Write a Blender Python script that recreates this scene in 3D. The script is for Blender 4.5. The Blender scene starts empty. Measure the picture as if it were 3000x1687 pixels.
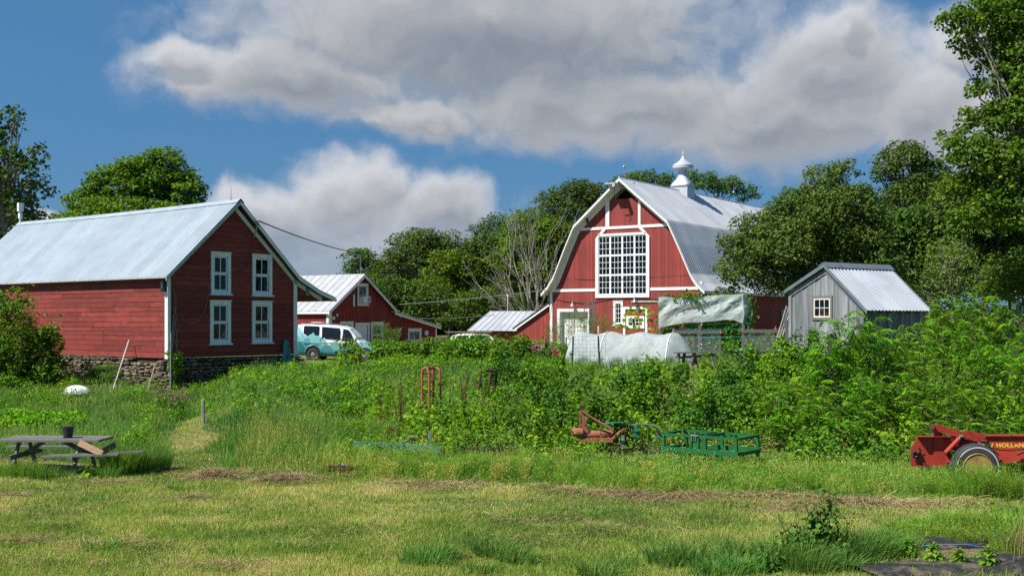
import bpy, bmesh, math, random
import numpy as np
from mathutils import Vector, Matrix, noise as mnoise

C = bpy.context.scene.collection
RAD = math.radians
F, CX, HZ, CZ = 2862.0, 1288.0, 805.0, 3.2      # survey of the photograph: focal length, centre, horizon, eye height

# ------------------------------------------------------------------ camera
cam_data = bpy.data.cameras.new('camera')
cam = bpy.data.objects.new('camera', cam_data); C.objects.link(cam)
cam.location = (0, 0, CZ); cam.rotation_euler = (RAD(90), 0, 0)
cam_data.sensor_width = 36; cam_data.lens = 40.0; cam_data.shift_y = 0.0312
cam_data.clip_start = 0.1; cam_data.clip_end = 4000
bpy.context.scene.camera = cam

# ------------------------------------------------------------------ light
SUN_EL = 50.0
SUN_AZ = math.degrees(math.atan2(-0.85, -0.53)) % 360      # clockwise from +Y
sun_data = bpy.data.lights.new('sun', 'SUN'); sun_data.energy = 4.9; sun_data.angle = RAD(0.53)
sun_data.color = (1.0, 0.955, 0.88)
sun = bpy.data.objects.new('sun', sun_data); C.objects.link(sun)
sd = Vector((math.sin(RAD(SUN_AZ)) * math.cos(RAD(SUN_EL)), math.cos(RAD(SUN_AZ)) * math.cos(RAD(SUN_EL)), math.sin(RAD(SUN_EL))))
sun.rotation_euler = sd.to_track_quat('Z', 'Y').to_euler()
sun.location = sd * 60

vs = bpy.context.scene.view_settings
vs.view_transform = 'Standard'; vs.look = 'None'; vs.exposure = 0.5; vs.gamma = 1.0; vs.use_curve_mapping = False
cy = bpy.context.scene.cycles
cy.use_denoising = False; cy.max_bounces = 7; cy.diffuse_bounces = 3; cy.glossy_bounces = 3; cy.transmission_bounces = 4; cy.transparent_max_bounces = 10
cy.caustics_reflective = False; cy.caustics_refractive = False

# ------------------------------------------------------------------ node helpers
class NT:
    def __init__(self, tree):
        self.t = tree; self.n = tree.nodes; self.l = tree.links
    def node(self, kind, **kw):
        nd = self.n.new(kind)
        for k, v in kw.items():
            if k.startswith('i_'):
                nd.inputs[k[2:].replace('_', ' ')].default_value = v
            else: setattr(nd, k, v)
        return nd
    def put(self, sock, v):
        if isinstance(v, (int, float, tuple)): sock.default_value = v
        else: self.l.new(v, sock)
    def m(self, op, a, b=0.0, c=0.0, clamp=False):
        nd = self.n.new('ShaderNodeMath'); nd.operation = op; nd.use_clamp = clamp
        self.put(nd.inputs[0], a); self.put(nd.inputs[1], b); self.put(nd.inputs[2], c)
        return nd.outputs[0]
    def vm(self, op, a, b=(0, 0, 0), out=0):
        nd = self.n.new('ShaderNodeVectorMath'); nd.operation = op
        self.put(nd.inputs[0], a); self.put(nd.inputs[1], b)
        return nd.outputs[out]
    def ss(self, x, a, b):
        nd = self.n.new('ShaderNodeMapRange'); nd.interpolation_type = 'SMOOTHSTEP'
        self.put(nd.inputs[0], x); nd.inputs[1].default_value = a; nd.inputs[2].default_value = b
        return nd.outputs[0]
    def noise(self, vec, scale, detail=4.0, rough=0.55, dims='3D'):
        nd = self.n.new('ShaderNodeTexNoise'); nd.noise_dimensions = dims
        if vec is not None: self.l.new(vec, nd.inputs['Vector'])
        nd.inputs['Scale'].default_value = scale; nd.inputs['Detail'].default_value = detail
        nd.inputs['Roughness'].default_value = rough
        return nd.outputs['Fac'], nd.outputs['Color']
    def mix(self, f, a, b, blend='MIX'):
        nd = self.n.new('ShaderNodeMix'); nd.data_type = 'RGBA'; nd.blend_type = blend
        self.put(nd.inputs[0], f)
        for s, v in ((nd.inputs[6], a), (nd.inputs[7], b)):
            if isinstance(v, tuple): s.default_value = (v[0], v[1], v[2], 1)
            else: self.l.new(v, s)
        return nd.outputs[2]
    def ramp(self, f, stops):
        nd = self.n.new('ShaderNodeValToRGB'); self.l.new(f, nd.inputs[0])
        e = nd.color_ramp.elements
        while len(e) < len(stops): e.new(0.5)
        for el, (p, c) in zip(e, stops):
            el.position = p; el.color = (c[0], c[1], c[2], 1)
        return nd.outputs[0]

# ------------------------------------------------------------------ sky: Nishita blue with cumulus in direction space
def build_world():
    w = bpy.data.worlds.new('World'); bpy.context.scene.world = w; w.use_nodes = True
    nt = NT(w.node_tree); nt.n.clear()
    sky = nt.node('ShaderNodeTexSky', sky_type='NISHITA', sun_disc=False, sun_elevation=RAD(SUN_EL), sun_rotation=RAD(SUN_AZ),
                  altitude=900.0, air_density=0.85, dust_density=0.25, ozone_density=2.2)
    tc = nt.node('ShaderNodeTexCoord')
    sep = nt.node('ShaderNodeSeparateXYZ'); nt.l.new(tc.outputs['Generated'], sep.inputs[0])
    x, y, z = sep.outputs
    az = nt.m('ARCTAN2', x, y)
    el = nt.m('DIVIDE', z, nt.m('SQRT', nt.m('ADD', nt.m('MULTIPLY', x, x), nt.m('MULTIPLY', y, y))))
    up = nt.node('ShaderNodeCombineXYZ'); nt.l.new(x, up.inputs[0]); nt.l.new(y, up.inputs[1]); nt.l.new(nt.m('ADD', nt.m('MULTIPLY', z, 0.75), 0.24), up.inputs[2])
    nt.l.new(nt.vm('NORMALIZE', up.outputs[0]), sky.inputs[0])
    cmb = nt.node('ShaderNodeCombineXYZ'); nt.l.new(az, cmb.inputs[0]); nt.l.new(el, cmb.inputs[1])
    # cumulus masses: azimuth, elevation, half widths (photo survey), flatness weight
    blobs = [(1230,60,640,215,1),(720,190,330,100,1),(490,135,115,56,1),(1020,300,210,60,1),(1500,265,480,110,1),(1950,300,420,125,1),
             (2080,180,210,160,1),(2290,285,170,120,1),(2110,80,85,60,1),(2500,120,190,100,.85),(2540,330,200,140,.9),
             (890,500,170,95,1),(720,560,200,90,1),(1100,535,130,90,1),(600,525,100,60,1),(960,640,400,130,1),(180,570,180,55,.7)]
    P0 = cmb.outputs[0]
    _, c1 = nt.noise(P0, 9.0, 3.0, 0.58); _, c2 = nt.noise(P0, 30.0, 4.0, 0.62)
    w1 = nt.vm('MULTIPLY', nt.vm('SUBTRACT', c1, (.5, .5, .5)), (.095, .07, 0))
    w2 = nt.vm('MULTIPLY', nt.vm('SUBTRACT', c2, (.5, .5, .5)), (.030, .024, 0))
    Q0 = nt.vm('ADD', nt.vm('ADD', P0, w1), w2)
    def dens(Q):
        acc = None
        for px, py, rx, ry, wt in blobs:
            a0 = math.atan((px - CX) / F); e0 = (HZ - py) / math.hypot(F, px - CX); sx, sy = F / (rx * wt), F / (ry * wt)
            nd = nt.node('ShaderNodeVectorMath', operation='MULTIPLY_ADD'); nt.l.new(Q, nd.inputs[0]); nd.inputs[1].default_value = (sx, sy, 0); nd.inputs[2].default_value = (-a0 * sx, -e0 * sy, 0)
            ln = nt.vm('LENGTH', nd.outputs[0], out=1)
            acc = ln if acc is None else nt.m('SMOOTH_MIN', acc, ln, 0.15)
        f3, _ = nt.noise(Q, 26.0, 6.0, 0.62)
        return nt.m('ADD', nt.m('SUBTRACT', 1.42, acc), nt.m('MULTIPLY', nt.m('SUBTRACT', f3, 0.5), 0.85))
    p0 = P0
    d0 = dens(Q0); d1 = dens(nt.vm('ADD', Q0, (-0.008, 0.016, 0)))
    alpha = nt.ss(d0, 0.02, 0.85)
    lit = nt.m('MAXIMUM', nt.m('SUBTRACT', d0, d1), -0.22)
    core = nt.ss(d0, 0.4, 1.3)
    big, _ = nt.noise(p0, 6.5, 2.0, 0.5)
    b = nt.m('SUBTRACT', 0.385, nt.m('MULTIPLY', core, 0.115))
    b = nt.m('ADD', b, nt.m('MULTIPLY', nt.m('MULTIPLY', lit, 0.30), nt.m('SUBTRACT', 1.0, nt.m('MULTIPLY', core, 0.45))))
    b = nt.m('ADD', b, nt.m('MULTIPLY', nt.m('SUBTRACT', big, 0.5), 0.20))
    # the big bank is thick and dark over the middle
    dk = nt.vm('LENGTH', nt.vm('MULTIPLY', nt.vm('SUBTRACT', p0, ((1330 - CX) / F, (HZ - 190) / F, 0)), (F / 480, F / 130, 0)), out=1)
    b = nt.m('SUBTRACT', b, nt.m('MULTIPLY', nt.ss(dk, 1.25, 0.2), 0.07))
    b = nt.m('MAXIMUM', nt.m('MINIMUM', b, 0.47), 0.20)
    col = nt.mix(nt.ss(b, 0.19, 0.36), (0.85, 0.98, 1.17), (0.97, 1.0, 1.06))
    cc = nt.vm('MULTIPLY', col, (1, 1, 1))
    sc = nt.node('ShaderNodeVectorMath', operation='SCALE'); nt.l.new(cc, sc.inputs[0]); nt.l.new(b, sc.inputs['Scale'])
    # the lower parts of distant cloud thin out into the blue grey of the horizon
    low = nt.ss(el, 0.02, 0.115)
    alpha = nt.m('MULTIPLY', alpha, nt.m('ADD', 0.55, nt.m('MULTIPLY', low, 0.45)))
    STR = 0.10
    skyc = nt.mix(1.0, sky.outputs[0], nt.mix(nt.ss(el, 0.0, 0.24), (0.70, 0.93, 0.86), (0.57, 0.925, 0.985)), 'MULTIPLY')
    bright = nt.node('ShaderNodeVectorMath', operation='SCALE'); nt.l.new(sc.outputs[0], bright.inputs[0]); bright.inputs['Scale'].default_value = 1.0 / STR
    fin = nt.mix(alpha, skyc, bright.outputs[0])
    bg = nt.node('ShaderNodeBackground'); nt.l.new(fin, bg.inputs[0]); bg.inputs[1].default_value = STR
    out = nt.node('ShaderNodeOutputWorld'); nt.l.new(bg.outputs[0], out.inputs[0])
    w.cycles.sampling_method = 'MANUAL'; w.cycles.sample_map_resolution = 512
build_world()

# ------------------------------------------------------------------ materials
MATS = {}
def attr(nt, name):
    a = nt.node('ShaderNodeAttribute'); a.attribute_name = name; return a.outputs['Fac']

def pmat(name, col, col2=None, nscale=3.0, stretch=(1, 1, 1), tint=0.25, rough=0.6, metallic=0.0, bump=0.0, bscale=30.0, spec=0.35, wear=None, wear_scale=8.0, wear_lo=.62, wear_hi=.72, rust=None):
    """surface with tint variation per board (attribute 'tint'), a second tone by noise, optional worn patches"""
    m = bpy.data.materials.new(name); m.use_nodes = True; nt = NT(m.node_tree)
    b = nt.n['Principled BSDF']
    tc = nt.node('ShaderNodeTexCoord')
    mp = nt.vm('MULTIPLY', tc.outputs['Object'], tuple(map(float, stretch)))
    f1, _ = nt.noise(mp, nscale, 5.0, 0.6)
    c = nt.mix(nt.ss(f1, 0.3, 0.72), col, col2 or tuple(v * 0.72 for v in col))
    if tint:
        k = nt.m('ADD', 1.0 - tint * 0.5, nt.m('MULTIPLY', attr(nt, 'tint'), tint))
        s = nt.node('ShaderNodeVectorMath', operation='SCALE'); nt.l.new(c, s.inputs[0]); nt.l.new(k, s.inputs['Scale']); c = s.outputs[0]
    if wear:
        f2, _ = nt.noise(mp, wear_scale, 8.0, 0.68)
        c = nt.mix(nt.ss(f2, wear_lo, wear_hi), c, wear)
    if rust:
        f3, _ = nt.noise(tc.outputs['Object'], rust[1], 7.0, 0.65)
        c = nt.mix(nt.ss(f3, rust[2], rust[2] + .1), c, rust[0])
    nt.l.new(c, b.inputs['Base Color'])
    rf, _ = nt.noise(mp, nscale * 2.3, 3.0)
    nt.l.new(nt.m('ADD', rough - 0.1, nt.m('MULTIPLY', rf, 0.2)), b.inputs['Roughness'])
    b.inputs['Metallic'].default_value = metallic
    b.inputs['Specular IOR Level'].default_value = spec
    if bump:
        bf, _ = nt.noise(mp, bscale, 5.0, 0.6)
        bn = nt.node('ShaderNodeBump'); bn.inputs['Strength'].default_value = bump; bn.inputs['Distance'].default_value = 0.02
        nt.l.new(bf, bn.inputs['Height']); nt.l.new(bn.outputs[0], b.inputs['Normal'])
    MATS[name] = m; return m

def leafmat(name, stops, trans=0.3, rough=0.6, spec=0.14, tcol=None, gain=(1.35, 1.62, 0.85)):
    if not name.startswith(('petal', 'straw', 'leaf_dock')): stops = [(p, tuple(min(.8, a * g) for a, g in zip(c, gain))) for p, c in stops]
    m = bpy.data.materials.new(name); m.use_nodes = True; nt = NT(m.node_tree)
    b = nt.n['Principled BSDF']; out = nt.n['Material Output']
    c = nt.ramp(attr(nt, 'tint'), stops)
    oi = nt.node('ShaderNodeObjectInfo')
    hs = nt.node('ShaderNodeHueSaturation'); nt.l.new(c, hs.inputs['Color'])
    nt.l.new(nt.m('ADD', 0.488, nt.m('MULTIPLY', oi.outputs['Random'], 0.024)), hs.inputs['Hue'])
    nt.l.new(nt.m('ADD', 0.86, nt.m('MULTIPLY', oi.outputs['Random'], 0.28)), hs.inputs['Value'])
    c = hs.outputs[0]
    nt.l.new(c, b.inputs['Base Color']); b.inputs['Roughness'].default_value = rough; b.inputs['Specular IOR Level'].default_value = spec
    if trans:
        tr = nt.node('ShaderNodeBsdfTranslucent')
        nt.l.new(nt.mix(1.0, c, tcol or (1.25, 1.15, 0.55), 'MULTIPLY'), tr.inputs[0])
        mx = nt.node('ShaderNodeMixShader'); mx.inputs[0].default_value = trans
        nt.l.new(b.outputs[0], mx.inputs[1]); nt.l.new(tr.outputs[0], mx.inputs[2]); nt.l.new(mx.outputs[0], out.inputs[0])
    MATS[name] = m; return m

def glassmat(name, tint=(0.75, 0.8, 0.8), refl=0.16):
    m = bpy.data.materials.new(name); m.use_nodes = True; nt = NT(m.node_tree); nt.n.remove(nt.n['Principled BSDF'])
    out = nt.n['Material Output']
    tr = nt.node('ShaderNodeBsdfTransparent'); tr.inputs[0].default_value = (*tint, 1)
    gl = nt.node('ShaderNodeBsdfGlossy'); gl.inputs['Roughness'].default_value = 0.03; gl.inputs[0].default_value = (.9, .95, 1, 1)
    tc = nt.node('ShaderNodeTexCoord'); f, _ = nt.noise(tc.outputs['Object'], 1.7, 2.0)
    bn = nt.node('ShaderNodeBump'); bn.inputs['Strength'].default_value = 0.25; bn.inputs['Distance'].default_value = 0.03
    nt.l.new(f, bn.inputs['Height']); nt.l.new(bn.outputs[0], gl.inputs['Normal'])
    lw = nt.node('ShaderNodeLayerWeight'); lw.inputs[0].default_value = 0.25
    mx = nt.node('ShaderNodeMixShader'); nt.l.new(nt.m('ADD', refl * 0.22, nt.m('MULTIPLY', lw.outputs['Fresnel'], 0.10)), mx.inputs[0])
    nt.l.new(tr.outputs[0], mx.inputs[1]); nt.l.new(gl.outputs[0], mx.inputs[2]); nt.l.new(mx.outputs[0], out.inputs[0])
    MATS[name] = m; return m

def clothmat(name, col, alpha=0.25, trans=0.45, nscale=90.0):
    """thin woven fleece or netting: part open, part translucent"""
    m = bpy.data.materials.new(name); m.use_nodes = True; nt = NT(m.node_tree)
    b = nt.n['Principled BSDF']; out = nt.n['Material Output']
    tc = nt.node('ShaderNodeTexCoord'); f, _ = nt.noise(tc.outputs['Object'], nscale, 4.0, 0.7); f2, _ = nt.noise(tc.outputs['Object'], 3.0, 5.0, .6)
    f5, _ = nt.noise(nt.vm('MULTIPLY', tc.outputs['Object'], (1.5, 1.5, 5.)), 6.0, 6.0, .7)
    c = nt.mix(nt.ss(f2, .3, .7), col, tuple(v * .8 for v in col)); c = nt.mix(nt.ss(f5, .45, .75), c, tuple(min(1, v * 1.25) for v in col)); nt.l.new(c, b.inputs['Base Color']); b.inputs['Roughness'].default_value = 0.8
    bn = nt.node('ShaderNodeBump'); bn.inputs['Strength'].default_value = 0.35; bn.inputs['Distance'].default_value = 0.03
    f4, _ = nt.noise(nt.vm('MULTIPLY', tc.outputs['Object'], (1., 1., 2.0)), 7.0, 7.0, .65)
    nt.l.new(f4, bn.inputs['Height']); nt.l.new(bn.outputs[0], b.inputs['Normal'])
    tl = nt.node('ShaderNodeBsdfTranslucent'); nt.l.new(c, tl.inputs[0])
    m1 = nt.node('ShaderNodeMixShader'); m1.inputs[0].default_value = trans
    nt.l.new(b.outputs[0], m1.inputs[1]); nt.l.new(tl.outputs[0], m1.inputs[2])
    tp = nt.node('ShaderNodeBsdfTransparent')
    m2 = nt.node('ShaderNodeMixShader')
    nt.l.new(nt.m('ADD', 1.0 - alpha - .08, nt.m('MULTIPLY', f, .16)), m2.inputs[0])
    nt.l.new(tp.outputs[0], m2.inputs[1]); nt.l.new(m1.outputs[0], m2.inputs[2]); nt.l.new(m2.outputs[0], out.inputs[0])
    MATS[name] = m; return m

pmat('old_red_boards', (0.25, 0.041, 0.031), (0.18, 0.029, 0.023), 2.2, (1, 1, 2.4), 0.5, 0.75, bump=.5, bscale=26, wear=(0.085, 0.03, 0.026), wear_scale=5.5, wear_lo=.52, wear_hi=.74)
pmat('red_battens', (0.28, 0.046, 0.037), (0.22, 0.036, 0.030), 2.0, (1, 1, .3), 0.28, 0.7, bump=.3, bscale=30, wear=(0.36, 0.16, 0.13), wear_scale=11, wear_lo=.66, wear_hi=.72)
pmat('red_house_boards', (0.235, 0.024, 0.022), (0.19, 0.02, 0.018), 2.0, (1, 1, .3), 0.24, 0.65, bump=.25, bscale=30, wear=(0.4, 0.25, 0.2), wear_scale=14, wear_lo=.72, wear_hi=.75)
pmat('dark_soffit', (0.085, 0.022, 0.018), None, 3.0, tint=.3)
pmat('white_paint', (0.78, 0.78, 0.76), (0.70, 0.70, 0.67), 5.0, tint=.08, rough=.55, wear=(0.36, 0.33, 0.29), wear_scale=9, wear_lo=.64, wear_hi=.72, bump=.15)
pmat('cream_paint', (0.74, 0.70, 0.56), None, 5.0, tint=.05, rough=.55)
pmat('grey_trim_wood', (0.46, 0.47, 0.45), (0.33, 0.33, 0.31), 6.0, (1, 1, 1), .2, .7, bump=.3)
pmat('weathered_wood', (0.255, 0.268, 0.28), (0.15, 0.157, 0.165), 2.6, (4, 4, .35), .75, .8, bump=.6, bscale=22, wear=(0.10, 0.10, 0.10), wear_scale=6, wear_lo=.58, wear_hi=.7)
pmat('grey_plank', (0.19, 0.18, 0.17), (0.11, 0.103, 0.095), 7.0, (.6, 4, 4), .4, .8, bump=.4)
pmat('fresh_plank', (0.36, 0.22, 0.125), (0.25, 0.155, 0.09), 7.0, (.6, 4, 4), .35, .75, bump=.3)
pmat('old_post', (0.33, 0.29, 0.245), (0.2, 0.175, 0.15), 7.0, (4, 4, .5), .3, .8, bump=.5)
pmat('galvanised_roof', (0.40, 0.455, 0.50), (0.34, 0.39, 0.435), 0.9, (1, 1, 1), .14, .42, metallic=.12, spec=.5, wear=(0.27, 0.31, 0.35), wear_scale=2.6, wear_lo=.6, wear_hi=.8)
pmat('silver_roof', (0.55, 0.56, 0.58), (0.46, 0.475, 0.50), 0.8, (1, 1, 1), .14, .4, metallic=.15, spec=.5)
pmat('shed_roof', (0.60, 0.62, 0.65), (0.5, 0.53, 0.56), 1.5, (1, 1, 1), .1, .36, metallic=.25, spec=.5)
pmat('house_roof', (0.46, 0.465, 0.47), (0.38, 0.385, 0.39), 1.5, (1, 1, 1), .14, .5, spec=.4, wear=(.38, .36, .33), wear_scale=6, wear_lo=.64, wear_hi=.74)
pmat('grey_flashing', (0.155, 0.19, 0.215), None, 2.0, tint=.1, rough=.45)
pmat('black_shingle', (0.035, 0.03, 0.03), (0.06, 0.05, 0.045), 14, tint=.3, rough=.9)
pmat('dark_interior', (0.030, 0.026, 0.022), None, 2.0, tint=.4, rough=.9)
pmat('barn_interior_wood', (0.20, 0.125, 0.07), (0.11, 0.07, 0.04), 3.0, (1, 1, 4), .6, .8)
pmat('pale_floor', (0.55, 0.45, 0.30), None, 3.0, tint=.2)
pmat('black_plastic', (0.018, 0.018, 0.019), (0.028, 0.028, 0.028), 5.0, tint=.2, rough=.45)
pmat('grey_metal', (0.30, 0.31, 0.32), (0.22, 0.23, 0.24), 4.0, tint=.15, rough=.45, metallic=.4)
pmat('can_metal', (0.17, 0.21, 0.235), (0.13, 0.165, 0.19), 4.0, tint=.15, rough=.42, metallic=.35)
pmat('dark_wire', (0.035, 0.035, 0.035), None, 4.0, tint=0, rough=.6)
pmat('pale_wire', (0.30, 0.31, 0.31), None, 4.0, tint=0, rough=.5)
pmat('stone', (0.20, 0.155, 0.105), (0.095, 0.08, 0.06), 3.5, (1, 1, 2), 1.1, .85, bump=.7, bscale=14, wear=(0.27, 0.165, 0.08), wear_scale=1.6, wear_lo=.52, wear_hi=.68)
pmat('pale_stone', (0.42, 0.37, 0.29), (0.33, 0.27, 0.18), 5, tint=.4, rough=.85, bump=.5)
pmat('mortar_dark', (0.032, 0.028, 0.022), None, 5.0, tint=0, rough=.95)
pmat('green_post', (0.012, 0.062, 0.047), None, 4.0, tint=.1, rough=.5)
pmat('implement_red', (0.42, 0.046, 0.026), (0.31, 0.034, 0.022), 2.2, tint=.1, rough=.62, spec=.25, wear=(0.17, 0.075, 0.05), wear_scale=7, wear_lo=.57, wear_hi=.70, bump=.08)
pmat('faded_orange', (0.36, 0.125, 0.072), (0.28, 0.09, 0.05), 5.0, tint=.15, rough=.75, wear=(0.17, 0.075, 0.045), wear_scale=12, wear_lo=.6, wear_hi=.7, bump=.2)
pmat('rust', (0.115, 0.045, 0.026), (0.065, 0.03, 0.02), 8, tint=.25, rough=.85, bump=.4)
pmat('pink_pipe', (0.42, 0.10, 0.075), (0.32, 0.07, 0.05), 6, tint=.1, rough=.6, wear=(.15, .06, .04), wear_scale=9, wear_lo=.6, wear_hi=.72)
pmat('frame_green', (0.014, 0.135, 0.036), (0.010, 0.10, 0.028), 3, tint=.15, rough=.55, spec=.25, wear=(.03, .06, .03), wear_scale=9, wear_lo=.58, wear_hi=.74)
pmat('faded_green', (0.10, 0.27, 0.165), (0.08, 0.2, 0.125), 5, tint=.15, rough=.65, wear=(.08, .05, .035), wear_scale=8, wear_lo=.6, wear_hi=.7)
pmat('teal_paint', (0.03, 0.24, 0.21), None, 5, tint=.1, rough=.6, wear=(.07, .05, .04), wear_scale=9, wear_lo=.6, wear_hi=.7)
pmat('teal_hose', (0.05, 0.55, 0.60), None, 5, tint=.25, rough=.45)
pmat('grey_hose', (0.30, 0.29, 0.28), None, 5, tint=.1, rough=.6)
pmat('tyre_rubber', (0.032, 0.033, 0.035), (0.055, 0.054, 0.052), 6, tint=.1, rough=.8, bump=.15)
pmat('tyre_band', (0.62, 0.61, 0.57), None, 6, tint=.1, rough=.7)
pmat('yellow_rim', (0.44, 0.28, 0.09), (0.27, 0.15, 0.05), 5, tint=.1, rough=.6, wear=(.2, .1, .04), wear_scale=7, wear_lo=.57, wear_hi=.7)
pmat('yellow_letters', (0.85, 0.55, 0.04), None, 6, tint=0, rough=.55, wear=(.4, .1, .03), wear_scale=18, wear_lo=.62, wear_hi=.68)
pmat('white_plastic', (0.75, 0.76, 0.77), (0.66, 0.67, 0.68), 5, tint=.06, rough=.5)
pmat('pole_white', (0.58, 0.54, 0.50), (0.4, 0.36, 0.32), 5, (1, 1, .4), .1, .65, wear=(.22, .18, .15), wear_scale=9, wear_lo=.58, wear_hi=.68)
pmat('wood_block', (0.17, 0.125, 0.085), (0.11, 0.08, 0.055), 8, tint=.3, rough=.85, bump=.5)
pmat('bark', (0.11, 0.095, 0.078), (0.06, 0.052, 0.044), 5, (2, 2, .4), 0, .9, bump=.6)
pmat('pale_bark', (0.34, 0.31, 0.26), (0.2, 0.18, 0.15), 5, (2, 2, .5), 0, .85, bump=.4)
pmat('dead_branch', (0.30, 0.265, 0.22), (0.19, 0.17, 0.14), 4, (2, 2, .5), 0, .85)
pmat('stem_brown', (0.10, 0.065, 0.04), (0.07, 0.05, 0.03), 5, tint=0, rough=.8)
pmat('stem_green', (0.09, 0.13, 0.03), None, 5, tint=0, rough=.7)
pmat('wood_chips', (0.50, 0.31, 0.15), (0.36, 0.2, 0.09), 12, tint=.5, rough=.9)
pmat('straw', (0.31, 0.225, 0.115), (0.22, 0.15, 0.08), 3, tint=.9, rough=.85)
pmat('bucket_grey', (0.03, 0.032, 0.034), None, 4, tint=0, rough=.5)
pmat('pink_ribbon', (0.75, 0.12, 0.18), None, 5, tint=0, rough=.6)
pmat('sack_white', (0.74, 0.74, 0.72), (0.62, 0.62, 0.6), 4, tint=0, rough=.65)
pmat('plastic_mulch', (0.021, 0.021, 0.024), (0.035, 0.032, 0.03), 3, tint=0, rough=.38, bump=.6, bscale=5, wear=(.17, .125, .085), wear_scale=2.6, wear_lo=.47, wear_hi=.66)
pmat('blue_line', (0.06, 0.26, 0.60), None, 5, tint=0, rough=.5)
glassmat('window_glass', (.55, .6, .58)); glassmat('dark_glass', (0.10, 0.12, 0.13), 0.12)
clothmat('row_cover_cloth', (0.70, 0.77, 0.71), .22, .12); clothmat('tunnel_cloth', (0.50, 0.55, 0.535), .16, .22)
clothmat('fine_netting', (0.42, 0.48, 0.47), .72, .3, 300)
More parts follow.
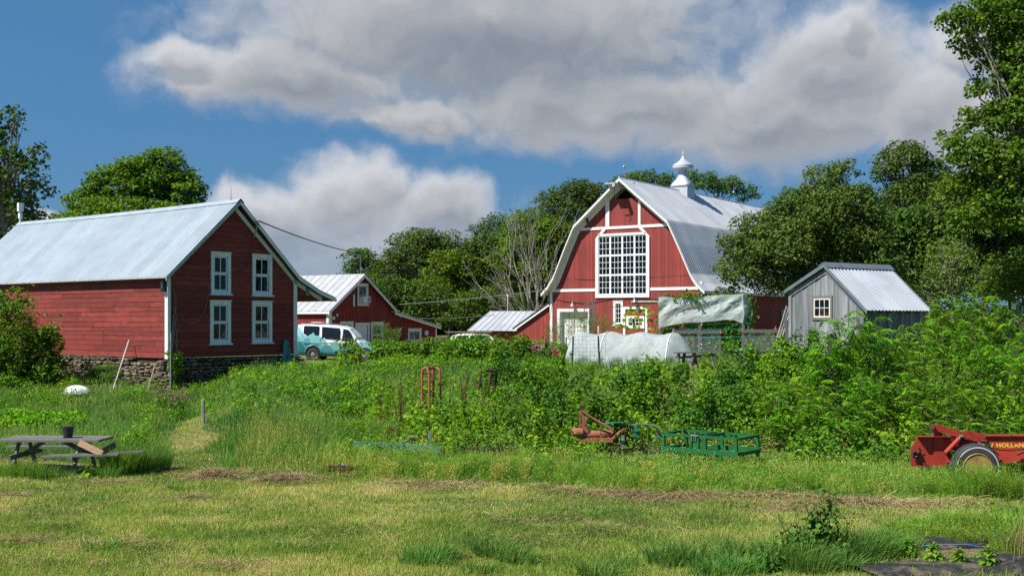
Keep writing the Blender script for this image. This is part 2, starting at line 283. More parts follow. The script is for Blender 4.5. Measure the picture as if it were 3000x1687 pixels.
# ------------------------------------------------------------------ mesh helpers
class MB:
    """collects faces into one mesh; each face carries a tint"""
    def __init__(self): self.v = []; self.f = []; self.t = []; self.mi = []; self.cur = 0
    def poly(self, pts, tint=.5):
        b = len(self.v); self.v.extend([tuple(p) for p in pts]); self.f.append(tuple(range(b, b + len(pts)))); self.t.append(tint); self.mi.append(self.cur)
    def faces(self, pts, faces, tint=.5):
        b = len(self.v); self.v.extend([tuple(p) for p in pts])
        for f in faces: self.f.append(tuple(b + i for i in f)); self.t.append(tint); self.mi.append(self.cur)
    def box(self, a, b, tint=.5, M=None):
        x0, y0, z0 = a; x1, y1, z1 = b
        P = [Vector(p) for p in ((x0,y0,z0),(x1,y0,z0),(x1,y1,z0),(x0,y1,z0),(x0,y0,z1),(x1,y0,z1),(x1,y1,z1),(x0,y1,z1))]
        if M is not None: P = [M @ p for p in P]
        self.faces(P, [(0,3,2,1),(4,5,6,7),(0,1,5,4),(1,2,6,5),(2,3,7,6),(3,0,4,7)], tint)
    def bar(self, p, q, w, h=None, tint=.5, up=(0, 0, 1)):
        """rectangular bar from p to q, w wide across, h along up"""
        h = h or w; p = Vector(p); q = Vector(q); d = (q - p).normalized(); u = Vector(up)
        if abs(d.dot(u)) > .97: u = Vector((1, 0, 0)) if abs(d.x) < .9 else Vector((0, 1, 0))
        s = d.cross(u).normalized(); u = s.cross(d).normalized()
        P = [c + s * (a * w / 2) + u * (b * h / 2) for c in (p, q) for a, b in ((-1,-1),(1,-1),(1,1),(-1,1))]
        self.faces(P, [(0,1,2,3),(7,6,5,4),(0,4,5,1),(1,5,6,2),(2,6,7,3),(3,7,4,0)], tint)
    def tube(self, pts, r, n=6, tint=.5, cap=True):
        """swept round tube along pts; r number or list"""
        pts = [Vector(p) for p in pts]; rs = r if isinstance(r, (list, tuple)) else [r] * len(pts)
        prev = None; rings = []
        for i, p in enumerate(pts):
            d = (pts[min(i + 1, len(pts) - 1)] - pts[max(i - 1, 0)])
            d = d.normalized() if d.length > 1e-9 else Vector((0, 0, 1))
            if prev is None:
                u = Vector((0, 0, 1)) if abs(d.z) < .9 else Vector((1, 0, 0)); s = d.cross(u).normalized()
            else:
                s = prev - d * prev.dot(d)
                s = s.normalized() if s.length > 1e-6 else d.orthogonal().normalized()
            prev = s; t = d.cross(s)
            rings.append([p + (s * math.cos(2 * math.pi * k / n) + t * math.sin(2 * math.pi * k / n)) * rs[i] for k in range(n)])
        P = [v for R in rings for v in R]; Fc = []
        for i in range(len(rings) - 1):
            for k in range(n):
                a = i * n + k; b = i * n + (k + 1) % n; Fc.append((a, b, b + n, a + n))
        if cap: Fc.append(tuple(range(n - 1, -1, -1))); Fc.append(tuple(range((len(rings) - 1) * n, len(rings) * n)))
        self.faces(P, Fc, tint)
    def lathe(self, prof, n=16, center=(0, 0, 0), axis='z', tint=.5, M=None, cap=True):
        """prof list of (radius, height)"""
        P = []; Fc = []; c = Vector(center)
        for r, h in prof:
            for k in range(n):
                a = 2 * math.pi * k / n; x, y = r * math.cos(a), r * math.sin(a)
                v = {'z': Vector((x, y, h)), 'x': Vector((h, x, y)), 'y': Vector((x, h, y))}[axis]
                v = v + c; P.append(M @ v if M is not None else v)
        for i in range(len(prof) - 1):
            for k in range(n):
                a = i * n + k; b = i * n + (k + 1) % n; Fc.append((a, b, b + n, a + n))
        if cap and prof[0][0] > 1e-4: Fc.append(tuple(range(n - 1, -1, -1)))
        if cap and prof[-1][0] > 1e-4: Fc.append(tuple(range((len(prof) - 1) * n, len(prof) * n)))
        self.faces(P, Fc, tint)
    def build(self, name, mat, parent=None, smooth=False, recalc=True, bevel=0.0):
        me = bpy.data.meshes.new(name); me.from_pydata(self.v, [], self.f)
        mats = mat if isinstance(mat, (list, tuple)) else [mat]
        for m in mats: me.materials.append(MATS[m])
        if len(mats) > 1: me.polygons.foreach_set('material_index', self.mi)
        a = me.attributes.new('tint', 'FLOAT', 'FACE'); a.data.foreach_set('value', self.t)
        if recalc:
            bm = bmesh.new(); bm.from_mesh(me); bmesh.ops.remove_doubles(bm, verts=bm.verts, dist=1e-5) if smooth else None
            bmesh.ops.recalc_face_normals(bm, faces=bm.faces); bm.to_mesh(me); bm.free()
        if smooth:
            me.shade_smooth() if hasattr(me, 'shade_smooth') else me.polygons.foreach_set('use_smooth', [True] * len(me.polygons))
            if hasattr(me, 'set_sharp_from_angle'): me.set_sharp_from_angle(angle=RAD(40))
        o = bpy.data.objects.new(name, me); C.objects.link(o)
        if parent is not None: o.parent = parent
        if bevel:
            bv = o.modifiers.new('bevel', 'BEVEL'); bv.width = bevel; bv.segments = 2; bv.limit_method = 'ANGLE'
        return o

def tag(o, label=None, cat=None, group=None, kind=None):
    if label: o['label'] = label
    if cat: o['category'] = cat
    if group: o['group'] = group
    if kind: o['kind'] = kind
    return o
def empty(name, loc, rz, label, cat, group=None):
    o = bpy.data.objects.new(name, None); C.objects.link(o); o.location = loc; o.rotation_euler = (0, 0, rz); o.empty_display_size = .3
    return tag(o, label, cat, group)
def copy_tree(o, parent=None):
    c = o.copy(); C.objects.link(c)
    if parent is not None: c.parent = parent
    for ch in list(o.children): copy_tree(ch, c)
    return c

def at(px, py, d): return Vector(((px - CX) / F * d, d, CZ - (py - HZ) / F * d))

# value noise on arrays
class VN:
    def __init__(self, seed): self.g = np.random.default_rng(seed).random((256, 256))
    def __call__(self, x, y, s=1.0):
        x = np.asarray(x) * s + 1000.; y = np.asarray(y) * s + 1000.
        xi = np.floor(x).astype(int); yi = np.floor(y).astype(int); fx = x - xi; fy = y - yi
        fx = fx * fx * (3 - 2 * fx); fy = fy * fy * (3 - 2 * fy)
        g = self.g; a = g[xi % 256, yi % 256]; b = g[(xi + 1) % 256, yi % 256]; c = g[xi % 256, (yi + 1) % 256]; d = g[(xi + 1) % 256, (yi + 1) % 256]
        return (a * (1 - fx) + b * fx) * (1 - fy) + (c * (1 - fx) + d * fx) * fy
    def fbm(self, x, y, s=1.0, o=3):
        r = 0; a = .5; t = 0
        for k in range(o): r = r + a * self(x, y, s * 2 ** k); t += a; a *= .5
        return r / t
N1, N2, N3 = VN(1), VN(2), VN(3)
def sst(a, b, x):
    t = np.clip((np.asarray(x, dtype=float) - a) / (b - a), 0, 1); return t * t * (3 - 2 * t)
def terrain(x, y):
    x = np.asarray(x, dtype=float); y = np.asarray(y, dtype=float)
    wl = sst(-8, -11.5, x); wr = sst(3.0, 8.5, x)
    b0 = 27 + wl * 6 - wr * 2.6; b1 = 39 + wl * 10 - wr * 5
    top = 1.36 + wr * .22 - .12 * sst(50, 60, y) * wr - .24 * sst(-5, -8, x) * sst(66, 62, y)
    h = top * sst(b0, b1, y)
    near = sst(90, 60, y)
    h = h + near * ((N1.fbm(x, y, .35, 3) - .5) * .16 + (N2(x, y, 1.7) - .5) * .05 * sst(30, 20, y))
    return h
def T(x, y): return float(terrain(x, y))
def gp(px, d):
    x = (px - CX) / F * d; return Vector((x, d, T(x, d)))

# ------------------------------------------------------------------ ground
def build_ground():
    xs = np.concatenate([np.linspace(-1500, -60, 20)[:-1], np.linspace(-60, -26, 30)[:-1], np.linspace(-26, 26, 261), np.linspace(26, 60, 30)[1:], np.linspace(60, 1500, 20)[1:]])
    ys = np.concatenate([np.linspace(-300, 6, 12)[:-1], np.linspace(6, 56, 251), np.linspace(56, 110, 40)[1:], np.linspace(110, 2500, 24)[1:]])
    X, Y = np.meshgrid(xs, ys); Z = terrain(X, Y)
    nx, ny = len(xs), len(ys)
    V = np.stack([X, Y, Z], -1).reshape(-1, 3)
    i = np.arange(nx * ny).reshape(ny, nx); Q = np.stack([i[:-1, :-1], i[:-1, 1:], i[1:, 1:], i[1:, :-1]], -1).reshape(-1, 4)
    me = bpy.data.meshes.new('ground'); me.from_pydata(V.tolist(), [], Q.tolist()); me.shade_smooth()
    m = bpy.data.materials.new('ground_soil'); m.use_nodes = True; nt = NT(m.node_tree); b = nt.n['Principled BSDF']
    tc = nt.node('ShaderNodeTexCoord'); P = tc.outputs['Object']
    f1, _ = nt.noise(P, .45, 5., .6); f2, _ = nt.noise(P, 4.0, 6., .65); f3, _ = nt.noise(P, 40.0, 3., .6)
    c = nt.mix(nt.ss(f1, .35, .65), (0.17, 0.225, 0.055), (0.24, 0.23, 0.085))
    c = nt.mix(nt.ss(f2, .42, .68), c, (0.27, 0.20, 0.10))
    c = nt.mix(nt.m('MULTIPLY', f3, .6), c, (0.10, 0.135, 0.035))
    nt.l.new(c, b.inputs['Base Color']); b.inputs['Roughness'].default_value = .95; b.inputs['Specular IOR Level'].default_value = .1
    bn = nt.node('ShaderNodeBump'); bn.inputs['Strength'].default_value = .8; bn.inputs['Distance'].default_value = .06
    nt.l.new(f3, bn.inputs['Height']); nt.l.new(bn.outputs[0], b.inputs['Normal'])
    me.materials.append(m); o = bpy.data.objects.new('ground', me); C.objects.link(o); tag(o, 'mown green and straw field rising to the farmyard', 'ground', kind='structure')
build_ground()

# ------------------------------------------------------------------ wall boards
def clip_convex(poly, outline):
    """clip polygon (list of 2d) by a convex ccw outline"""
    out = poly
    for i in range(len(outline)):
        a = outline[i]; b = outline[(i + 1) % len(outline)]
        ex, ey = b[0] - a[0], b[1] - a[1]
        side = lambda p: ex * (p[1] - a[1]) - ey * (p[0] - a[0])
        res = []
        for k in range(len(out)):
            p, q = out[k], out[(k + 1) % len(out)]; sp, sq = side(p), side(q)
            if sp >= 0: res.append(p)
            if (sp >= 0) != (sq >= 0):
                t = sp / (sp - sq); res.append((p[0] + (q[0] - p[0]) * t, p[1] + (q[1] - p[1]) * t))
        out = res
        if len(out) < 3: return []
    return out
def cut_rects(rect, holes):
    todo = [rect]
    for h in holes:
        nxt = []
        for r in todo:
            x0, z0, x1, z1 = r; a0, b0, a1, b1 = h
            if a0 >= x1 or a1 <= x0 or b0 >= z1 or b1 <= z0: nxt.append(r); continue
            if b0 > z0: nxt.append((x0, z0, x1, b0))
            if b1 < z1: nxt.append((x0, b1, x1, z1))
            zz0, zz1 = max(z0, b0), min(z1, b1)
            if a0 > x0: nxt.append((x0, zz0, a0, zz1))
            if a1 < x1: nxt.append((a1, zz0, x1, zz1))
        todo = nxt
    return [r for r in todo if r[2] - r[0] > .004 and r[3] - r[1] > .004]
def prism(mb, fr, poly, d0, d1, tint=.5, tilt=0.0):
    n = len(poly); zc = min(p[1] for p in poly)
    A = [fr(p[0], p[1], d0) for p in poly]; B = [fr(p[0], p[1], d1 - tilt * (p[1] - zc)) for p in poly]
    mb.faces(A + B, [tuple(range(n, 2 * n))] + [(i, (i + 1) % n, n + (i + 1) % n, n + i) for i in range(n)] + [tuple(range(n - 1, -1, -1))], tint)
def boards(mb, fr, outline, holes, kind, width, thick, rng, gap=.006, maxlen=4.0, jit=.006, batten=0.0, bthick=.022, d0=0.0, warp=.0):
    x0 = min(p[0] for p in outline); x1 = max(p[0] for p in outline); z0 = min(p[1] for p in outline); z1 = max(p[1] for p in outline)
    if kind == 'h':
        z = z0
        while z < z1:
            w = width * rng.uniform(.85, 1.15); x = x0 - rng.uniform(0, maxlen * .7)
            while x < x1:
                L = rng.uniform(.45, 1.0) * maxlen; t = thick + rng.uniform(-jit, jit); tn = rng.random()
                sk = rng.uniform(-warp, warp)
                for r in cut_rects((max(x, x0), z, min(x + L, x1) - gap * .5, z + w - gap), holes):
                    pl = clip_convex([(r[0], r[1]), (r[2], r[1] + sk * 0), (r[2], r[3] + sk), (r[0], r[3])], outline)
                    if pl: prism(mb, fr, pl, d0, d0 + t, tn, .02)
                x += L
            z += w
    else:
        x = x0
        while x < x1:
            w = width * rng.uniform(.9, 1.1); t = thick + rng.uniform(-jit, jit); tn = rng.random()
            zz = z0
            while zz < z1:
                L = maxlen * rng.uniform(.8, 1.2)
                for r in cut_rects((x, zz, min(x + w - gap, x1), min(zz + L, z1) - .002), holes):
                    pl = clip_convex([(r[0], r[1]), (r[2], r[1]), (r[2], r[3]), (r[0], r[3])], outline)
                    if pl: prism(mb, fr, pl, d0, d0 + t, tn)
                zz += L
            if batten:
                for r in cut_rects((x + w - gap / 2 - batten / 2, z0, x + w - gap / 2 + batten / 2, z1), holes):
                    pl = clip_convex([(r[0], r[1]), (r[2], r[1]), (r[2], r[3]), (r[0], r[3])], outline)
                    if pl: prism(mb, fr, pl, d0 + .001, d0 + thick + bthick, rng.random())
            x += w
def sheet(mb, fr, outline, holes, d, tint=.3):
    x0 = min(p[0] for p in outline); x1 = max(p[0] for p in outline); z0 = min(p[1] for p in outline); z1 = max(p[1] for p in outline)
    for r in cut_rects((x0, z0, x1, z1), holes):
        pl = clip_convex([(r[0], r[1]), (r[2], r[1]), (r[2], r[3]), (r[0], r[3])], outline)
        if pl: prism(mb, fr, pl, d - .03, d, tint)
def ccw(poly):
    a = sum(poly[i][0] * poly[(i + 1) % len(poly)][1] - poly[(i + 1) % len(poly)][0] * poly[i][1] for i in range(len(poly)))
    return poly if a > 0 else poly[::-1]

def corr_roof(mb, prof, y0, y1, pitch, amp, shape='sine', thick=.02, sag=0.0, rng=None, sheetw=None):
    """corrugated roof: prof = polyline of (x,z) from eave to ridge; ribs run up the slope, spread along y"""
    ys = []
    n = int((y1 - y0) / pitch)
    for i in range(n):
        b = y0 + i * pitch
        if shape == 'sine': ys += [(b, 0), (b + pitch * .25, .7), (b + pitch * .5, 1), (b + pitch * .75, .7)]
        else: ys += [(b, 0), (b + pitch * .86, 0), (b + pitch * .90, 1), (b + pitch * .96, 1)]
    ys.append((y1, 0))
    pts = []
    nrm = []
    for i, p in enumerate(prof):
        a = prof[max(i - 1, 0)]; b = prof[min(i + 1, len(prof) - 1)]
        tx, tz = b[0] - a[0], b[1] - a[1]; L = math.hypot(tx, tz); nx, nz = -tz / L, tx / L
        if nz < 0: nx, nz = -nx, -nz
        nrm.append((nx, nz))
    def sg(y): return -sag * math.sin(math.pi * (y - y0) / (y1 - y0)) if sag else 0
    P = []; m = len(prof); Fc = []; tn = []
    for (y, h) in ys:
        for p, q in zip(prof, nrm): P.append((p[0] + q[0] * amp * h, y, p[1] + q[1] * amp * h + sg(y)))
    top = len(P)
    k = len(ys)
    base = len(mb.v); mb.v.extend(P)
    for j in range(k - 1):
        tt = .5
        if rng is not None: 
            s = int((ys[j][0] - y0) / (sheetw or .9)); tt = (math.sin(s * 12.9898) * 43758.5453) % 1.0
        for i in range(m - 1):
            a = base + j * m + i; mb.f.append((a, a + m, a + m + 1, a + 1)); mb.t.append(tt); mb.mi.append(mb.cur)

def window(root, fr, r, cas=.11, cols=2, rows=1, sashes=2, white='white_paint', sill=True, name='window', depth=.045, back=None, pane='window_glass', mun=.03, rail=.055, head=True):
    """r = outer (x0,z0,x1,z1) of the casing"""
    x0, z0, x1, z1 = r; b = MB()
    ix0, ix1, iz0, iz1 = x0 + cas, x1 - cas, z0 + cas, z1 - cas
    R = lambda a0, b0, a1, b1, d0, d1, mm: prism(mm, fr, [(a0, b0), (a1, b0), (a1, b1), (a0, b1)], d0, d1)
    R(x0, z0, ix0, z1, .0, depth, b); R(ix1, z0, x1, z1, .0, depth, b)
    R(ix0, iz1, ix1, z1, .0, depth, b)
    if not sill: R(ix0, z0, ix1, iz0, .0, depth, b)
    w = b.build(name, white, root)
    if head:
        h = MB(); R(x0 - .03, z1, x1 + .03, z1 + .035, .0, depth + .03, h); h.build('head_trim', white, w)
    if sill:
        s = MB(); R(ix0 + .002, z0 + .02, ix1 - .002, iz0, .0, depth + .0, s); R(x0 - .05, z0 - .035, x1 + .05, z0 + .018, .0, depth + .06, s); s.build('sill', white, w)
    H = (iz1 - iz0) / sashes
    for k in range(sashes):
        a0, a1 = iz0 + k * H, iz0 + (k + 1) * H; dd = -.025 if k == 0 and sashes > 1 else -.005
        s = MB()
        R(ix0, a0, ix0 + rail, a1, dd - .03, dd, s); R(ix1 - rail, a0, ix1, a1, dd - .03, dd, s)
        R(ix0 + rail, a0, ix1 - rail, a0 + rail, dd - .03, dd, s); R(ix0 + rail, a1 - rail, ix1 - rail, a1, dd - .03, dd, s)
        gx0, gx1, gz0, gz1 = ix0 + rail, ix1 - rail, a0 + rail, a1 - rail
        for c in range(1, cols):
            xx = gx0 + (gx1 - gx0) * c / cols; R(xx - mun / 2, gz0, xx + mun / 2, gz1, dd - .025, dd - .003, s)
        for c in range(1, rows):
            zz = gz0 + (gz1 - gz0) * c / rows; R(gx0, zz - mun / 2, gx1, zz + mun / 2, dd - .024, dd - .004, s)
        s.build('sash', white, w)
        g = MB(); g.poly([fr(p[0], p[1], dd - .017) for p in ((gx0, gz0), (gx1, gz0), (gx1, gz1), (gx0, gz1))]); g.build('pane', pane, w, recalc=False)
    return w

def stone_wall(mb, fr, x0, x1, ztop, zbot, rng, dep=.28, flat=True):
    """dry laid fieldstone: courses of flat irregular stones. ztop, zbot functions of x"""
    z = min(zbot(x0), zbot(x1)) - .1; zmax = max(ztop(x0), ztop(x1))
    while z < zmax:
        h = rng.uniform(.05, .13) * (1.5 if rng.random() < .12 else 1); x = x0 - rng.uniform(0, .3)
        while x < x1:
            L = rng.uniform(.14, .5); zz = z + rng.uniform(-.02, .02)
            xc = x + L / 2
            if zz + h * .5 < ztop(min(max(xc, x0), x1)) and zz + h > zbot(min(max(xc, x0), x1)):
                n = 7; pr = rng.uniform(.0, .09); tn = rng.random()
                hh = min(h, ztop(min(max(xc, x0), x1)) - zz) * rng.uniform(.8, 1.08)
                pts = []
                for k in range(n):
                    a = 2 * math.pi * k / n + rng.uniform(-.25, .25)
                    sx, sz = math.cos(a), math.sin(a); e = .55
                    sx = math.copysign(abs(sx) ** e, sx); sz = math.copysign(abs(sz) ** e, sz)
                    pts.append((xc + sx * L * .5 * rng.uniform(.88, 1.02), zz + hh / 2 + sz * hh * .5 * rng.uniform(.8, 1.04)))
                A = [fr(p[0], p[1], -.15) for p in pts]; B = [fr(p[0], p[1], pr) for p in pts]
                Cc = [fr(xc + (p[0] - xc) * .72, zz + hh / 2 + (p[1] - zz - hh / 2) * .66, pr + .035) for p in pts]
                mb.faces(A + B + Cc, [tuple(range(2 * n, 3 * n))] + [(i, (i + 1) % n, n + (i + 1) % n, n + i) for i in range(n)] + [(n + i, n + (i + 1) % n, 2 * n + (i + 1) % n, 2 * n + i) for i in range(n)], tn)
            x += L + rng.uniform(.0, .02)
        z += h
# ------------------------------------------------------------------ left red barn on a fieldstone base
def left_barn():
    rng = random.Random(4); zb = 0.6; W, L = 5.92, 16.1
    root = empty('red_barn', (-12.39, 41.0, zb), RAD(51), 'weathered red clapboard barn with grey metal roof on a fieldstone foundation', 'barn')
    G = lambda s, z, d: (s, -d, z - zb)
    S = lambda t, z, d: (-d, t, z - zb)
    R = lambda t, z, d: (W + d, t, z - zb)
    K = lambda s, z, d: (s, L + d, z - zb)
    wins = [(1.82, 4.16, 2.71, 5.72), (3.73, 4.14, 4.68, 5.72), (1.78, 2.30, 2.71, 3.91), (3.72, 2.31, 4.68, 3.91)]
    out = [(0, 1.83), (W, 1.83), (W, 4.86), (2.95, 7.56), (0, 4.9)]
    side = [(0, 1.83), (L, 1.83), (L, 4.86), (0, 4.86)]
    holes = [(a + .1, b + .1, c - .1, d - .1) for a, b, c, d in wins]
    w = MB(); boards(w, G, out, holes, 'h', .185, .022, rng, gap=.012, maxlen=5.5, jit=.005); sheet(w, G, out, holes, -.003); w.build('gable_wall', 'old_red_boards', root)
    w = MB(); boards(w, S, side, [], 'h', .18, .022, rng, gap=.013, maxlen=3.6, jit=.007, warp=.012); sheet(w, S, side, [], -.003)
    sheet(w, K, out, [], 0); sheet(w, R, side, [], 0); w.build('side_wall', 'old_red_boards', root)
    tri = ccw([(W + .01, 3.97), (7.2, 3.97), (W + .01, 4.78)])
    w = MB(); boards(w, G, tri, [], 'h', .2, .02, rng); sheet(w, G, tri, [], -.003); w.build('eave_infill', 'old_red_boards', root)
    # roof: steep left slope, right slope with a flared foot
    rz = lambda p: [(x, z - zb) for x, z in p]
    r = MB()
    corr_roof(r, rz([(-.30, 4.755), (1.3, 6.23), (2.95, 7.76)]), -.32, L + .2, .21, .016, 'rib', rng=rng, sheetw=.9, sag=.05)
    corr_roof(r, rz([(7.82, 4.11), (6.9, 4.42), (5.85, 4.95), (2.95, 7.76)]), -.32, L + .2, .21, .016, 'rib', rng=rng, sheetw=.9, sag=.05)
    rf = r.build('roof', 'galvanised_roof', root, recalc=False)
    u = MB(); dk = .12
    for prof in ([(-.27, 4.78), (2.95, 7.73)], [(7.8, 4.09), (6.9, 4.40), (5.85, 4.93), (2.95, 7.73)]):
        for a, b in zip(prof, prof[1:]):
            u.faces([(a[0], -.29, a[1] - zb - .07), (b[0], -.29, b[1] - zb - .07), (b[0], L + .1, b[1] - zb - .07), (a[0], L + .1, a[1] - zb - .07),
                     (a[0], -.29, a[1] - zb - dk), (b[0], -.29, b[1] - zb - dk), (b[0], L + .1, b[1] - zb - dk), (a[0], L + .1, a[1] - zb - dk)],
                    [(0, 1, 2, 3), (7, 6, 5, 4), (0, 4, 5, 1), (3, 2, 6, 7), (0, 3, 7, 4), (1, 5, 6, 2)])
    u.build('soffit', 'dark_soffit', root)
    rc = MB()
    n = 40
    for k in range(n):
        a = -.34 + (L + .56) * k / n; b = -.34 + (L + .56) * (k + 1) / n
        za = 7.80 - zb - .05 * math.sin(math.pi * (k / n)) + rng.uniform(-.006, .006); zc = 7.80 - zb - .05 * math.sin(math.pi * (k + 1) / n)
        rc.poly([(2.95, a, za), (2.95, b, zc), (2.77, b, zc - .17), (2.77, a, za - .17)]); rc.poly([(2.95, b, zc), (2.95, a, za), (3.13, a, za - .17), (3.13, b, zc - .17)])
    rc.build('ridge_cap', 'galvanised_roof', root, recalc=False)
    b = MB()
    def rake(mb, p, q, d0, d1, h, off=.03):
        (x0, z0), (x1, z1) = p, q
        prism(mb, G, ccw([(x0, z0 - off), (x1, z1 - off), (x1, z1 - off - h), (x0, z0 - off - h)]), d0, d1, rng.random())
    rake(b, (-.29, 4.77), (2.95, 7.74), .295, .33, .15); b.build('bargeboard', 'grey_trim_wood', root)
    b = MB(); rake(b, (2.95, 7.74), (5.85, 4.94), .295, .33, .13); rake(b, (5.85, 4.94), (6.9, 4.41), .295, .33, .13); rake(b, (6.9, 4.41), (7.81, 4.10), .295, .33, .13)
    b.build('bargeboard', 'white_paint', root)
    b = MB(); rake(b, (2.95, 7.55), (5.90, 4.82), .024, .055, .20); rake(b, (5.90, 4.82), (7.25, 4.16), .024, .055, .19); b.build('frieze_board', 'white_paint', root)
    b = MB(); rake(b, (0.02, 4.93), (2.95, 7.6), .024, .05, .07); b.build('frieze_board', 'grey_trim_wood', root)
    b = MB(); b.box((-.30, -.30, 4.70 - zb), (-.275, L, 4.765 - zb)); b.build('fascia', 'grey_trim_wood', root)
    t = MB(); prism(t, S, [(-.045, 1.80), (.14, 1.80), (.14, 4.86), (-.045, 4.86)], .028, .05); prism(t, G, [(-.028, 1.80), (.075, 1.80), (.075, 4.9), (-.028, 4.9)], .028, .048)
    t.build('corner_trim', 'white_paint', root)
    t = MB(); prism(t, G, [(W - .15, 1.74), (W + .03, 1.74), (W + .03, 4.74), (W - .15, 4.84)], .028, .055); prism(t, R, [(-.02, 1.74), (.12, 1.74), (.12, 4.7), (-.02, 4.7)], .005, .028); t.build('corner_trim', 'white_paint', root)
    for i, q in enumerate(wins): window(root, lambda s, z, d: G(s, z, d + .022), q, cas=.135, cols=2, rows=1, pane='dark_glass' if i == 1 else 'window_glass')
    for tt in (.25, 3.6, 7.3, 10.8):
        m = MB(); m.tube([(2.95, tt, 7.76 - zb), (2.95, tt, 8.26 - zb)], [.013, .006], 5); m.tube([(2.95, tt, 7.74 - zb), (2.95, tt, 7.80 - zb)], .04, 6); m.build('lightning_rod', 'grey_metal', root)
    m = MB(); m.tube([(2.9, L, 7.5 - zb), (2.9, L, 8.5 - zb)], .045, 8); m.box((2.78, L - .1, 8.28 - zb), (3.02, L + .06, 8.68 - zb)); m.box((2.83, L - .09, 7.95 - zb), (2.97, L + .06, 8.2 - zb))
    m.build('antenna', 'white_plastic', root)
    m = MB(); m.box((-.20, .02, 4.42 - zb), (-.03, .2, 4.62 - zb)); m.lathe([(.05, 0), (.10, -.06), (.115, -.2), (.1, -.22)], 12, (-.13, .1, 4.44 - zb)); m.build('floodlight', 'black_plastic', root)
    m = MB(); m.lathe([(.05, 0), (.05, .07), (.0, .09)], 10, (6.45, -.08, 4.45 - zb), 'y'); m.lathe([(.0, -.3), (.07, -.26), (.10, -.12), (.06, 0)], 10, (6.45, -.07, 4.43 - zb)); m.build('eave_lamp', 'grey_metal', root)
    # foundation: stones down to the slope
    st = MB()
    xg = lambda s: T(-12.39 + .629 * s, 41 + .777 * s); xs_ = lambda t: T(-12.39 - .777 * t, 41 + .629 * t)
    GI = lambda s, z, d: G(s, z, d - .02); SI = lambda t, z, d: S(t, z, d + .02)
    stone_wall(st, GI, -.05, W + .25, lambda s: 1.8, lambda s: xg(s) - .25, rng)
    stone_wall(st, SI, -.05, L, lambda t: 1.79 - (.10 if .15 < t < 2.2 else 0), lambda t: xs_(t) - .25, rng)
    fd = st.build('foundation', 'stone', root)
    mo = MB(); prism(mo, G, [(0, -.2), (W + .2, .3), (W + .2, 1.8), (0, 1.8)], -.3, -.08); prism(mo, S, [(0.3, -.3), (L, -.3), (L, 1.8), (0.3, 1.8)], -.3, -.08); mo.build('mortar', 'mortar_dark', fd)
    ps = MB(); stone_wall(ps, lambda t, z, d: S(t, z, d + .03), 1.9, 2.9, lambda t: 1.2, lambda t: .95, random.Random(3)); 
    return root
left_barn()

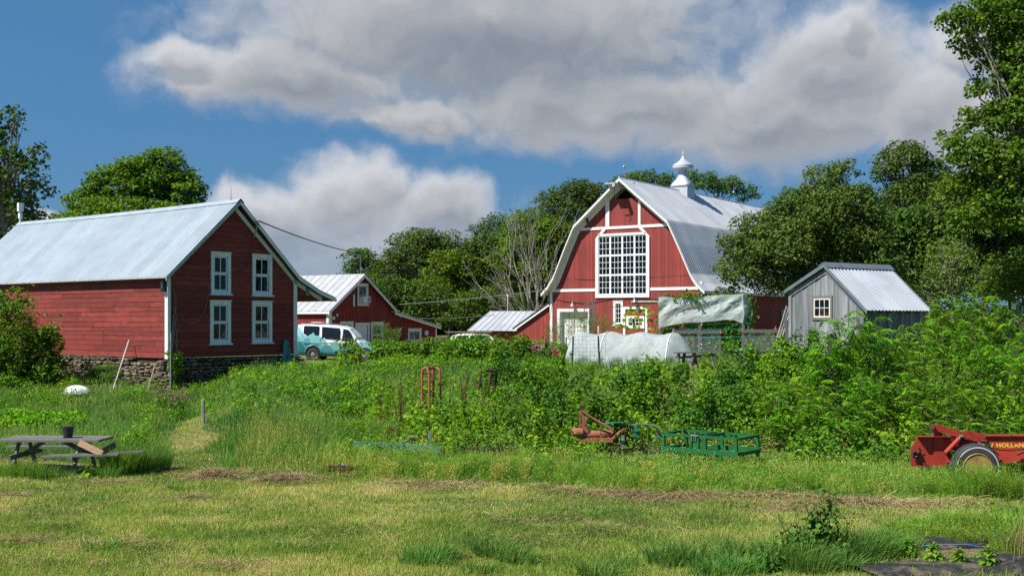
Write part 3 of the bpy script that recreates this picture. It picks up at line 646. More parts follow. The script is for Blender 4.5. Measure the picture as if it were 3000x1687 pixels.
# ------------------------------------------------------------------ gambrel barn
def main_barn():
    rng = random.Random(11); zb = 1.3; W, L = 11.1, 34.0; c = 5.57
    root = empty('gambrel_barn', (2.62, 76.99, zb), RAD(-34), 'large red gambrel roofed barn with tall many paned window and roof cupola', 'barn')
    G = lambda s, z, d: (s, -d, z - zb); Rr = lambda t, z, d: (W + d, t, z - zb); Ll = lambda t, z, d: (-d, t, z - zb); K = lambda s, z, d: (s, L + d, z - zb)
    out = [(0, 1.2), (W, 1.2), (W, 4.7), (8.93, 9.22), (c, 12.05), (2.2, 9.22), (0, 4.7)]
    big = (3.54, 4.65, 7.5, 9.05); gar = (.55, 1.2, 3.15, 3.95); sw = (4.85, 2.85, 5.58, 4.42); door = (5.60, 1.2, 7.34, 4.05)
    pan = (4.56, 9.30, 6.66, 12.2)
    holes = [(3.72, 4.83, 7.32, 8.72), (.73, 1.2, 2.97, 3.77), (5.0, 3.0, 5.43, 4.27), (5.6, 1.2, 7.3, 4.0), pan]
    w = MB(); boards(w, G, out, holes, 'v', .275, .022, rng, gap=.02, maxlen=9, jit=.004, batten=.035, bthick=.012)
    w.build('gable_wall', 'red_battens', root)
    w = MB(); sheet(w, G, out, holes, -.004); w.build('gap_shade_backing', 'dark_interior', root)  # near-black backing sheet, puts shade into the gaps between the boards
    w = MB(); sd_ = [(0, 1.2), (L, 1.2), (L, 5.2), (0, 5.2)]
    boards(w, Rr, sd_, [], 'v', .28, .022, rng, gap=.02, maxlen=9, jit=.004, batten=.035, bthick=.012); sheet(w, Rr, sd_, [], -.004)
    sheet(w, Ll, sd_, [], 0); sheet(w, K, out, [], 0); w.build('side_wall', 'red_battens', root)
    # upper hay door and dark opening
    w = MB(); boards(w, G, [(4.57, 9.31), (6.65, 9.31), (6.65, 11.06), (4.57, 11.06)], [], 'v', .34, .02, rng, gap=.004, jit=.001, d0=-.03); w.build('hay_door', 'red_battens', root)
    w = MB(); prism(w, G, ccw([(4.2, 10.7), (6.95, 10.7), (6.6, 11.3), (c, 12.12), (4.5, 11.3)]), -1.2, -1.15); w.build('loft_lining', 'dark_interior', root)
    half = [(0, 12.35), (3.42, 9.45), (4.11, 8.05), (5.0, 6.10), (5.45, 5.47), (5.97, 4.97)]
    prof = lambda sg: [(c + sg * a, b - zb) for a, b in half][::-1]
    r = MB(); corr_roof(r, prof(1)[-2:], -.62, L + .5, .28, .055, 'sine', rng=rng, sheetw=1.1); corr_roof(r, prof(-1)[-2:], -.62, L + .5, .28, .055, 'sine', rng=rng, sheetw=1.1)
    r.build('upper_roof', 'silver_roof', root, recalc=False)
    r = MB(); corr_roof(r, prof(1)[:-1], -.62, L + .5, .28, .055, 'sine', rng=rng, sheetw=1.1); corr_roof(r, prof(-1)[:-1], -.62, L + .5, .28, .055, 'sine', rng=rng, sheetw=1.1)
    r.build('lower_roof', 'silver_roof', root, recalc=False)
    s = MB()
    for sg in (1, -1):
        p = prof(sg)
        for a, b in zip(p, p[1:]):
            z0, z1 = .035, .13
            s.faces([(a[0], -.60, a[1] - z0), (b[0], -.60, b[1] - z0), (b[0], L + .4, b[1] - z0), (a[0], L + .4, a[1] - z0),
                     (a[0], -.60, a[1] - z1), (b[0], -.60, b[1] - z1), (b[0], L + .4, b[1] - z1), (a[0], L + .4, a[1] - z1)],
                    [(0, 1, 2, 3), (7, 6, 5, 4), (0, 4, 5, 1), (3, 2, 6, 7), (0, 3, 7, 4), (1, 5, 6, 2)])
    s.build('soffit', 'white_paint', root)
    b = MB()
    for sg in (1, -1):
        p = [(x, z + zb) for x, z in prof(sg)]
        for q0, q1 in zip(p, p[1:]): prism(b, G, ccw([(q0[0], q0[1] - .02), (q1[0], q1[1] - .02), (q1[0], q1[1] - .19), (q0[0], q0[1] - .19)]), .605, .64)
    b.build('bargeboard', 'white_paint', root)
    b = MB()
    for sg in (1, -1):
        p = [(x, z + zb) for x, z in prof(sg)][1:]
        for q0, q1 in zip(p, p[1:]):
            o = .16 * sg * -1
            prism(b, G, ccw([(q0[0], q0[1] - .13), (q1[0], q1[1] - .13), (q1[0] + o, q1[1] - .36), (q0[0] + o, q0[1] - .36)]), .028, .06)
    b.build('frieze_board', 'white_paint', root)
    B = lambda x0, z0, x1, z1, d0, d1, mm: prism(mm, G, [(x0, z0), (x1, z0), (x1, z1), (x0, z1)], d0, d1)
    for q in ((.0, 5.08, 3.5, 5.27, .03, .07), (7.54, 5.08, W, 5.27, .03, .07), (2.32, 9.12, 8.82, 9.30, .035, .075), (4.27, 9.302, 4.555, 11.25, .03, .07), (6.662, 9.302, 6.84, 11.2, .03, .07), (-.03, 1.2, .17, 5.078, .03, .072), (W - .17, 1.2, W + .03, 5.078, .03, .072), (W - .2, 5.272, W + .03, 5.6, .03, .058), (-.03, 5.272, .2, 5.6, .03, .058)):
        t = MB(); B(*q, t); t.build('wall_trim', 'white_paint', root)
    # big window: 4 x 3 lights of 3 x 3 panes, chamfered head
    f = MB(); x0, z0, x1, z1 = 3.54, 4.65, 7.5, 9.1
    B(x0, z0, x0 + .2, 8.55, .03, .13, f); B(x1 - .2, z0, x1, 8.55, .03, .13, f); B(x0 + .2, z0, x1 - .2, z0 + .2, .03, .13, f); B(x0 + .2, 8.68, x1 - .2, 8.83, .03, .12, f)
    prism(f, G, ccw([(x0, 8.552), (x0 + .2, 8.552), (x0 + .78, 9.11), (x0 + .52, 9.11)]), .03, .12); prism(f, G, ccw([(x1, 8.552), (x1 - .2, 8.552), (x1 - .78, 9.11), (x1 - .52, 9.11)]), .03, .12)
    wf = f.build('tall_window', 'white_paint', root)
    f = MB(); gx0, gx1, gz0, gz1 = x0 + .2, x1 - .2, z0 + .2, 8.68; cw = (gx1 - gx0) / 4; ch = (gz1 - gz0) / 3
    for i in range(4):
        for j in range(3):
            a0, a1, b0, b1 = gx0 + i * cw, gx0 + (i + 1) * cw, gz0 + j * ch, gz0 + (j + 1) * ch
            e = .062
            B(a0, b0, a0 + e, b1, .0, .08, f); B(a1 - e, b0, a1, b1, .0, .08, f); B(a0 + e, b0, a1 - e, b0 + e, .0, .08, f); B(a0 + e, b1 - e, a1 - e, b1, .0, .08, f)
            for k in (1, 2):
                xx = a0 + e + (cw - 2 * e) * k / 3; B(xx - .013, b0 + e, xx + .013, b1 - e, .02, .065, f)
                zz = b0 + e + (ch - 2 * e) * k / 3; B(a0 + e, zz - .013, a1 - e, zz + .013, .021, .064, f)
    f.build('window_sash', 'white_paint', wf)
    g = MB(); g.poly([G(gx0, gz0, .04), G(gx1, gz0, .04), G(gx1, gz1, .04), G(gx0, gz1, .04)]); g.build('pane', 'window_glass', wf, recalc=False)
    it = MB(); boards(it, lambda s, z, d: (s, 5.0 - d, z - zb), [(0.3, 4.5), (W - .3, 4.5), (W - .3, 6.9), (0.3, 6.9)], [], 'h', .24, .03, rng, gap=.03, maxlen=4); it.build('loft_partition', 'barn_interior_wood', root)
    it = MB(); it.box((.1, .05, 4.55 - zb), (W - .1, 5.1, 4.62 - zb)); it.build('loft_floor', 'pale_floor', root)
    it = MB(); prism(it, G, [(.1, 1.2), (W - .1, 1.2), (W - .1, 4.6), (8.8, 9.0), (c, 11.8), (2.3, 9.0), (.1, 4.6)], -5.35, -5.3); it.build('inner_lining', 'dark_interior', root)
    # garage door
    f = MB(); x0, z0, x1, z1 = gar; B(x0, z0, x0 + .2, z1, .03, .075, f); B(x1 - .2, z0, x1, z1, .03, .075, f); B(x0 + .2, z1 - .2, x1 - .2, z1, .03, .075, f)
    B(x0 + .17, z0, x0 + .2, z1 - .2, -.35, .029, f); B(x1 - .2, z0, x1 - .17, z1 - .2, -.35, .029, f); B(x0 + .2, z1 - .2, x1 - .2, z1 - .17, -.35, .029, f)
    gd = f.build('garage_door', 'white_paint', root); f = MB()
    z = z0
    while z < z1 - .21:
        prism(f, G, [(x0 + .2, z), (x1 - .2, z), (x1 - .2, z + .083), (x0 + .2, z + .083)], -.36, -.30, rng.random(), .25); z += .085
    f.build('slats', 'white_paint', gd)
    window(root, lambda s, z, d: G(s, z, d + .022), (4.85, 2.85, 5.56, 4.42), cas=.15, cols=2, rows=4, sashes=1, mun=.025, rail=.04)
    f = MB(); x0, z0, x1, z1 = 5.58, 1.2, 7.34, 4.05; B(x0, z0, x0 + .16, z1, .03, .08, f); B(x1 - .16, z0, x1, z1, .03, .08, f); B(x0 + .16, z1 - .16, x1 - .16, z1, .03, .08, f)
    dr = f.build('stable_door', 'white_paint', root)
    f = MB(); boards(f, G, [(5.742, 1.2), (7.178, 1.2), (7.178, 3.888), (5.742, 3.888)], [(5.95, 2.8, 6.95, 3.36)], 'v', .2, .02, rng, gap=.012, d0=-.02); f.build('door_leaf', 'red_battens', dr)
    window(dr, lambda s, z, d: G(s, z, d + .005), (5.80, 2.66, 7.10, 3.46), cas=.16, cols=4, rows=2, sashes=1, mun=.03, rail=.03, sill=False, name='door_window', head=False)
    f = MB(); B(6.2, 4.33, 10.6, 4.42, .03, .1, f); f.build('door_track', 'grey_trim_wood', root)
    for sx, sz in ((1.9, 4.33), (6.55, 4.55)):
        m = MB(); m.tube([G(sx, sz, .03), G(sx, sz + .12, .16), G(sx, sz + .1, .3), G(sx, sz, .34)], .02, 6); m.lathe([(.05, .02), (.07, -.05), (.17, -.22), (.16, -.22)], 12, G(sx, sz, .34)); m.build('barn_lamp', 'grey_metal', root)
    # hay track hood under the peak
    m = MB(); m.box((c - .1, -1.35, 11.72 - zb), (c + .1, .1, 11.92 - zb)); m.box((c - .75, -1.15, 11.93 - zb), (c - .05, -.62, 12.02 - zb)); m.build('hay_track', 'grey_trim_wood', root)
    m = MB(); m.box((c - .45, -1.3, 11.62 - zb), (c - .1, -1.25, 11.66 - zb)); m.tube([G(c, 11.72, 1.2), G(c - .02, 11.2, 1.2), G(c - .12, 11.15, 1.2)], .025, 5); m.build('hay_hook', 'dark_wire', root)
    m = MB(); m.tube([G(2.9, 9.75, .07), G(3.0, 9.75, .07)], .03, 6); m.box(G(2.88, 9.6, .2), G(2.98, 9.9, .04)); m.build('wall_bracket', 'rust', root)
    m = MB(); m.tube([G(-.5, 6.02, .02), G(2, 5.9, .03), G(5, 5.85, .15), G(8, 5.93, .03), G(10.6, 6.02, .03)], .013, 5); m.tube([G(0, 4.7, .05), G(1.2, 4.45, .07), G(3, 4.3, .08), G(4.7, 4.62, .1), G(7, 4.62, .1), G(9.5, 4.45, .06), G(11, 4.5, .05)], .02, 5); m.build('cable', 'dark_wire', root)
    # lightning rods with glass balls
    for tt in (.1, 18., 27., 33.):
        m = MB(); m.tube([(c, tt, 12.3 - zb), (c, tt, 13.75 - zb)], [.018, .008], 5); m.lathe([(0, -.1), (.07, -.07), (.1, 0), (.07, .07), (0, .1)], 10, (c, tt, 13.15 - zb)); m.build('lightning_rod', 'grey_metal', root)
    m = MB(); m.tube([(c, -.6, 12.38 - zb), (c, L + .5, 12.38 - zb)], .06, 6); m.build('ridge_cap', 'silver_roof', root)
    # cupola: square base, flared skirt, round neck, onion hat
    y0 = 8.9; m = MB(); b = .62
    m.box((c - b, y0 - b, 11.6 - zb), (c + b, y0 + b, 12.72 - zb)); cu = m.build('cupola', 'silver_roof', root)
    n = 32; rings = []
    for tq, rr, zz in ((1, .69, 12.70), (1, .70, 12.80), (.8, .60, 12.98), (.45, .47, 13.2), (.15, .37, 13.42), (0, .335, 13.58), (0, .33, 13.9)):
        ring = []
        for k in range(n):
            a = 2 * math.pi * k / n + math.pi / n; cx_, sx_ = math.cos(a), math.sin(a); q = max(abs(cx_), abs(sx_)); sqx, sqy = cx_ / q, sx_ / q
            ring.append((c + rr * (cx_ * (1 - tq) + sqx * tq), y0 + rr * (sx_ * (1 - tq) + sqy * tq), zz - zb))
        rings.append(ring)
    m = MB(); P = [v for q in rings for v in q]; m.faces(P, [(i * n + k, i * n + (k + 1) % n, (i + 1) * n + (k + 1) % n, (i + 1) * n + k) for i in range(len(rings) - 1) for k in range(n)])
    m.build('skirt', 'silver_roof', cu, smooth=True)
    m = MB(); m.lathe([(.33, 13.88), (.36, 13.9), (.72, 13.97), (.745, 14.02), (.735, 14.06), (.75, 14.1), (.735, 14.15), (.745, 14.2), (.70, 14.27), (.56, 14.36), (.40, 14.46), (.24, 14.6), (.13, 14.74), (.06, 14.88), (.03, 14.93), (.07, 15.0), (.02, 15.06), (.012, 15.3), (0, 15.32)], 24, (c, y0, -zb)); m.tube([(c - .14, y0, 15.16 - zb), (c + .14, y0, 15.16 - zb)], .012, 4)
    m.build('cupola_cap', 'silver_roof', cu, smooth=True)
    # lean-to on the left
    o2 = ccw([(-.02, 1.2), (-.02, 4.28), (-2.95, 2.55), (-2.95, 1.2)])
    w = MB(); LG = lambda s, z, d: G(s, z, d - .3); boards(w, LG, o2, [], 'v', .275, .022, rng, gap=.02, batten=.035, bthick=.012); sheet(w, LG, o2, [], -.004); w.box((-2.95, .5, 1.2 - zb), (-2.9, 9, 2.6 - zb)); w.build('lean_to_wall', 'red_battens', root)
    m = MB(); prism(m, LG, ccw([(-.02, 4.42), (-3.15, 2.56), (-3.15, 2.64), (-.02, 4.52)]), -9, .28); m.build('lean_to_roof', 'black_shingle', root)
    m = MB(); prism(m, LG, ccw([(-.02, 4.24), (-3.12, 2.40), (-3.12, 2.57), (-.02, 4.41)]), .2, .24); m.build('lean_to_bargeboard', 'white_paint', root)
    m = MB(); prism(m, Rr, [(13.4, 3.15), (13.9, 3.15), (13.9, 3.95), (13.4, 3.95)], .04, .1); m.build('meter_box', 'grey_metal', root)
main_barn()

# ------------------------------------------------------------------ low annex with pale roof beside the lean-to
def annex():
    zb = 1.3; root = empty('low_shed', (-1.2, 84.0, zb), RAD(-6), 'low shed with pale sheet metal roof left of the gambrel barn', 'shed'); rng = random.Random(2)
    r = MB(); P = lambda x, y, z: (x, y, z - zb)
    for i in range(12):
        a, b = i / 12, (i + 1) / 12; t = rng.random()
        r.poly([P(-1.75 + a * 5.6, -2.6, 2.42), P(-1.75 + b * 5.6, -2.6, 2.42), P(-.55 + b * 4.8, 1.2, 3.86), P(-.55 + a * 4.8, 1.2, 3.86)], t)
        r.poly([P(-.55 + a * 4.8, 1.2, 3.86), P(-.55 + b * 4.8, 1.2, 3.86), P(-.55 + b * 4.8, 5, 2.4), P(-.55 + a * 4.8, 5, 2.4)], t)
    for i in range(13):
        a = i / 12; r.bar(P(-1.75 + a * 5.6, -2.6, 2.44), P(-.55 + a * 4.8, 1.2, 3.88), .03, .03)
    r.build('roof', 'silver_roof', root)
    w = MB(); w.box(P(-1.4, -2.3, 1.2), P(3.6, -2.2, 2.42)); w.poly([P(-1.4, -2.3, 1.2), P(-.5, 4.8, 1.2), P(-.5, 4.8, 2.4), P(-.52, 1.2, 3.8), P(-1.4, -2.3, 2.42)]); w.box(P(-.4, 4.7, 1.2), P(4, 4.8, 2.4)); w.build('wall', 'red_battens', root)
    m = MB(); m.tube([P(.75, 1.2, 3.8), P(.75, 1.2, 4.95)], .02, 6); m.lathe([(0, -.09), (.09, 0), (0, .09)], 10, P(.75, 1.2, 5.0)); m.build('roof_knob', 'white_plastic', root)
annex()

# ------------------------------------------------------------------ small red house with lean-to
def house():
    rng = random.Random(21); zb = 1.25
    root = empty('red_house', (-10.95, 68.0, zb), RAD(54), 'small red board house with white door, window air conditioner and side lean-to', 'house')
    G = lambda s, z, d: (s, -d, z - zb); S = lambda t, z, d: (-d, t, z - zb)
    W, L, ap = 5.85, 11.0, 2.83
    out = [(0, 1.2), (W, 1.2), (W, 3.72), (ap, 5.92), (0, 3.80)]; lean = [(W + .002, 1.2), (9.95, 1.2), (9.95, 2.70), (W + .002, 3.58)]
    w1 = (.9, 1.45, 2.03, 3.08); dr = (2.21, 1.2, 3.48, 3.03); w2 = (3.61, 1.45, 4.73, 3.05); lw = (7.1, 1.75, 8.41, 2.62); ac = (2.41, 4.11, 3.35, 5.42)
    inn = lambda q, e=.1: (q[0] + e, q[1] + e, q[2] - e, q[3] - e)
    holes = [inn(w1), (dr[0] + .1, 1.2, dr[2] - .1, dr[3] - .1), inn(w2), inn(lw), inn(ac)]
    w = MB()
    for o in (out, lean): boards(w, G, o, holes, 'v', .30, .022, rng, gap=.004, maxlen=9, jit=.002, batten=.04, bthick=.014); sheet(w, G, o, holes, -.004)
    sd_ = [(0, 1.2), (L, 1.2), (L, 3.8), (0, 3.8)]; boards(w, S, sd_, [], 'v', .30, .022, rng, gap=.004, maxlen=9, jit=.002, batten=.04, bthick=.014); sheet(w, S, sd_, [], -.004)
    w.box((0, L, 1.2 - zb), (9.95, L + .1, 2.7 - zb)); w.box((9.9, 0, 1.2 - zb), (9.95, L, 2.7 - zb)); w.build('wall', 'red_house_boards', root)
    r = MB(); corr_roof(r, [(-.28, 3.72 - zb), (ap, 6.04 - zb)], -.32, L, .62, .035, 'rib', rng=rng, sheetw=.62); corr_roof(r, [(6.15, 3.58 - zb), (ap, 6.04 - zb)], -.32, L, .62, .035, 'rib', rng=rng, sheetw=.62)
    r.build('roof', 'house_roof', root, recalc=False)
    r = MB(); prism(r, G, ccw([(5.5, 3.70), (10.2, 2.72), (10.2, 2.80), (5.5, 3.78)]), -L, .34); r.build('lean_to_roof', 'house_roof', root)
    b = MB()
    for p, q in (((-.28, 3.70), (ap, 6.02)), ((ap, 6.02), (6.15, 3.56))): prism(b, G, ccw([(p[0], p[1] - .02), (q[0], q[1] - .02), (q[0], q[1] - .2), (p[0], p[1] - .2)]), .26, .31)
    prism(b, G, ccw([(5.6, 3.68), (10.18, 2.72), (10.18, 2.58), (5.6, 3.54)]), .26, .30); b.box((-.27, -.3, 3.56 - zb), (-.24, L, 3.70 - zb)); b.build('bargeboard', 'white_paint', root)
    s = MB(); 
    for p, q in (((-.26, 3.70), (ap, 6.01)), ((ap, 6.01), (6.13, 3.56))):
        s.poly([G(p[0], p[1] - .04, .26), G(q[0], q[1] - .04, .26), G(q[0], q[1] - .04, -L), G(p[0], p[1] - .04, -L)])
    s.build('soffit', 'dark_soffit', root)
    t = MB(); prism(t, G, [(-.03, 1.2), (.18, 1.2), (.18, 3.75), (-.03, 3.75)], .04, .07); prism(t, S, [(-.05, 1.2), (.14, 1.2), (.14, 3.75), (-.05, 3.75)], .04, .07); t.build('corner_trim', 'white_paint', root); t = MB(); prism(t, G, [(9.85, 1.2), (9.98, 1.2), (9.98, 2.66), (9.85, 2.66)], .04, .07); t.build('corner_trim', 'white_paint', root)
    GG = lambda s, z, d: G(s, z, d + .03)
    for q in (w1, w2): window(root, GG, q, cas=.16, cols=1, sashes=2)
    window(root, GG, lw, cas=.13, cols=2, sashes=1); a = window(root, GG, ac, cas=.11, cols=1, sashes=1, rows=2)
    m = MB(); m.box((2.58, -.42, 4.24 - zb), (3.2, .05, 4.66 - zb)); acb = m.build('air_conditioner', 'white_plastic', root)
    m = MB(); m.box((2.92, -.43, 4.27 - zb), (3.17, -.419, 4.62 - zb)); m.build('grille', 'grey_metal', acb)
    b = MB(); q = dr
    for x0, z0, x1, z1 in ((q[0], q[1], q[0] + .14, q[3]), (q[2] - .14, q[1], q[2], q[3]), (q[0] + .14, q[3] - .14, q[2] - .14, q[3])): prism(b, G, [(x0, z0), (x1, z0), (x1, z1), (x0, z1)], .03, .075)
    d = b.build('door', 'white_paint', root); b = MB(); prism(b, G, [(q[0] + .142, 1.2), (q[2] - .142, 1.2), (q[2] - .142, q[3] - .142), (q[0] + .142, q[3] - .142)], -.04, 0)
    for z0 in (1.3, 1.85, 2.35): prism(b, G, [(q[0] + .25, z0), (q[2] - .25, z0), (q[2] - .25, z0 + .38), (q[0] + .25, z0 + .38)], .0, .015)
    b.build('door_leaf', 'white_paint', d)
    for s0, z0, rr in ((.62, 3.5, .09), (.33, 3.32, .11)):
        m = MB(); m.lathe([(0, -.12), (rr, -.06), (rr, 0), (.03, .06)], 10, G(s0, z0, .05), 'y'); m.build('wall_lamp', 'white_plastic', root)
    m = MB(); prism(m, G, [(2.02, 4.03), (2.14, 4.03), (2.14, 4.75), (2.02, 4.75)], .03, .08); m.build('wall_plate', 'white_plastic', root)
    m = MB(); prism(m, G, [(8.75, 2.2), (9.05, 2.2), (9.05, 2.48), (8.75, 2.48)], .03, .12); m.build('wall_vent', 'white_plastic', root)
    m = MB(); m.tube([(ap, .1, 6.0 - zb), (ap, .1, 7.2 - zb)], .018, 5); m.build('roof_mast', 'grey_metal', root)
    m = MB()
    for z0 in np.arange(2.3, 2.9, .06): prism(m, G, [(3.80, z0), (4.54, z0), (4.54, z0 + .045), (3.80, z0 + .045)], -.10, -.09)
    m.build('blind', 'white_plastic', root); m = MB()
    for z0 in np.arange(2.3, 2.9, .06): prism(m, G, [(1.10, z0), (1.84, z0), (1.84, z0 + .045), (1.10, z0 + .045)], -.10, -.09)
    m.build('blind', 'white_plastic', root)
    m = MB(); prism(m, G, [(2.56, 4.9), (3.2, 4.9), (3.2, 5.28), (2.56, 5.28)], -.12, -.1); m.build('curtain', 'tunnel_cloth', root)
house()

# ------------------------------------------------------------------ grey board shed
def shed():
    rng = random.Random(31); zb = 1.45
    root = empty('garden_shed', (8.81, 36.0, zb), RAD(-55), 'small unpainted grey plank shed with corrugated metal roof and cream window', 'shed')
    W, L, ap = 2.81, 3.0, 1.45
    G = lambda s, z, d: (s, -d, z - zb); R = lambda t, z, d: (W + d, t, z - zb); Ll = lambda t, z, d: (-d, t, z - zb); K = lambda s, z, d: (s, L + d, z - zb)
    out = [(0, 1.4), (W, 1.4), (W, 3.58), (ap, 4.80), (0, 4.10)]; win = (.90, 3.2, 1.69, 3.94); h = [(.96, 3.26, 1.63, 3.88)]
    w = MB(); boards(w, G, out, h, 'v', .265, .022, rng, gap=.012, maxlen=2.9, jit=.008, batten=.05, bthick=.012); sheet(w, G, out, h, -.004); w.build('gable_wall', 'weathered_wood', root)
    w = MB(); sd_ = [(0, 1.4), (L, 1.4), (L, 3.58), (0, 3.58)]; boards(w, R, sd_, [], 'v', .22, .022, rng, gap=.014, maxlen=5, jit=.008, batten=.05, bthick=.016); sheet(w, R, sd_, [], -.004); sheet(w, Ll, [(0, 1.4), (L, 1.4), (L, 4.1), (0, 4.1)], [], 0); sheet(w, K, out, [], 0); w.build('side_wall', 'weathered_wood', root)
    t = MB(); prism(t, G, [(-.03, 1.4), (.09, 1.4), (.09, 4.12), (-.03, 4.06)], .036, .06); t.build('corner_trim', 'weathered_wood', root); t = MB(); prism(t, G, [(W - .07, 1.4), (W + .03, 1.4), (W + .03, 3.52), (W - .07, 3.6)], .036, .06); t.build('corner_trim', 'weathered_wood', root)
    r = MB(); corr_roof(r, [(3.03, 3.47 - zb), (ap, 4.90 - zb)], -.16, L + .06, .165, .03, 'sine', rng=rng); corr_roof(r, [(-.1, 4.12 - zb), (ap, 4.90 - zb)], -.16, L + .06, .165, .03, 'sine', rng=rng); r.build('roof', 'shed_roof', root, recalc=False)
    m = MB(); prism(m, G, ccw([(ap, 4.965), (ap + .19, 4.80), (ap + .19, 4.785), (ap, 4.935)]), -L - .07, .17); prism(m, G, ccw([(ap, 4.965), (ap - .2, 4.865), (ap - .2, 4.85), (ap, 4.935)]), -L - .07, .17); m.build('ridge_cap', 'grey_flashing', root)
    b = MB(); prism(b, G, ccw([(-.11, 4.14), (ap, 4.925), (ap, 4.80), (-.11, 4.03)]), .155, .175); prism(b, G, ccw([(3.05, 3.49), (ap, 4.925), (ap, 4.80), (3.05, 3.37)]), .155, .175); b.build('bargeboard', 'grey_flashing', root)
    b = MB(); prism(b, G, ccw([(0, 4.06), (ap, 4.77), (ap, 4.62), (0, 3.92)]), .037, .062); prism(b, G, ccw([(W, 3.58), (ap, 4.77), (ap, 4.62), (W, 3.44)]), .037, .062); b.build('frieze_board', 'weathered_wood', root)
    GG = lambda s, z, d: G(s, z, d + .035)
    f = MB(); x0, z0, x1, z1 = win
    for q in ((x0, z0, x1, z0 + .075), (x0, z1 - .075, x1, z1), (x0, z0 + .075, x0 + .075, z1 - .075), (x1 - .075, z0 + .075, x1, z1 - .075)): prism(f, GG, [(q[0], q[1]), (q[2], q[1]), (q[2], q[3]), (q[0], q[3])], 0, .03)
    wn = f.build('window', 'grey_plank', root)
    f = MB(); a0, a1, b0, b1 = x0 + .077, x1 - .077, z0 + .077, z1 - .077; e = .045
    for q in ((a0, b0, a1, b0 + e), (a0, b1 - e, a1, b1), (a0, b0 + e, a0 + e, b1 - e), (a1 - e, b0 + e, a1, b1 - e)): prism(f, GG, [(q[0], q[1]), (q[2], q[1]), (q[2], q[3]), (q[0], q[3])], -.01, .025)
    for k in (1, 2): x = a0 + e + (a1 - a0 - 2 * e) * k / 3; prism(f, GG, [(x - .011, b0 + e), (x + .011, b0 + e), (x + .011, b1 - e), (x - .011, b1 - e)], -.008, .02)
    zc = (b0 + b1) / 2; prism(f, GG, [(a0 + e, zc - .011), (a1 - e, zc - .011), (a1 - e, zc + .011), (a0 + e, zc + .011)], -.007, .019)
    f.build('sash', 'cream_paint', wn); g = MB(); g.poly([GG(*p, 0) for p in ((a0, b0), (a1, b0), (a1, b1), (a0, b1))]); g.build('pane', 'window_glass', wn, recalc=False)
    for k, (sx, sz, hh) in enumerate(((1.06, 3.3, .2), (1.2, 3.3, .26), (1.36, 3.3, .18))):
        m = MB(); m.lathe([(.045, 0), (.065, hh), (.055, hh)], 10, (sx, .12, sz - zb)); tag(m.build('clay_pot', 'faded_orange', root, smooth=True))
    m = MB(); m.box((.9, .0, 3.27 - zb), (1.7, .25, 3.3 - zb)); m.build('shelf', 'grey_plank', root)
    for t0 in np.arange(.2, 2.9, .45): m = MB(); m.box((W + .02, t0, 3.40 - zb), (W + .2, t0 + .06, 3.5 - zb)); m.build('rafter_tail', 'weathered_wood', root)
shed()
# ------------------------------------------------------------------ vegetation
leafmat('leaf_maple', [(0, (.030, .060, .010)), (.5, (.070, .115, .014)), (1, (.125, .165, .020))], .25, gain=(1.35, 1.55, .8))
leafmat('leaf_woods', [(0, (.020, .040, .010)), (.5, (.042, .070, .015)), (1, (.075, .100, .022))], .25, gain=(1.75, 1.9, 1.2))
leafmat('leaf_apple', [(0, (.024, .042, .014)), (.5, (.050, .080, .022)), (1, (.10, .13, .045))], .25, gain=(1.9, 2.1, 1.2))
leafmat('leaf_birch', [(0, (.030, .060, .013)), (.5, (.066, .108, .017)), (.93, (.120, .160, .026)), (1, (.32, .22, .03))], .35)
leafmat('leaf_poplar', [(0, (.024, .050, .014)), (.5, (.045, .082, .020)), (1, (.085, .12, .035))], .25)
leafmat('leaf_sumac', [(0, (.028, .070, .010)), (.5, (.070, .145, .014)), (1, (.155, .235, .022))], .4, gain=(1.75, 2.15, .9))
leafmat('leaf_bramble', [(0, (.030, .062, .010)), (.45, (.068, .125, .013)), (.85, (.14, .20, .022)), (.97, (.20, .235, .03)), (1, (.22, .12, .03))], .35, gain=(1.65, 1.95, .95))
leafmat('leaf_vine', [(0, (.06, .12, .010)), (.5, (.13, .21, .014)), (1, (.22, .29, .025))], .4)
leafmat('leaf_hedge', [(0, (.028, .060, .013)), (.5, (.060, .112, .018)), (.9, (.115, .175, .024)), (1, (.16, .20, .04))], .35, gain=(1.75, 2.1, 1.05))
leafmat('leaf_bush', [(0, (.035, .07, .010)), (.5, (.075, .125, .013)), (.9, (.14, .18, .025)), (1, (.21, .15, .04))], .3)
leafmat('leaf_nettle', [(0, (.022, .055, .014)), (.5, (.045, .098, .020)), (1, (.085, .15, .035))], .3, gain=(1.7, 2.0, 1.1))
leafmat('leaf_lettuce', [(0, (.07, .13, .02)), (.5, (.12, .20, .03)), (1, (.19, .27, .06))], .35)
leafmat('leaf_frond_blue', [(0, (.05, .10, .05)), (.5, (.075, .14, .06)), (1, (.13, .19, .07))], .3)
leafmat('leaf_dock', [(0, (.07, .022, .012)), (1, (.13, .04, .02))], .1)
leafmat('grass_mown', [(0, (.055, .095, .022)), (.35, (.110, .160, .032)), (.7, (.200, .225, .055)), (.9, (.29, .26, .10)), (1, (.36, .28, .14))], .4, rough=.7, spec=.1, gain=(2.05, 2.35, 2.0))
leafmat('grass_tall', [(0, (.040, .088, .028)), (.5, (.085, .150, .042)), (.85, (.15, .205, .055)), (1, (.26, .22, .09))], .4, rough=.65, spec=.12, gain=(1.5, 1.85, 1.3))
leafmat('grass_weed', [(0, (.062, .115, .020)), (.5, (.13, .20, .034)), (.85, (.21, .255, .05)), (1, (.28, .25, .09))], .4, rough=.65, spec=.12, gain=(1.5, 1.8, 1.3))
leafmat('grass_seed', [(0, (.20, .17, .055)), (.5, (.30, .245, .095)), (1, (.38, .27, .13))], .25, rough=.7, spec=.2)
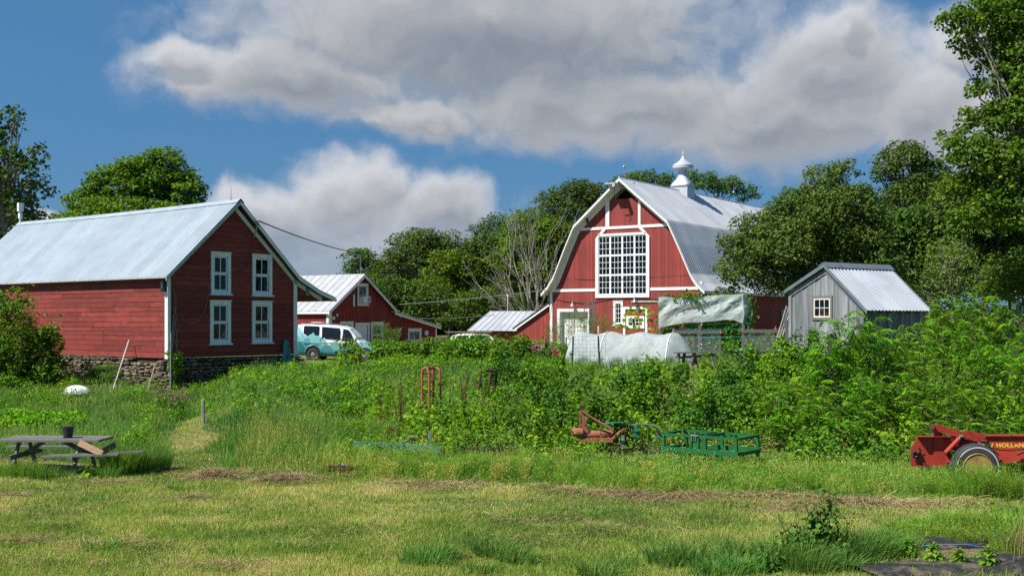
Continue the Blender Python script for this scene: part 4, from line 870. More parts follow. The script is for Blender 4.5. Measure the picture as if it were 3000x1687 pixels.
leafmat('straw_dry', [(0, (.19, .13, .068)), (.5, (.32, .23, .115)), (1, (.48, .37, .20))], 0, rough=.8, spec=.2)
leafmat('petal_white', [(0, (.75, .76, .72)), (1, (.85, .85, .82))], .2)
leafmat('petal_pink', [(0, (.55, .10, .22)), (.5, (.6, .16, .30)), (1, (.40, .15, .38))], .3)
leafmat('petal_dusty', [(0, (.30, .17, .15)), (1, (.42, .25, .22))], .2)
leafmat('petal_orange', [(0, (.8, .25, .01)), (1, (.85, .33, .02))], .2)
leafmat('petal_yellow', [(0, (.6, .42, .02)), (1, (.7, .5, .03))], .2)

def unit(a): return a / np.maximum(np.linalg.norm(a, axis=-1, keepdims=True), 1e-9)
class Veg:
    def __init__(self, seed): self.r = np.random.default_rng(seed); self.V = []; self.t = []; self.m = []
    def add(self, V, t, m=0): self.V.append(V.astype(np.float32)); self.t.append(np.clip(np.broadcast_to(t, (len(V),)), 0, 1).astype(np.float32)); self.m.append(np.full(len(V), m, np.int32))
    def leaves(self, P, A, N, l, w, t, m=0, fold=.18):
        A = unit(A); S = unit(np.cross(A, N)); N = np.cross(S, A); l = np.broadcast_to(l, (len(P),))[:, None]; w = np.broadcast_to(w, (len(P),))[:, None]
        self.add(np.stack([P, P + A * l * .45 + S * w * .5 + N * w * fold, P + A * l, P + A * l * .45 - S * w * .5 + N * w * fold], 1), t, m)
    def blades(self, P, h, w, lean, t, m=0, two=True):
        """grass blades: P bases, h heights, lean (n,2) tip offset"""
        n = len(P); r = self.r; a = r.random(n) * np.pi * 2; S = np.stack([np.cos(a), np.sin(a), np.zeros(n)], 1)
        h = np.broadcast_to(h, (n,))[:, None]; w = np.broadcast_to(w, (n,))[:, None]; L = np.concatenate([lean, np.zeros((n, 1))], 1); up = np.array([0, 0, 1.])
        drop = np.linalg.norm(lean, axis=1, keepdims=True) / np.maximum(h, 1e-6)
        tip = P + L + up * h * np.clip(1 - .28 * drop ** 2, .25, 1)
        if two:
            mid = P + L * .32 + up * h * .58
            self.add(np.stack([P - S * w * .5, P + S * w * .5, mid + S * w * .42, mid - S * w * .42], 1), t, m)
            self.add(np.stack([mid - S * w * .42, mid + S * w * .42, tip + S * w * .06, tip - S * w * .06], 1), t, m)
        else: self.add(np.stack([P - S * w * .5, P + S * w * .5, tip + S * w * .08, tip - S * w * .08], 1), t, m)
    def puff(self, c, rad, n, leaf, tint=.5, m=0, shell=.2, up=.5, lump=.25, droop=.25, asp=.62, zmin=-.35, tvar=.5):
        r = self.r; D = unit(r.normal(size=(int(n * 1.4) + 4, 3))); D = D[D[:, 2] > zmin][:n]; n = len(D)
        if n == 0: return
        ph = r.random(6) * 6.28
        lp = 1 + lump * (np.sin(D[:, 0] * 5 + ph[0]) * np.sin(D[:, 1] * 5 + ph[1]) + .6 * np.sin(D[:, 2] * 7 + D[:, 0] * 4 + ph[2]))
        rho = (1 - np.abs(r.normal(0, shell, n))) * lp
        P = np.asarray(c) + D * rho[:, None] * np.asarray(rad)
        N = unit(D * .55 + np.array([0, 0, up]) + r.normal(size=(n, 3)) * .45)
        A = unit(np.cross(N, r.normal(size=(n, 3)))) + D * .35 - np.array([0, 0, droop])
        l = leaf * r.uniform(.65, 1.3, n)
        self.leaves(P, A, N, l, l * asp, tint + (r.random(n) - .5) * tvar, m)
    def arrays(self): return np.concatenate(self.V), np.concatenate(self.t), np.concatenate(self.m)
    def build(self, name, mats, parent=None):
        V, t, mi = self.arrays(); n = len(V)
        me = bpy.data.meshes.new(name); me.vertices.add(4 * n); me.vertices.foreach_set('co', V.reshape(-1)); me.loops.add(4 * n); me.loops.foreach_set('vertex_index', np.arange(4 * n, dtype=np.int32))
        me.polygons.add(n); me.polygons.foreach_set('loop_start', np.arange(0, 4 * n, 4, dtype=np.int32))
        mats = mats if isinstance(mats, (list, tuple)) else [mats]
        for k in mats: me.materials.append(MATS[k])
        if len(mats) > 1: me.polygons.foreach_set('material_index', mi)
        a = me.attributes.new('tint', 'FLOAT', 'FACE'); a.data.foreach_set('value', t); me.update(calc_edges=True)
        o = bpy.data.objects.new(name, me); C.objects.link(o)
        if parent is not None: o.parent = parent
        return o

def limb(mb, p, q, r0, r1, rng, n=5, wob=.08, sag=0.0, sides=6):
    p = Vector(p); q = Vector(q); L = (q - p).length; pts = []; rs = []
    for i in range(n + 1):
        f = i / n; v = p.lerp(q, f) + Vector((rng.uniform(-1, 1), rng.uniform(-1, 1), rng.uniform(-1, 1))) * L * wob * (0 if i in (0, n) else .5) + Vector((0, 0, sag * L * math.sin(f * math.pi)))
        pts.append(v); rs.append(r0 + (r1 - r0) * f)
    mb.tube(pts, rs, sides, cap=False); return pts

def tree(name, label, base_px, d, envs, leaf, dens, mat, bark='bark', seed=1, sub=.30, per=9, flat=.62, depth=.85, group=None, trunk_r=.2, tintb=.45, asp=.62, nlimb=10, shell=.22, up=.5, cat='tree', droop=.25, tvar=.5, fill=.3, base_y=None, inner=.0, bare=0):
    """envs: crown masses (px, py, half width px, half height px); sub-clumps of leaves cover each mass"""
    rng = random.Random(seed); r = np.random.default_rng(seed)
    b = gp(base_px, d) if base_y is None else at(base_px, base_y, d)
    root = empty(name, b, 0, label, cat, group); v = Veg(seed); ends = []
    for px, py, rx, ry in envs:
        dd = d + rng.uniform(-.5, .5) * rx * d / F; c = at(px, py, dd) - b; R = np.array([rx, rx * depth, ry]) * dd / F
        k = max(4, int(per * (rx * ry / 4500.0) ** .5 * (1.0 if d < 70 else 1.2)))
        sr = sub * (R[0] * R[2]) ** .5
        for i in range(k):
            z = 1 - 1.55 * (i + .5) / k; a = i * 2.39996 + rng.uniform(-.4, .4); q = math.sqrt(max(0, 1 - z * z)); f = rng.uniform(.62, .95)
            P = np.array(c) + np.array([q * math.cos(a), q * math.sin(a), z]) * R * f
            s = sr * rng.uniform(.72, 1.35)
            n = int(dens * (s / leaf) ** 2 * 21)
            v.puff(P, (s * 1.12, s * 1.12, s * flat), n, leaf, tintb + rng.uniform(-.13, .13), 0, shell, up, .28, droop, asp, -.75, tvar); ends.append((P, s))
        if fill: v.puff(np.array(c), R * .62, int(fill * dens * (R[0] * R[2]) / leaf ** 2 * 10), leaf * 1.15, tintb - .08, 0, .35, up, .3, droop, asp, -.95, tvar)
    m = MB(); cz = np.mean([np.array(at(px, py, d) - b) for px, py, *_ in envs], axis=0)
    top = max(e[0][2] for e in ends)
    t0 = Vector((0, 0, -.3)); t1 = Vector((cz[0] * .5, cz[1] * .5, cz[2] * .55)); t2 = Vector((cz[0], cz[1], cz[2] + (top - cz[2]) * .4))
    limb(m, t0, t1, trunk_r * 1.25, trunk_r * .8, rng, 5, .03, sides=8); limb(m, t1, t2, trunk_r * .8, trunk_r * .25, rng, 5, .08)
    rng.shuffle(ends)
    for P, s in ends[:nlimb]:
        f = rng.uniform(.1, .75); st = t1.lerp(t2, f); pts = limb(m, st, Vector(P), trunk_r * .36 * (1 - f * .5), .02 + trunk_r * .04, rng, 6, .14, .06)
        for k in range(3): limb(m, pts[rng.randint(2, 5)], Vector(P) + Vector((rng.uniform(-1, 1), rng.uniform(-1, 1), rng.uniform(-.3, 1))) * s, trunk_r * .1 + .008, .008, rng, 4, .12, sides=5)
    m.build('trunk', bark, root); v.build('crown', mat, root)
    if bare:
        for P, s in ends[:bare]:
            q = Vector(P); m = MB()
            for k in range(5):
                e = q + Vector((rng.uniform(-1, 1), -abs(rng.uniform(.3, 1)), rng.uniform(-.6, .7))) * s * 1.5; pts = limb(m, q, e, .035, .012, rng, 5, .2, sides=5)
                limb(m, pts[3], e + Vector((rng.uniform(-1, 1), rng.uniform(-1, 0), rng.uniform(-1, 1))) * s * .6, .014, .006, rng, 4, .15, sides=4)
            m.build('bare_twigs', 'pale_bark', root)
    return root

tree('broad_maple', 'dome shaped bright green maple rising behind the grey metal barn roof', 330, 84,
     [(395, 462, 92, 88), (300, 480, 80, 68), (452, 488, 66, 70), (225, 520, 62, 56), (185, 560, 62, 40), (330, 560, 170, 66), (470, 545, 70, 56), (240, 462, 34, 38), (375, 415, 42, 38)],
     .28, 1.0, 'leaf_maple', seed=5, sub=.32, per=17, flat=.40, trunk_r=.4, nlimb=24, tintb=.6, shell=.2, up=.8, droop=.35)
tree('tall_poplar', 'tall loose leaved poplar at the far left behind the barn', -30, 66,
     [(30, 300, 42, 38), (-40, 360, 80, 70), (88, 400, 42, 45), (20, 430, 70, 60), (95, 490, 42, 50), (20, 540, 85, 66), (-60, 480, 70, 90), (80, 560, 40, 36), (-20, 640, 90, 50)],
     .27, .62, 'leaf_poplar', 'pale_bark', seed=8, sub=.36, per=13, flat=.8, trunk_r=.35, nlimb=30, tintb=.5, shell=.4, fill=.12)
woods = [  # px, d, envs, material, label
    (905, 122, [(905, 655, 46, 40), (935, 690, 50, 40), (880, 690, 26, 26)], 'leaf_poplar', 'small pale airy tree beside the red house roof'),
    (1000, 116, [(1060, 640, 80, 66), (1000, 690, 60, 56), (1120, 650, 52, 66)], 'leaf_woods', 'rounded dark tree, leftmost tall crown of the wood'),
    (1010, 104, [(980, 740, 70, 50), (1050, 770, 90, 56), (960, 800, 60, 40)], 'leaf_woods', 'low spreading tree just right of the red house gable'),
    (1130, 112, [(1140, 690, 70, 70), (1110, 760, 80, 60), (1180, 760, 70, 66)], 'leaf_maple', 'mid green round tree at the middle of the wood'),
    (1225, 118, [(1235, 605, 60, 62), (1200, 660, 56, 66), (1260, 660, 60, 60)], 'leaf_woods', 'dark green tree stepping up behind the bare tree'),
    (1230, 103, [(1215, 770, 80, 56), (1280, 790, 80, 46), (1150, 800, 60, 40)], 'leaf_woods', 'bushy low tree left of the dead tree foot'),
    (1340, 108, [(1330, 590, 70, 62), (1300, 660, 70, 66), (1380, 610, 60, 70), (1340, 700, 80, 60)], 'leaf_maple', 'yellowish green tree directly behind the dead tree'),
    (1440, 124, [(1450, 490, 64, 40), (1395, 520, 52, 44), (1500, 500, 50, 44), (1450, 560, 80, 50)], 'leaf_woods', 'tallest flat topped tree left of the big barn gable'),
    (1395, 114, [(1395, 770, 60, 60), (1345, 740, 60, 60), (1420, 800, 60, 30)], 'leaf_woods', 'dark low tree filling the gap at the foot of the bare tree'),
    (1460, 110, [(1450, 620, 60, 70), (1420, 690, 60, 70), (1500, 640, 50, 80), (1440, 760, 70, 50)], 'leaf_woods', 'dark tree close against the left slope of the barn roof'),
    (1600, 128, [(1620, 452, 46, 26), (1575, 462, 36, 28), (1670, 460, 40, 26)], 'leaf_woods', 'flat topped tree peeping over the barn ridge left of the cupola'),
    (1790, 132, [(1770, 462, 48, 30), (1830, 472, 44, 30), (1880, 492, 36, 22), (1730, 450, 30, 24)], 'leaf_woods', 'spreading tree behind the barn ridge right of the cupola'),
]
for i, (px, d, envs, mt, lab) in enumerate(woods):
    tree('woodland_tree', lab, px, d, envs, .27, .8, mt, 'pale_bark' if i % 3 == 1 else 'bark', seed=40 + i, sub=.40, per=14, flat=.62, trunk_r=.24, nlimb=8, tintb=.55, shell=.2, fill=.7, up=.7, group='trees of the wood between the barns')
right_trees = [
    (2290, 78, [(2275, 400, 60, 46), (2340, 440, 50, 50), (2230, 440, 34, 40), (2300, 500, 80, 60)], 'leaf_woods', .26, 'leafy tree with visible limbs rising above the old apple tree', .85),
    (2330, 72, [(2330, 590, 90, 80), (2260, 590, 60, 70), (2400, 640, 80, 90), (2300, 690, 90, 70)], 'leaf_woods', .26, 'dark tree with bare twigs above the shed roof', 1.0),
    (2470, 66, [(2470, 540, 80, 100), (2540, 600, 80, 110), (2460, 660, 90, 80), (2560, 700, 90, 80), (2400, 520, 50, 60)], 'leaf_woods', .24, 'tall shady tree at the right behind the sumac thicket', 1.0),
]
for i, (px, d, envs, mt, lf, lab, dn) in enumerate(right_trees):
    tree('shade_tree', lab, px, d, envs, lf, dn, mt, 'pale_bark', seed=70 + i, sub=.40, per=16, flat=.7, trunk_r=.22, nlimb=14, fill=.5, tintb=.5, shell=.28, bare=5)
tree('grey_willow', 'grey green fine leaved bush standing behind the shed ridge', 2400, 56, [(2390, 680, 60, 80), (2440, 730, 60, 60), (2350, 740, 50, 50)], .16, .8, 'leaf_apple', 'pale_bark', seed=90, sub=.4, per=11, flat=.9, trunk_r=.1, nlimb=14, tintb=.75, shell=.4, asp=.35, cat='bush', bare=5)
tree('roadside_bush', 'bright leafy bush at the right edge behind the sumac', 2540, 47, [(2540, 690, 50, 60), (2590, 720, 60, 70), (2500, 740, 50, 40)], .17, .9, 'leaf_birch', seed=91, sub=.4, per=11, flat=.8, trunk_r=.09, tintb=.55, cat='bush')
tree('birch_tree', 'big airy birch overhanging the right edge of the yard', 2740, 44,
     [(2400, 55, 56, 30), (2450, 40, 60, 44), (2520, 60, 70, 60), (2480, 130, 70, 44), (2560, 160, 70, 80), (2500, 220, 60, 34), (2470, 300, 66, 36), (2400, 350, 46, 30), (2540, 300, 70, 70), (2450, 390, 80, 50), (2540, 420, 80, 80), (2430, 470, 60, 46), (2500, 510, 80, 56), (2580, 540, 60, 90), (2440, 560, 50, 40), (2640, 200, 90, 200), (2650, 420, 80, 160), (2420, 90, 50, 30), (2540, 20, 80, 50)],
     .165, .72, 'leaf_birch', 'pale_bark', seed=12, sub=.44, per=15, flat=.66, trunk_r=.17, nlimb=26, tintb=.52, shell=.42, up=.35, droop=.5, fill=.10, asp=.7, tvar=.75)
tree('apple_tree', 'dense old apple tree in front of the gambrel barn side', 2030, 56,
     [(2075, 462, 58, 50), (2150, 520, 66, 70), (2010, 520, 70, 60), (1920, 580, 70, 52), (1850, 625, 52, 44), (1990, 620, 100, 72), (2100, 620, 90, 84), (1860, 690, 56, 46), (1950, 710, 80, 54), (2060, 725, 90, 50), (2180, 650, 70, 84), (2230, 720, 56, 50), (2120, 430, 40, 30), (1830, 740, 40, 26), (2040, 560, 110, 80), (1940, 650, 90, 60), (2180, 590, 60, 70)],
     .165, 1.15, 'leaf_apple', 'bark', seed=15, sub=.38, per=14, flat=.72, trunk_r=.3, nlimb=40, tintb=.5, shell=.26, fill=.35, asp=.55, bare=4)
tree('big_bush', 'big yellow green bush growing against the left barn wall', 30, 42.5,
     [(20, 770, 46, 44), (30, 860, 80, 70), (100, 900, 52, 70), (-20, 920, 80, 70), (70, 950, 80, 46), (125, 850, 30, 44), (128, 925, 36, 50)],
     .135, 1.0, 'leaf_bush', 'stem_brown', seed=17, sub=.38, per=13, flat=.8, trunk_r=.05, tintb=.5, shell=.3, cat='bush')

def sprout(name, label, px, d, ztop, spread, seed, mat='leaf_bush', leaf=.1, n=26, stems=5, cat='shrub'):
    rng = random.Random(seed); b = gp(px, d); root = empty(name, b, 0, label, cat); m = MB(); v = Veg(seed); r = v.r
    for k in range(stems):
        h = (ztop - b.z) * rng.uniform(.7, 1); e = Vector((rng.uniform(-1, 1) * spread, rng.uniform(-1, 1) * spread, h)); pts = limb(m, (e.x * .15, e.y * .15, 0), e, .018, .005, rng, 8, .07, sides=5)
        for i in range(n):
            f = rng.uniform(.25, 1.0) * 7.99; j = int(f); p = np.array(pts[j].lerp(pts[min(j + 1, 8)], f - j)); a = rng.uniform(0, 6.28); D = np.array([[math.cos(a), math.sin(a), rng.uniform(-.4, .5)]]); l = leaf * rng.uniform(.7, 1.3)
            off = rng.uniform(0, .16)
            v.leaves((p + D[0] * off)[None], D, np.array([[0, 0, 1.]]) + r.normal(size=(1, 3)) * .5, l, l * .62, .5 + rng.uniform(-.3, .45))
    m.build('stems', 'stem_brown', root); v.build('foliage', mat, root); return root
sprout('barn_sapling', 'tall thin sapling shooting up through the big bush by the barn eave', 38, 42, 4.75, .7, 3, leaf=.13, n=60, stems=7, cat='sapling')
sprout('barn_sapling', 'slim leafy sapling standing clear of the big bush against the red wall', 125, 42.3, 3.75, .45, 4, leaf=.13, n=60, stems=6, cat='sapling')

# dead bare tree left of the barn
def dead_tree():
    rng = random.Random(6); b = gp(1350, 97); root = empty('dead_tree', b, 0, 'bare dead tree with fan of pale branches left of the barn', 'tree'); m = MB(); k = 97 / F
    def grow(p, d, L, r, lvl):
        q = p + d * L; pts = limb(m, p, q, r, r * .55, rng, 6, .07, .015, sides=5 if lvl else 7)
        if lvl >= 4: return
        for i in range(3 if lvl < 2 else 2):
            s = pts[rng.randint(2, 6)]; nd = (d + Vector((rng.uniform(-.45, .42), rng.uniform(-.5, .5), rng.uniform(-.12, .35)))).normalized(); grow(s, nd, L * rng.uniform(.5, .72), r * .5, lvl + 1)
    for ex, ey in ((1212, 640), (1225, 690), (1238, 600), (1262, 560), (1288, 585), (1312, 540), (1338, 570), (1362, 535), (1388, 560), (1405, 600), (1418, 650), (1205, 720), (1250, 740)):
        e = at(ex, ey, 97 + rng.uniform(-2, 2)) - b; s = Vector((rng.uniform(-.5, .5), rng.uniform(-.4, .4), 0)); grow(s, (e - s).normalized(), (e - s).length * .66, .095, 1)
    m.build('trunk', 'dead_branch', root)
    v = Veg(6)
    for i in range(26): v.puff(np.array(at(rng.uniform(1240, 1400), rng.uniform(600, 770), 96.6) - b), (.3, .3, .16), 7, .15, .8, 0)
    v.build('dry_leaves', 'leaf_dock', root)
dead_tree()

# far wood line that closes the view under the crowns
def far_wood():
    v = Veg(77); r = v.r
    tx = [-400, 700, 850, 900, 970, 1060, 1190, 1320, 1400, 1500, 1560, 1900, 1960, 2060, 2200, 2330, 2576, 3000]; ty = [800, 800, 800, 745, 690, 640, 625, 560, 545, 520, 520, 560, 545, 500, 470, 430, 330, 330]
    for i in range(900):
        d = r.uniform(134, 152); px = r.uniform(-350, 2950) if i < 330 else (r.uniform(900, 1540) if i % 2 else r.uniform(1930, 2800))
        top = CZ - (np.interp(px, tx, ty) + 20 - HZ) / F * d; z = r.uniform(1.5, max(2.2, top - 1.6)) if i >= 330 else r.uniform(1.6, 3.2); x = (px - CX) / F * d; w = r.uniform(1.7, 2.9) if top > 5 else r.uniform(1, 1.6)
        v.puff((x, d, z), (w, 1.8, w * .62), 190, .46, .36 + r.uniform(-.18, .18))
    tag(v.build('far_wood', 'leaf_woods'), 'far dark wood edge behind the farm buildings', 'wood', kind='stuff')
    v = Veg(78); r = v.r      # orchard understorey at the right behind the shed
    for i in range(120):
        y = r.uniform(50, 90); x = y * r.uniform(.27, .56); h = r.uniform(1.2, 2.6)
        v.puff((x, y, 1.4 + h * .45), (1.5, 1.5, h * .62), 260, .24, .4 + r.uniform(-.15, .2))
    tag(v.build('understorey', 'leaf_woods'), 'shady undergrowth below the right hand trees', 'undergrowth', kind='stuff')
far_wood()

# ------------------------------------------------------------------ sumac thicket
def sumac_proto(seed, H=2.4):
    rng = random.Random(seed); v = Veg(seed); r = v.r; m = MB()
    root = empty('sumac_shrub', (0, 0, 0), 0, 'sumac stem with arching feathered leaves in the thicket around the grey shed', 'shrub', 'sumac shrubs of the thicket')
    def frond(p, az, L, lift):
        K = 11; f = np.linspace(0, 1, K); D = np.array([math.cos(az), math.sin(az)])
        rad = L * f * (.92 - .12 * f); zz = lift * L * f - (.75 + lift * .3) * L * f ** 2.1
        A = np.stack([p[0] + D[0] * rad, p[1] + D[1] * rad, p[2] + zz], 1)
        tg = unit(np.gradient(A, axis=0)); side = unit(np.cross(tg, np.array([0, 0, 1.]))); ll = L * .27 * np.sin(np.pi * (.12 + .80 * f)) ** .7; tn = rng.uniform(.25, .8)
        for s in (1, -1):
            Ax = side * s * .9 + tg * .42 + np.array([0, 0, -.38]) + r.normal(size=(K, 3)) * .08
            Nn = np.cross(Ax, tg) * s * -1; Nn[:, 2] = np.abs(Nn[:, 2]) + .15
            v.leaves(A[1:], Ax[1:], Nn[1:], ll[1:], ll[1:] * .34, tn + (r.random(K - 1) - .5) * .25, 0, .12)
        v.leaves(A[-1:], tg[-1:], np.array([[0, 0, 1.]]), ll[-1:] * 1.2, ll[-1:] * .3, tn)
        m.tube([tuple(a) for a in A[::3]], [.006, .004, .003, .002][:len(A[::3])], 3, cap=False)
    def stem(p, q, r0, nf, Lf):
        pts = limb(m, p, q, r0, .009, rng, 7, .05, sides=6); az = rng.uniform(0, 6.28)
        for i in range(nf):
            f = .26 + .74 * (i / nf) ** .8; j = min(int(f * 7), 6); c = pts[j].lerp(pts[j + 1], f * 7 - j); az += 2.4 + rng.uniform(-.3, .3)
            frond(np.array(c), az, Lf * rng.uniform(.75, 1.15) * (.8 + .3 * f), rng.uniform(.35, .85) + .4 * (f > .85))
        return pts
    pts = stem((0, 0, -.1), (rng.uniform(-.3, .3), rng.uniform(-.3, .3), H - .15), .026, 15, .70)
    for k in range(3):
        j = rng.randint(2, 4); a = rng.uniform(0, 6.28); stem(pts[j], pts[j] + Vector((math.cos(a) * .55, math.sin(a) * .55, H * rng.uniform(.28, .45))), .015, 11, .46)
    m.build('stem', 'stem_brown', root); v.build('foliage', 'leaf_sumac', root); return root
protos = [sumac_proto(100 + k) for k in range(5)]
spots = [(1895,990,30),(1925,955,29.5),(1955,985,28),(1990,965,28.6),(2015,945,28),(2050,905,28.4),(2080,862,28),(2105,822,27.6),(2135,790,27.8),(2165,806,28.2),(2185,790,28.6),(2050,1000,26.6),(2100,960,26.6),(2160,930,26.6),(2000,1060,26),(1950,1050,27),(2210,858,29),(2250,822,30),(2292,806,30.6),(2335,790,30.2),(2380,756,31),(2420,742,31.6),(2455,752,31),(2500,772,31.3),(2545,780,30.4),(2580,790,29.8),(2230,930,27.6),(2280,900,28),(2330,880,28.2),(2390,850,28.6),(2440,835,29),(2500,860,28.6),(2552,870,28.2),(2605,850,28.8),(2262,1000,26.6),(2322,980,26.6),(2382,960,26.6),(2442,950,26.7),(2502,960,26.6),(2562,970,26.6),(2612,960,27),(2350,1060,25.6),(2420,1040,25.6),(2480,1050,25.6),(2545,1040,25.5),(2600,1040,25.6),(2190,1010,26.2),(2130,1040,26),(2455,800,30),(2520,815,30.2),(2590,900,27.6),(2250,880,28.8),(2360,815,29.6),(2310,940,27.3),(2470,905,27.8),(2410,895,27.9)]
rng = random.Random(9)
spots = [q for k, q in enumerate(spots) if k < 5 or k % 5 != 4]
for i, (px, py, d) in enumerate(spots):
    o = protos[i] if i < 5 else copy_tree(protos[i % 5])
    b = gp(px, d); s = (CZ - (py - HZ) / F * d - b.z) / 2.35; o.location = b; o.scale = (max(.75, min(1.15, s * .95)), max(.75, min(1.15, s * .95)), s); o.rotation_euler = (0, 0, rng.uniform(0, 6.28))

# ------------------------------------------------------------------ bank undergrowth: brambles and vines nobody could count
def undergrowth():
    v = Veg(200); r = v.r; n = 0
    def clump(px, d, h, wid, leaf, mat, tint, dens=1.0, tv=.5):
        b = gp(px, d); k = int(dens * 95 * (wid / .5) ** 2 * (.085 / leaf) ** 2)
        v.puff((b.x, b.y, b.z + h * .45), (wid, wid, h * .62), k, leaf, tint, mat, .26, .55, .3, .3, .78, -.3, tv)
    for i in range(820):      # main bank: mounds of very different size with dark hollows between
        d = r.uniform(24.3, 39) if i % 3 else r.uniform(24.3, 30); px = r.uniform(1030, 2720); x = (px - CX) / F * d
        g = N1.fbm(x, d, .5, 2); lim = 25.4 - .12 * x
        if d < lim or (1420 < px < 1980 and d < 27.0): continue
        if px < 1300 and (g < .44 or d < 26.5): continue
        if px < 1480 and d > 31.5 and g < .5: continue
        if d > 37 and 1430 < px < 1990: continue
        dark = N2.fbm(x, d, .45, 2); tint = .36 + 1.5 * (dark - .42) + r.uniform(-.22, .22); s = .45 + 1.0 * r.random() ** 1.6 + .35 * float(N3.fbm(x, d, .6, 2))
        low = float(sst(lim, lim + 3, d)); vine = N3(x, d, .45) > .62; cap_ = .62 if (d > 33 and 1400 < px < 2000) else 1.0
        clump(px, d, (.45 + .50 * low * r.random()) * s * cap_, r.uniform(.28, .5) * s * cap_, r.uniform(.085, .15), 1 if vine else (2 if r.random() < .25 else 0), tint, 1.0)
    for px, d, h, w in ((1075, 30.5, .95, .45), (1100, 29.5, .8, .5), (1070, 29, .7, .45), (1190, 29, 1.55, .42), (1215, 28.5, 1.2, .55), (1180, 28.5, .9, .5), (1235, 29, 1.2, .4), (1150, 28, .6, .5), (1205, 27.7, .7, .6), (1290, 29.5, .7, .5)):
        for k in range(3): clump(px + r.uniform(-14, 14), d + r.uniform(-.3, .3), h * r.uniform(.7, 1), w * r.uniform(.7, 1), .095, 1, .6)
    for px, py, d, w in ((1560, 905, 36, .6), (1600, 885, 36, .6), (1640, 880, 36.5, .7), (1690, 895, 36, .6), (1740, 915, 36, .5), (1540, 930, 35, .6), (1620, 930, 35, .7), (1700, 930, 35, .7), (1780, 930, 34.5, .6), (1850, 940, 34, .6), (1500, 950, 35, .6), (1470, 975, 34, .6), (1400, 955, 35.5, .5), (1900, 930, 33, .5), (1960, 915, 32.5, .45)):
        b = gp(px, d); h = CZ - (py - HZ) / F * d - b.z
        for k in range(3): clump(px + r.uniform(-18, 18), d + r.uniform(-.5, .5), max(.3, h * r.uniform(.55, .85)), w * r.uniform(.6, .9), .11, 0, .5)
    for i in range(150):     # taller leafy mounds and dark nettles standing out of the tangle
        d = r.uniform(27, 36.5); px = r.uniform(1180, 2200); x = (px - CX) / F * d
        if d > 33.5 and 1400 < px < 2000: continue
        b = gp(px, d); h = r.uniform(.7, 1.25); w = r.uniform(.22, .4); mt = 2 if r.random() < .55 else 0
        for k in range(3): v.puff((b.x + r.normal(0, .1), b.y + r.normal(0, .1), b.z + h * (.3 + .3 * k)), (w * (1.1 - .25 * k), w * (1.1 - .25 * k), h * .26), int(90 * (w / .3) ** 2), r.uniform(.08, .13), .45 + r.uniform(-.25, .2), mt, .3, .5, asp=.7)
    for i in range(260):     # grey brown seed stalks
        d = r.uniform(25, 35); px = r.uniform(1000, 2300); b = gp(px, d); n = 9; z = np.linspace(.5, 1.0, n) * r.uniform(.5, .95); v.leaves(np.stack([b.x + r.normal(0, .02, n), b.y + 0 * z, b.z + z], 1), np.stack([r.normal(0, .5, n), r.normal(0, .5, n), np.ones(n)], 1), r.normal(size=(n, 3)), .06, .02, r.random(n), 3)
    tag(v.build('undergrowth', ['leaf_bramble', 'leaf_vine', 'leaf_nettle', 'grass_seed']), 'tangle of brambles and vines covering the bank', 'undergrowth', kind='stuff')
undergrowth()

def shrub(name, label, px, d, envs, leaf, mat, seed, dens=1.0, cat='shrub', group=None, **kw):
    return tree(name, label, px, d, envs, leaf, dens, mat, 'stem_brown', seed=seed, sub=kw.pop('sub', .42), per=kw.pop('per', 12), flat=.85, trunk_r=.03, nlimb=10, cat=cat, group=group, shell=.3, **kw)
shrub('corner_shrub', 'yellow green shrub with tall shoot in front of the van', 882, 41, [(885, 905, 36, 34), (868, 945, 44, 30), (900, 940, 34, 34), (880, 870, 18, 20), (845, 965, 30, 16)], .13, 'leaf_vine', 301, tintb=.42)
sprout('corner_sprout', 'leafy upright shoots rising out of the shrub before the van', 880, 40.8, 2.75, .55, 303, 'leaf_vine', .12, 30, 6)
hedge_spots = [(985, 868, 40), (1035, 862, 40), (1085, 852, 40), (1140, 852, 40), (1195, 846, 42), (1250, 848, 42), (1305, 846, 42), (1355, 856, 40), (1400, 866, 36)]
for i, (px, py, w) in enumerate(hedge_spots):
    shrub('raspberry_bush', 'leafy raspberry bush in the long row before the barnyard', px, 48, [(px, py + 28, w, 34), (px + 18, py + 52, w, 34), (px - 14, py + 66, w, 26)], .15, 'leaf_hedge', 310 + i, tintb=.5, group='raspberry bushes of the hedge row', per=14)
shrub('flower_bed', 'leafy flower bed plants with pink phlox beside the row cover', 1385, 46, [(1370, 905, 34, 26), (1410, 900, 28, 30), (1345, 925, 30, 20), (1420, 930, 24, 20)], .10, 'leaf_nettle', 330, tintb=.6, cat='flowers')
fb = bpy.data.objects['flower_bed']
for px, py, mt in ((1338, 863, 0), (1352, 858, 1), (1370, 850, 0), (1365, 862, 0), (1385, 862, 1), (1392, 870, 0), (1395, 880, 0), (1402, 874, .1), (1345, 870, 0), (1360, 870, .8)):
    v = Veg(331 + px); v.puff(np.array(at(px, py + 12, 45) - fb.location), (.085, .085, .08), 45, .05, mt if mt else .2, 0, asp=.9); v.build('flower_head', 'petal_pink', fb)

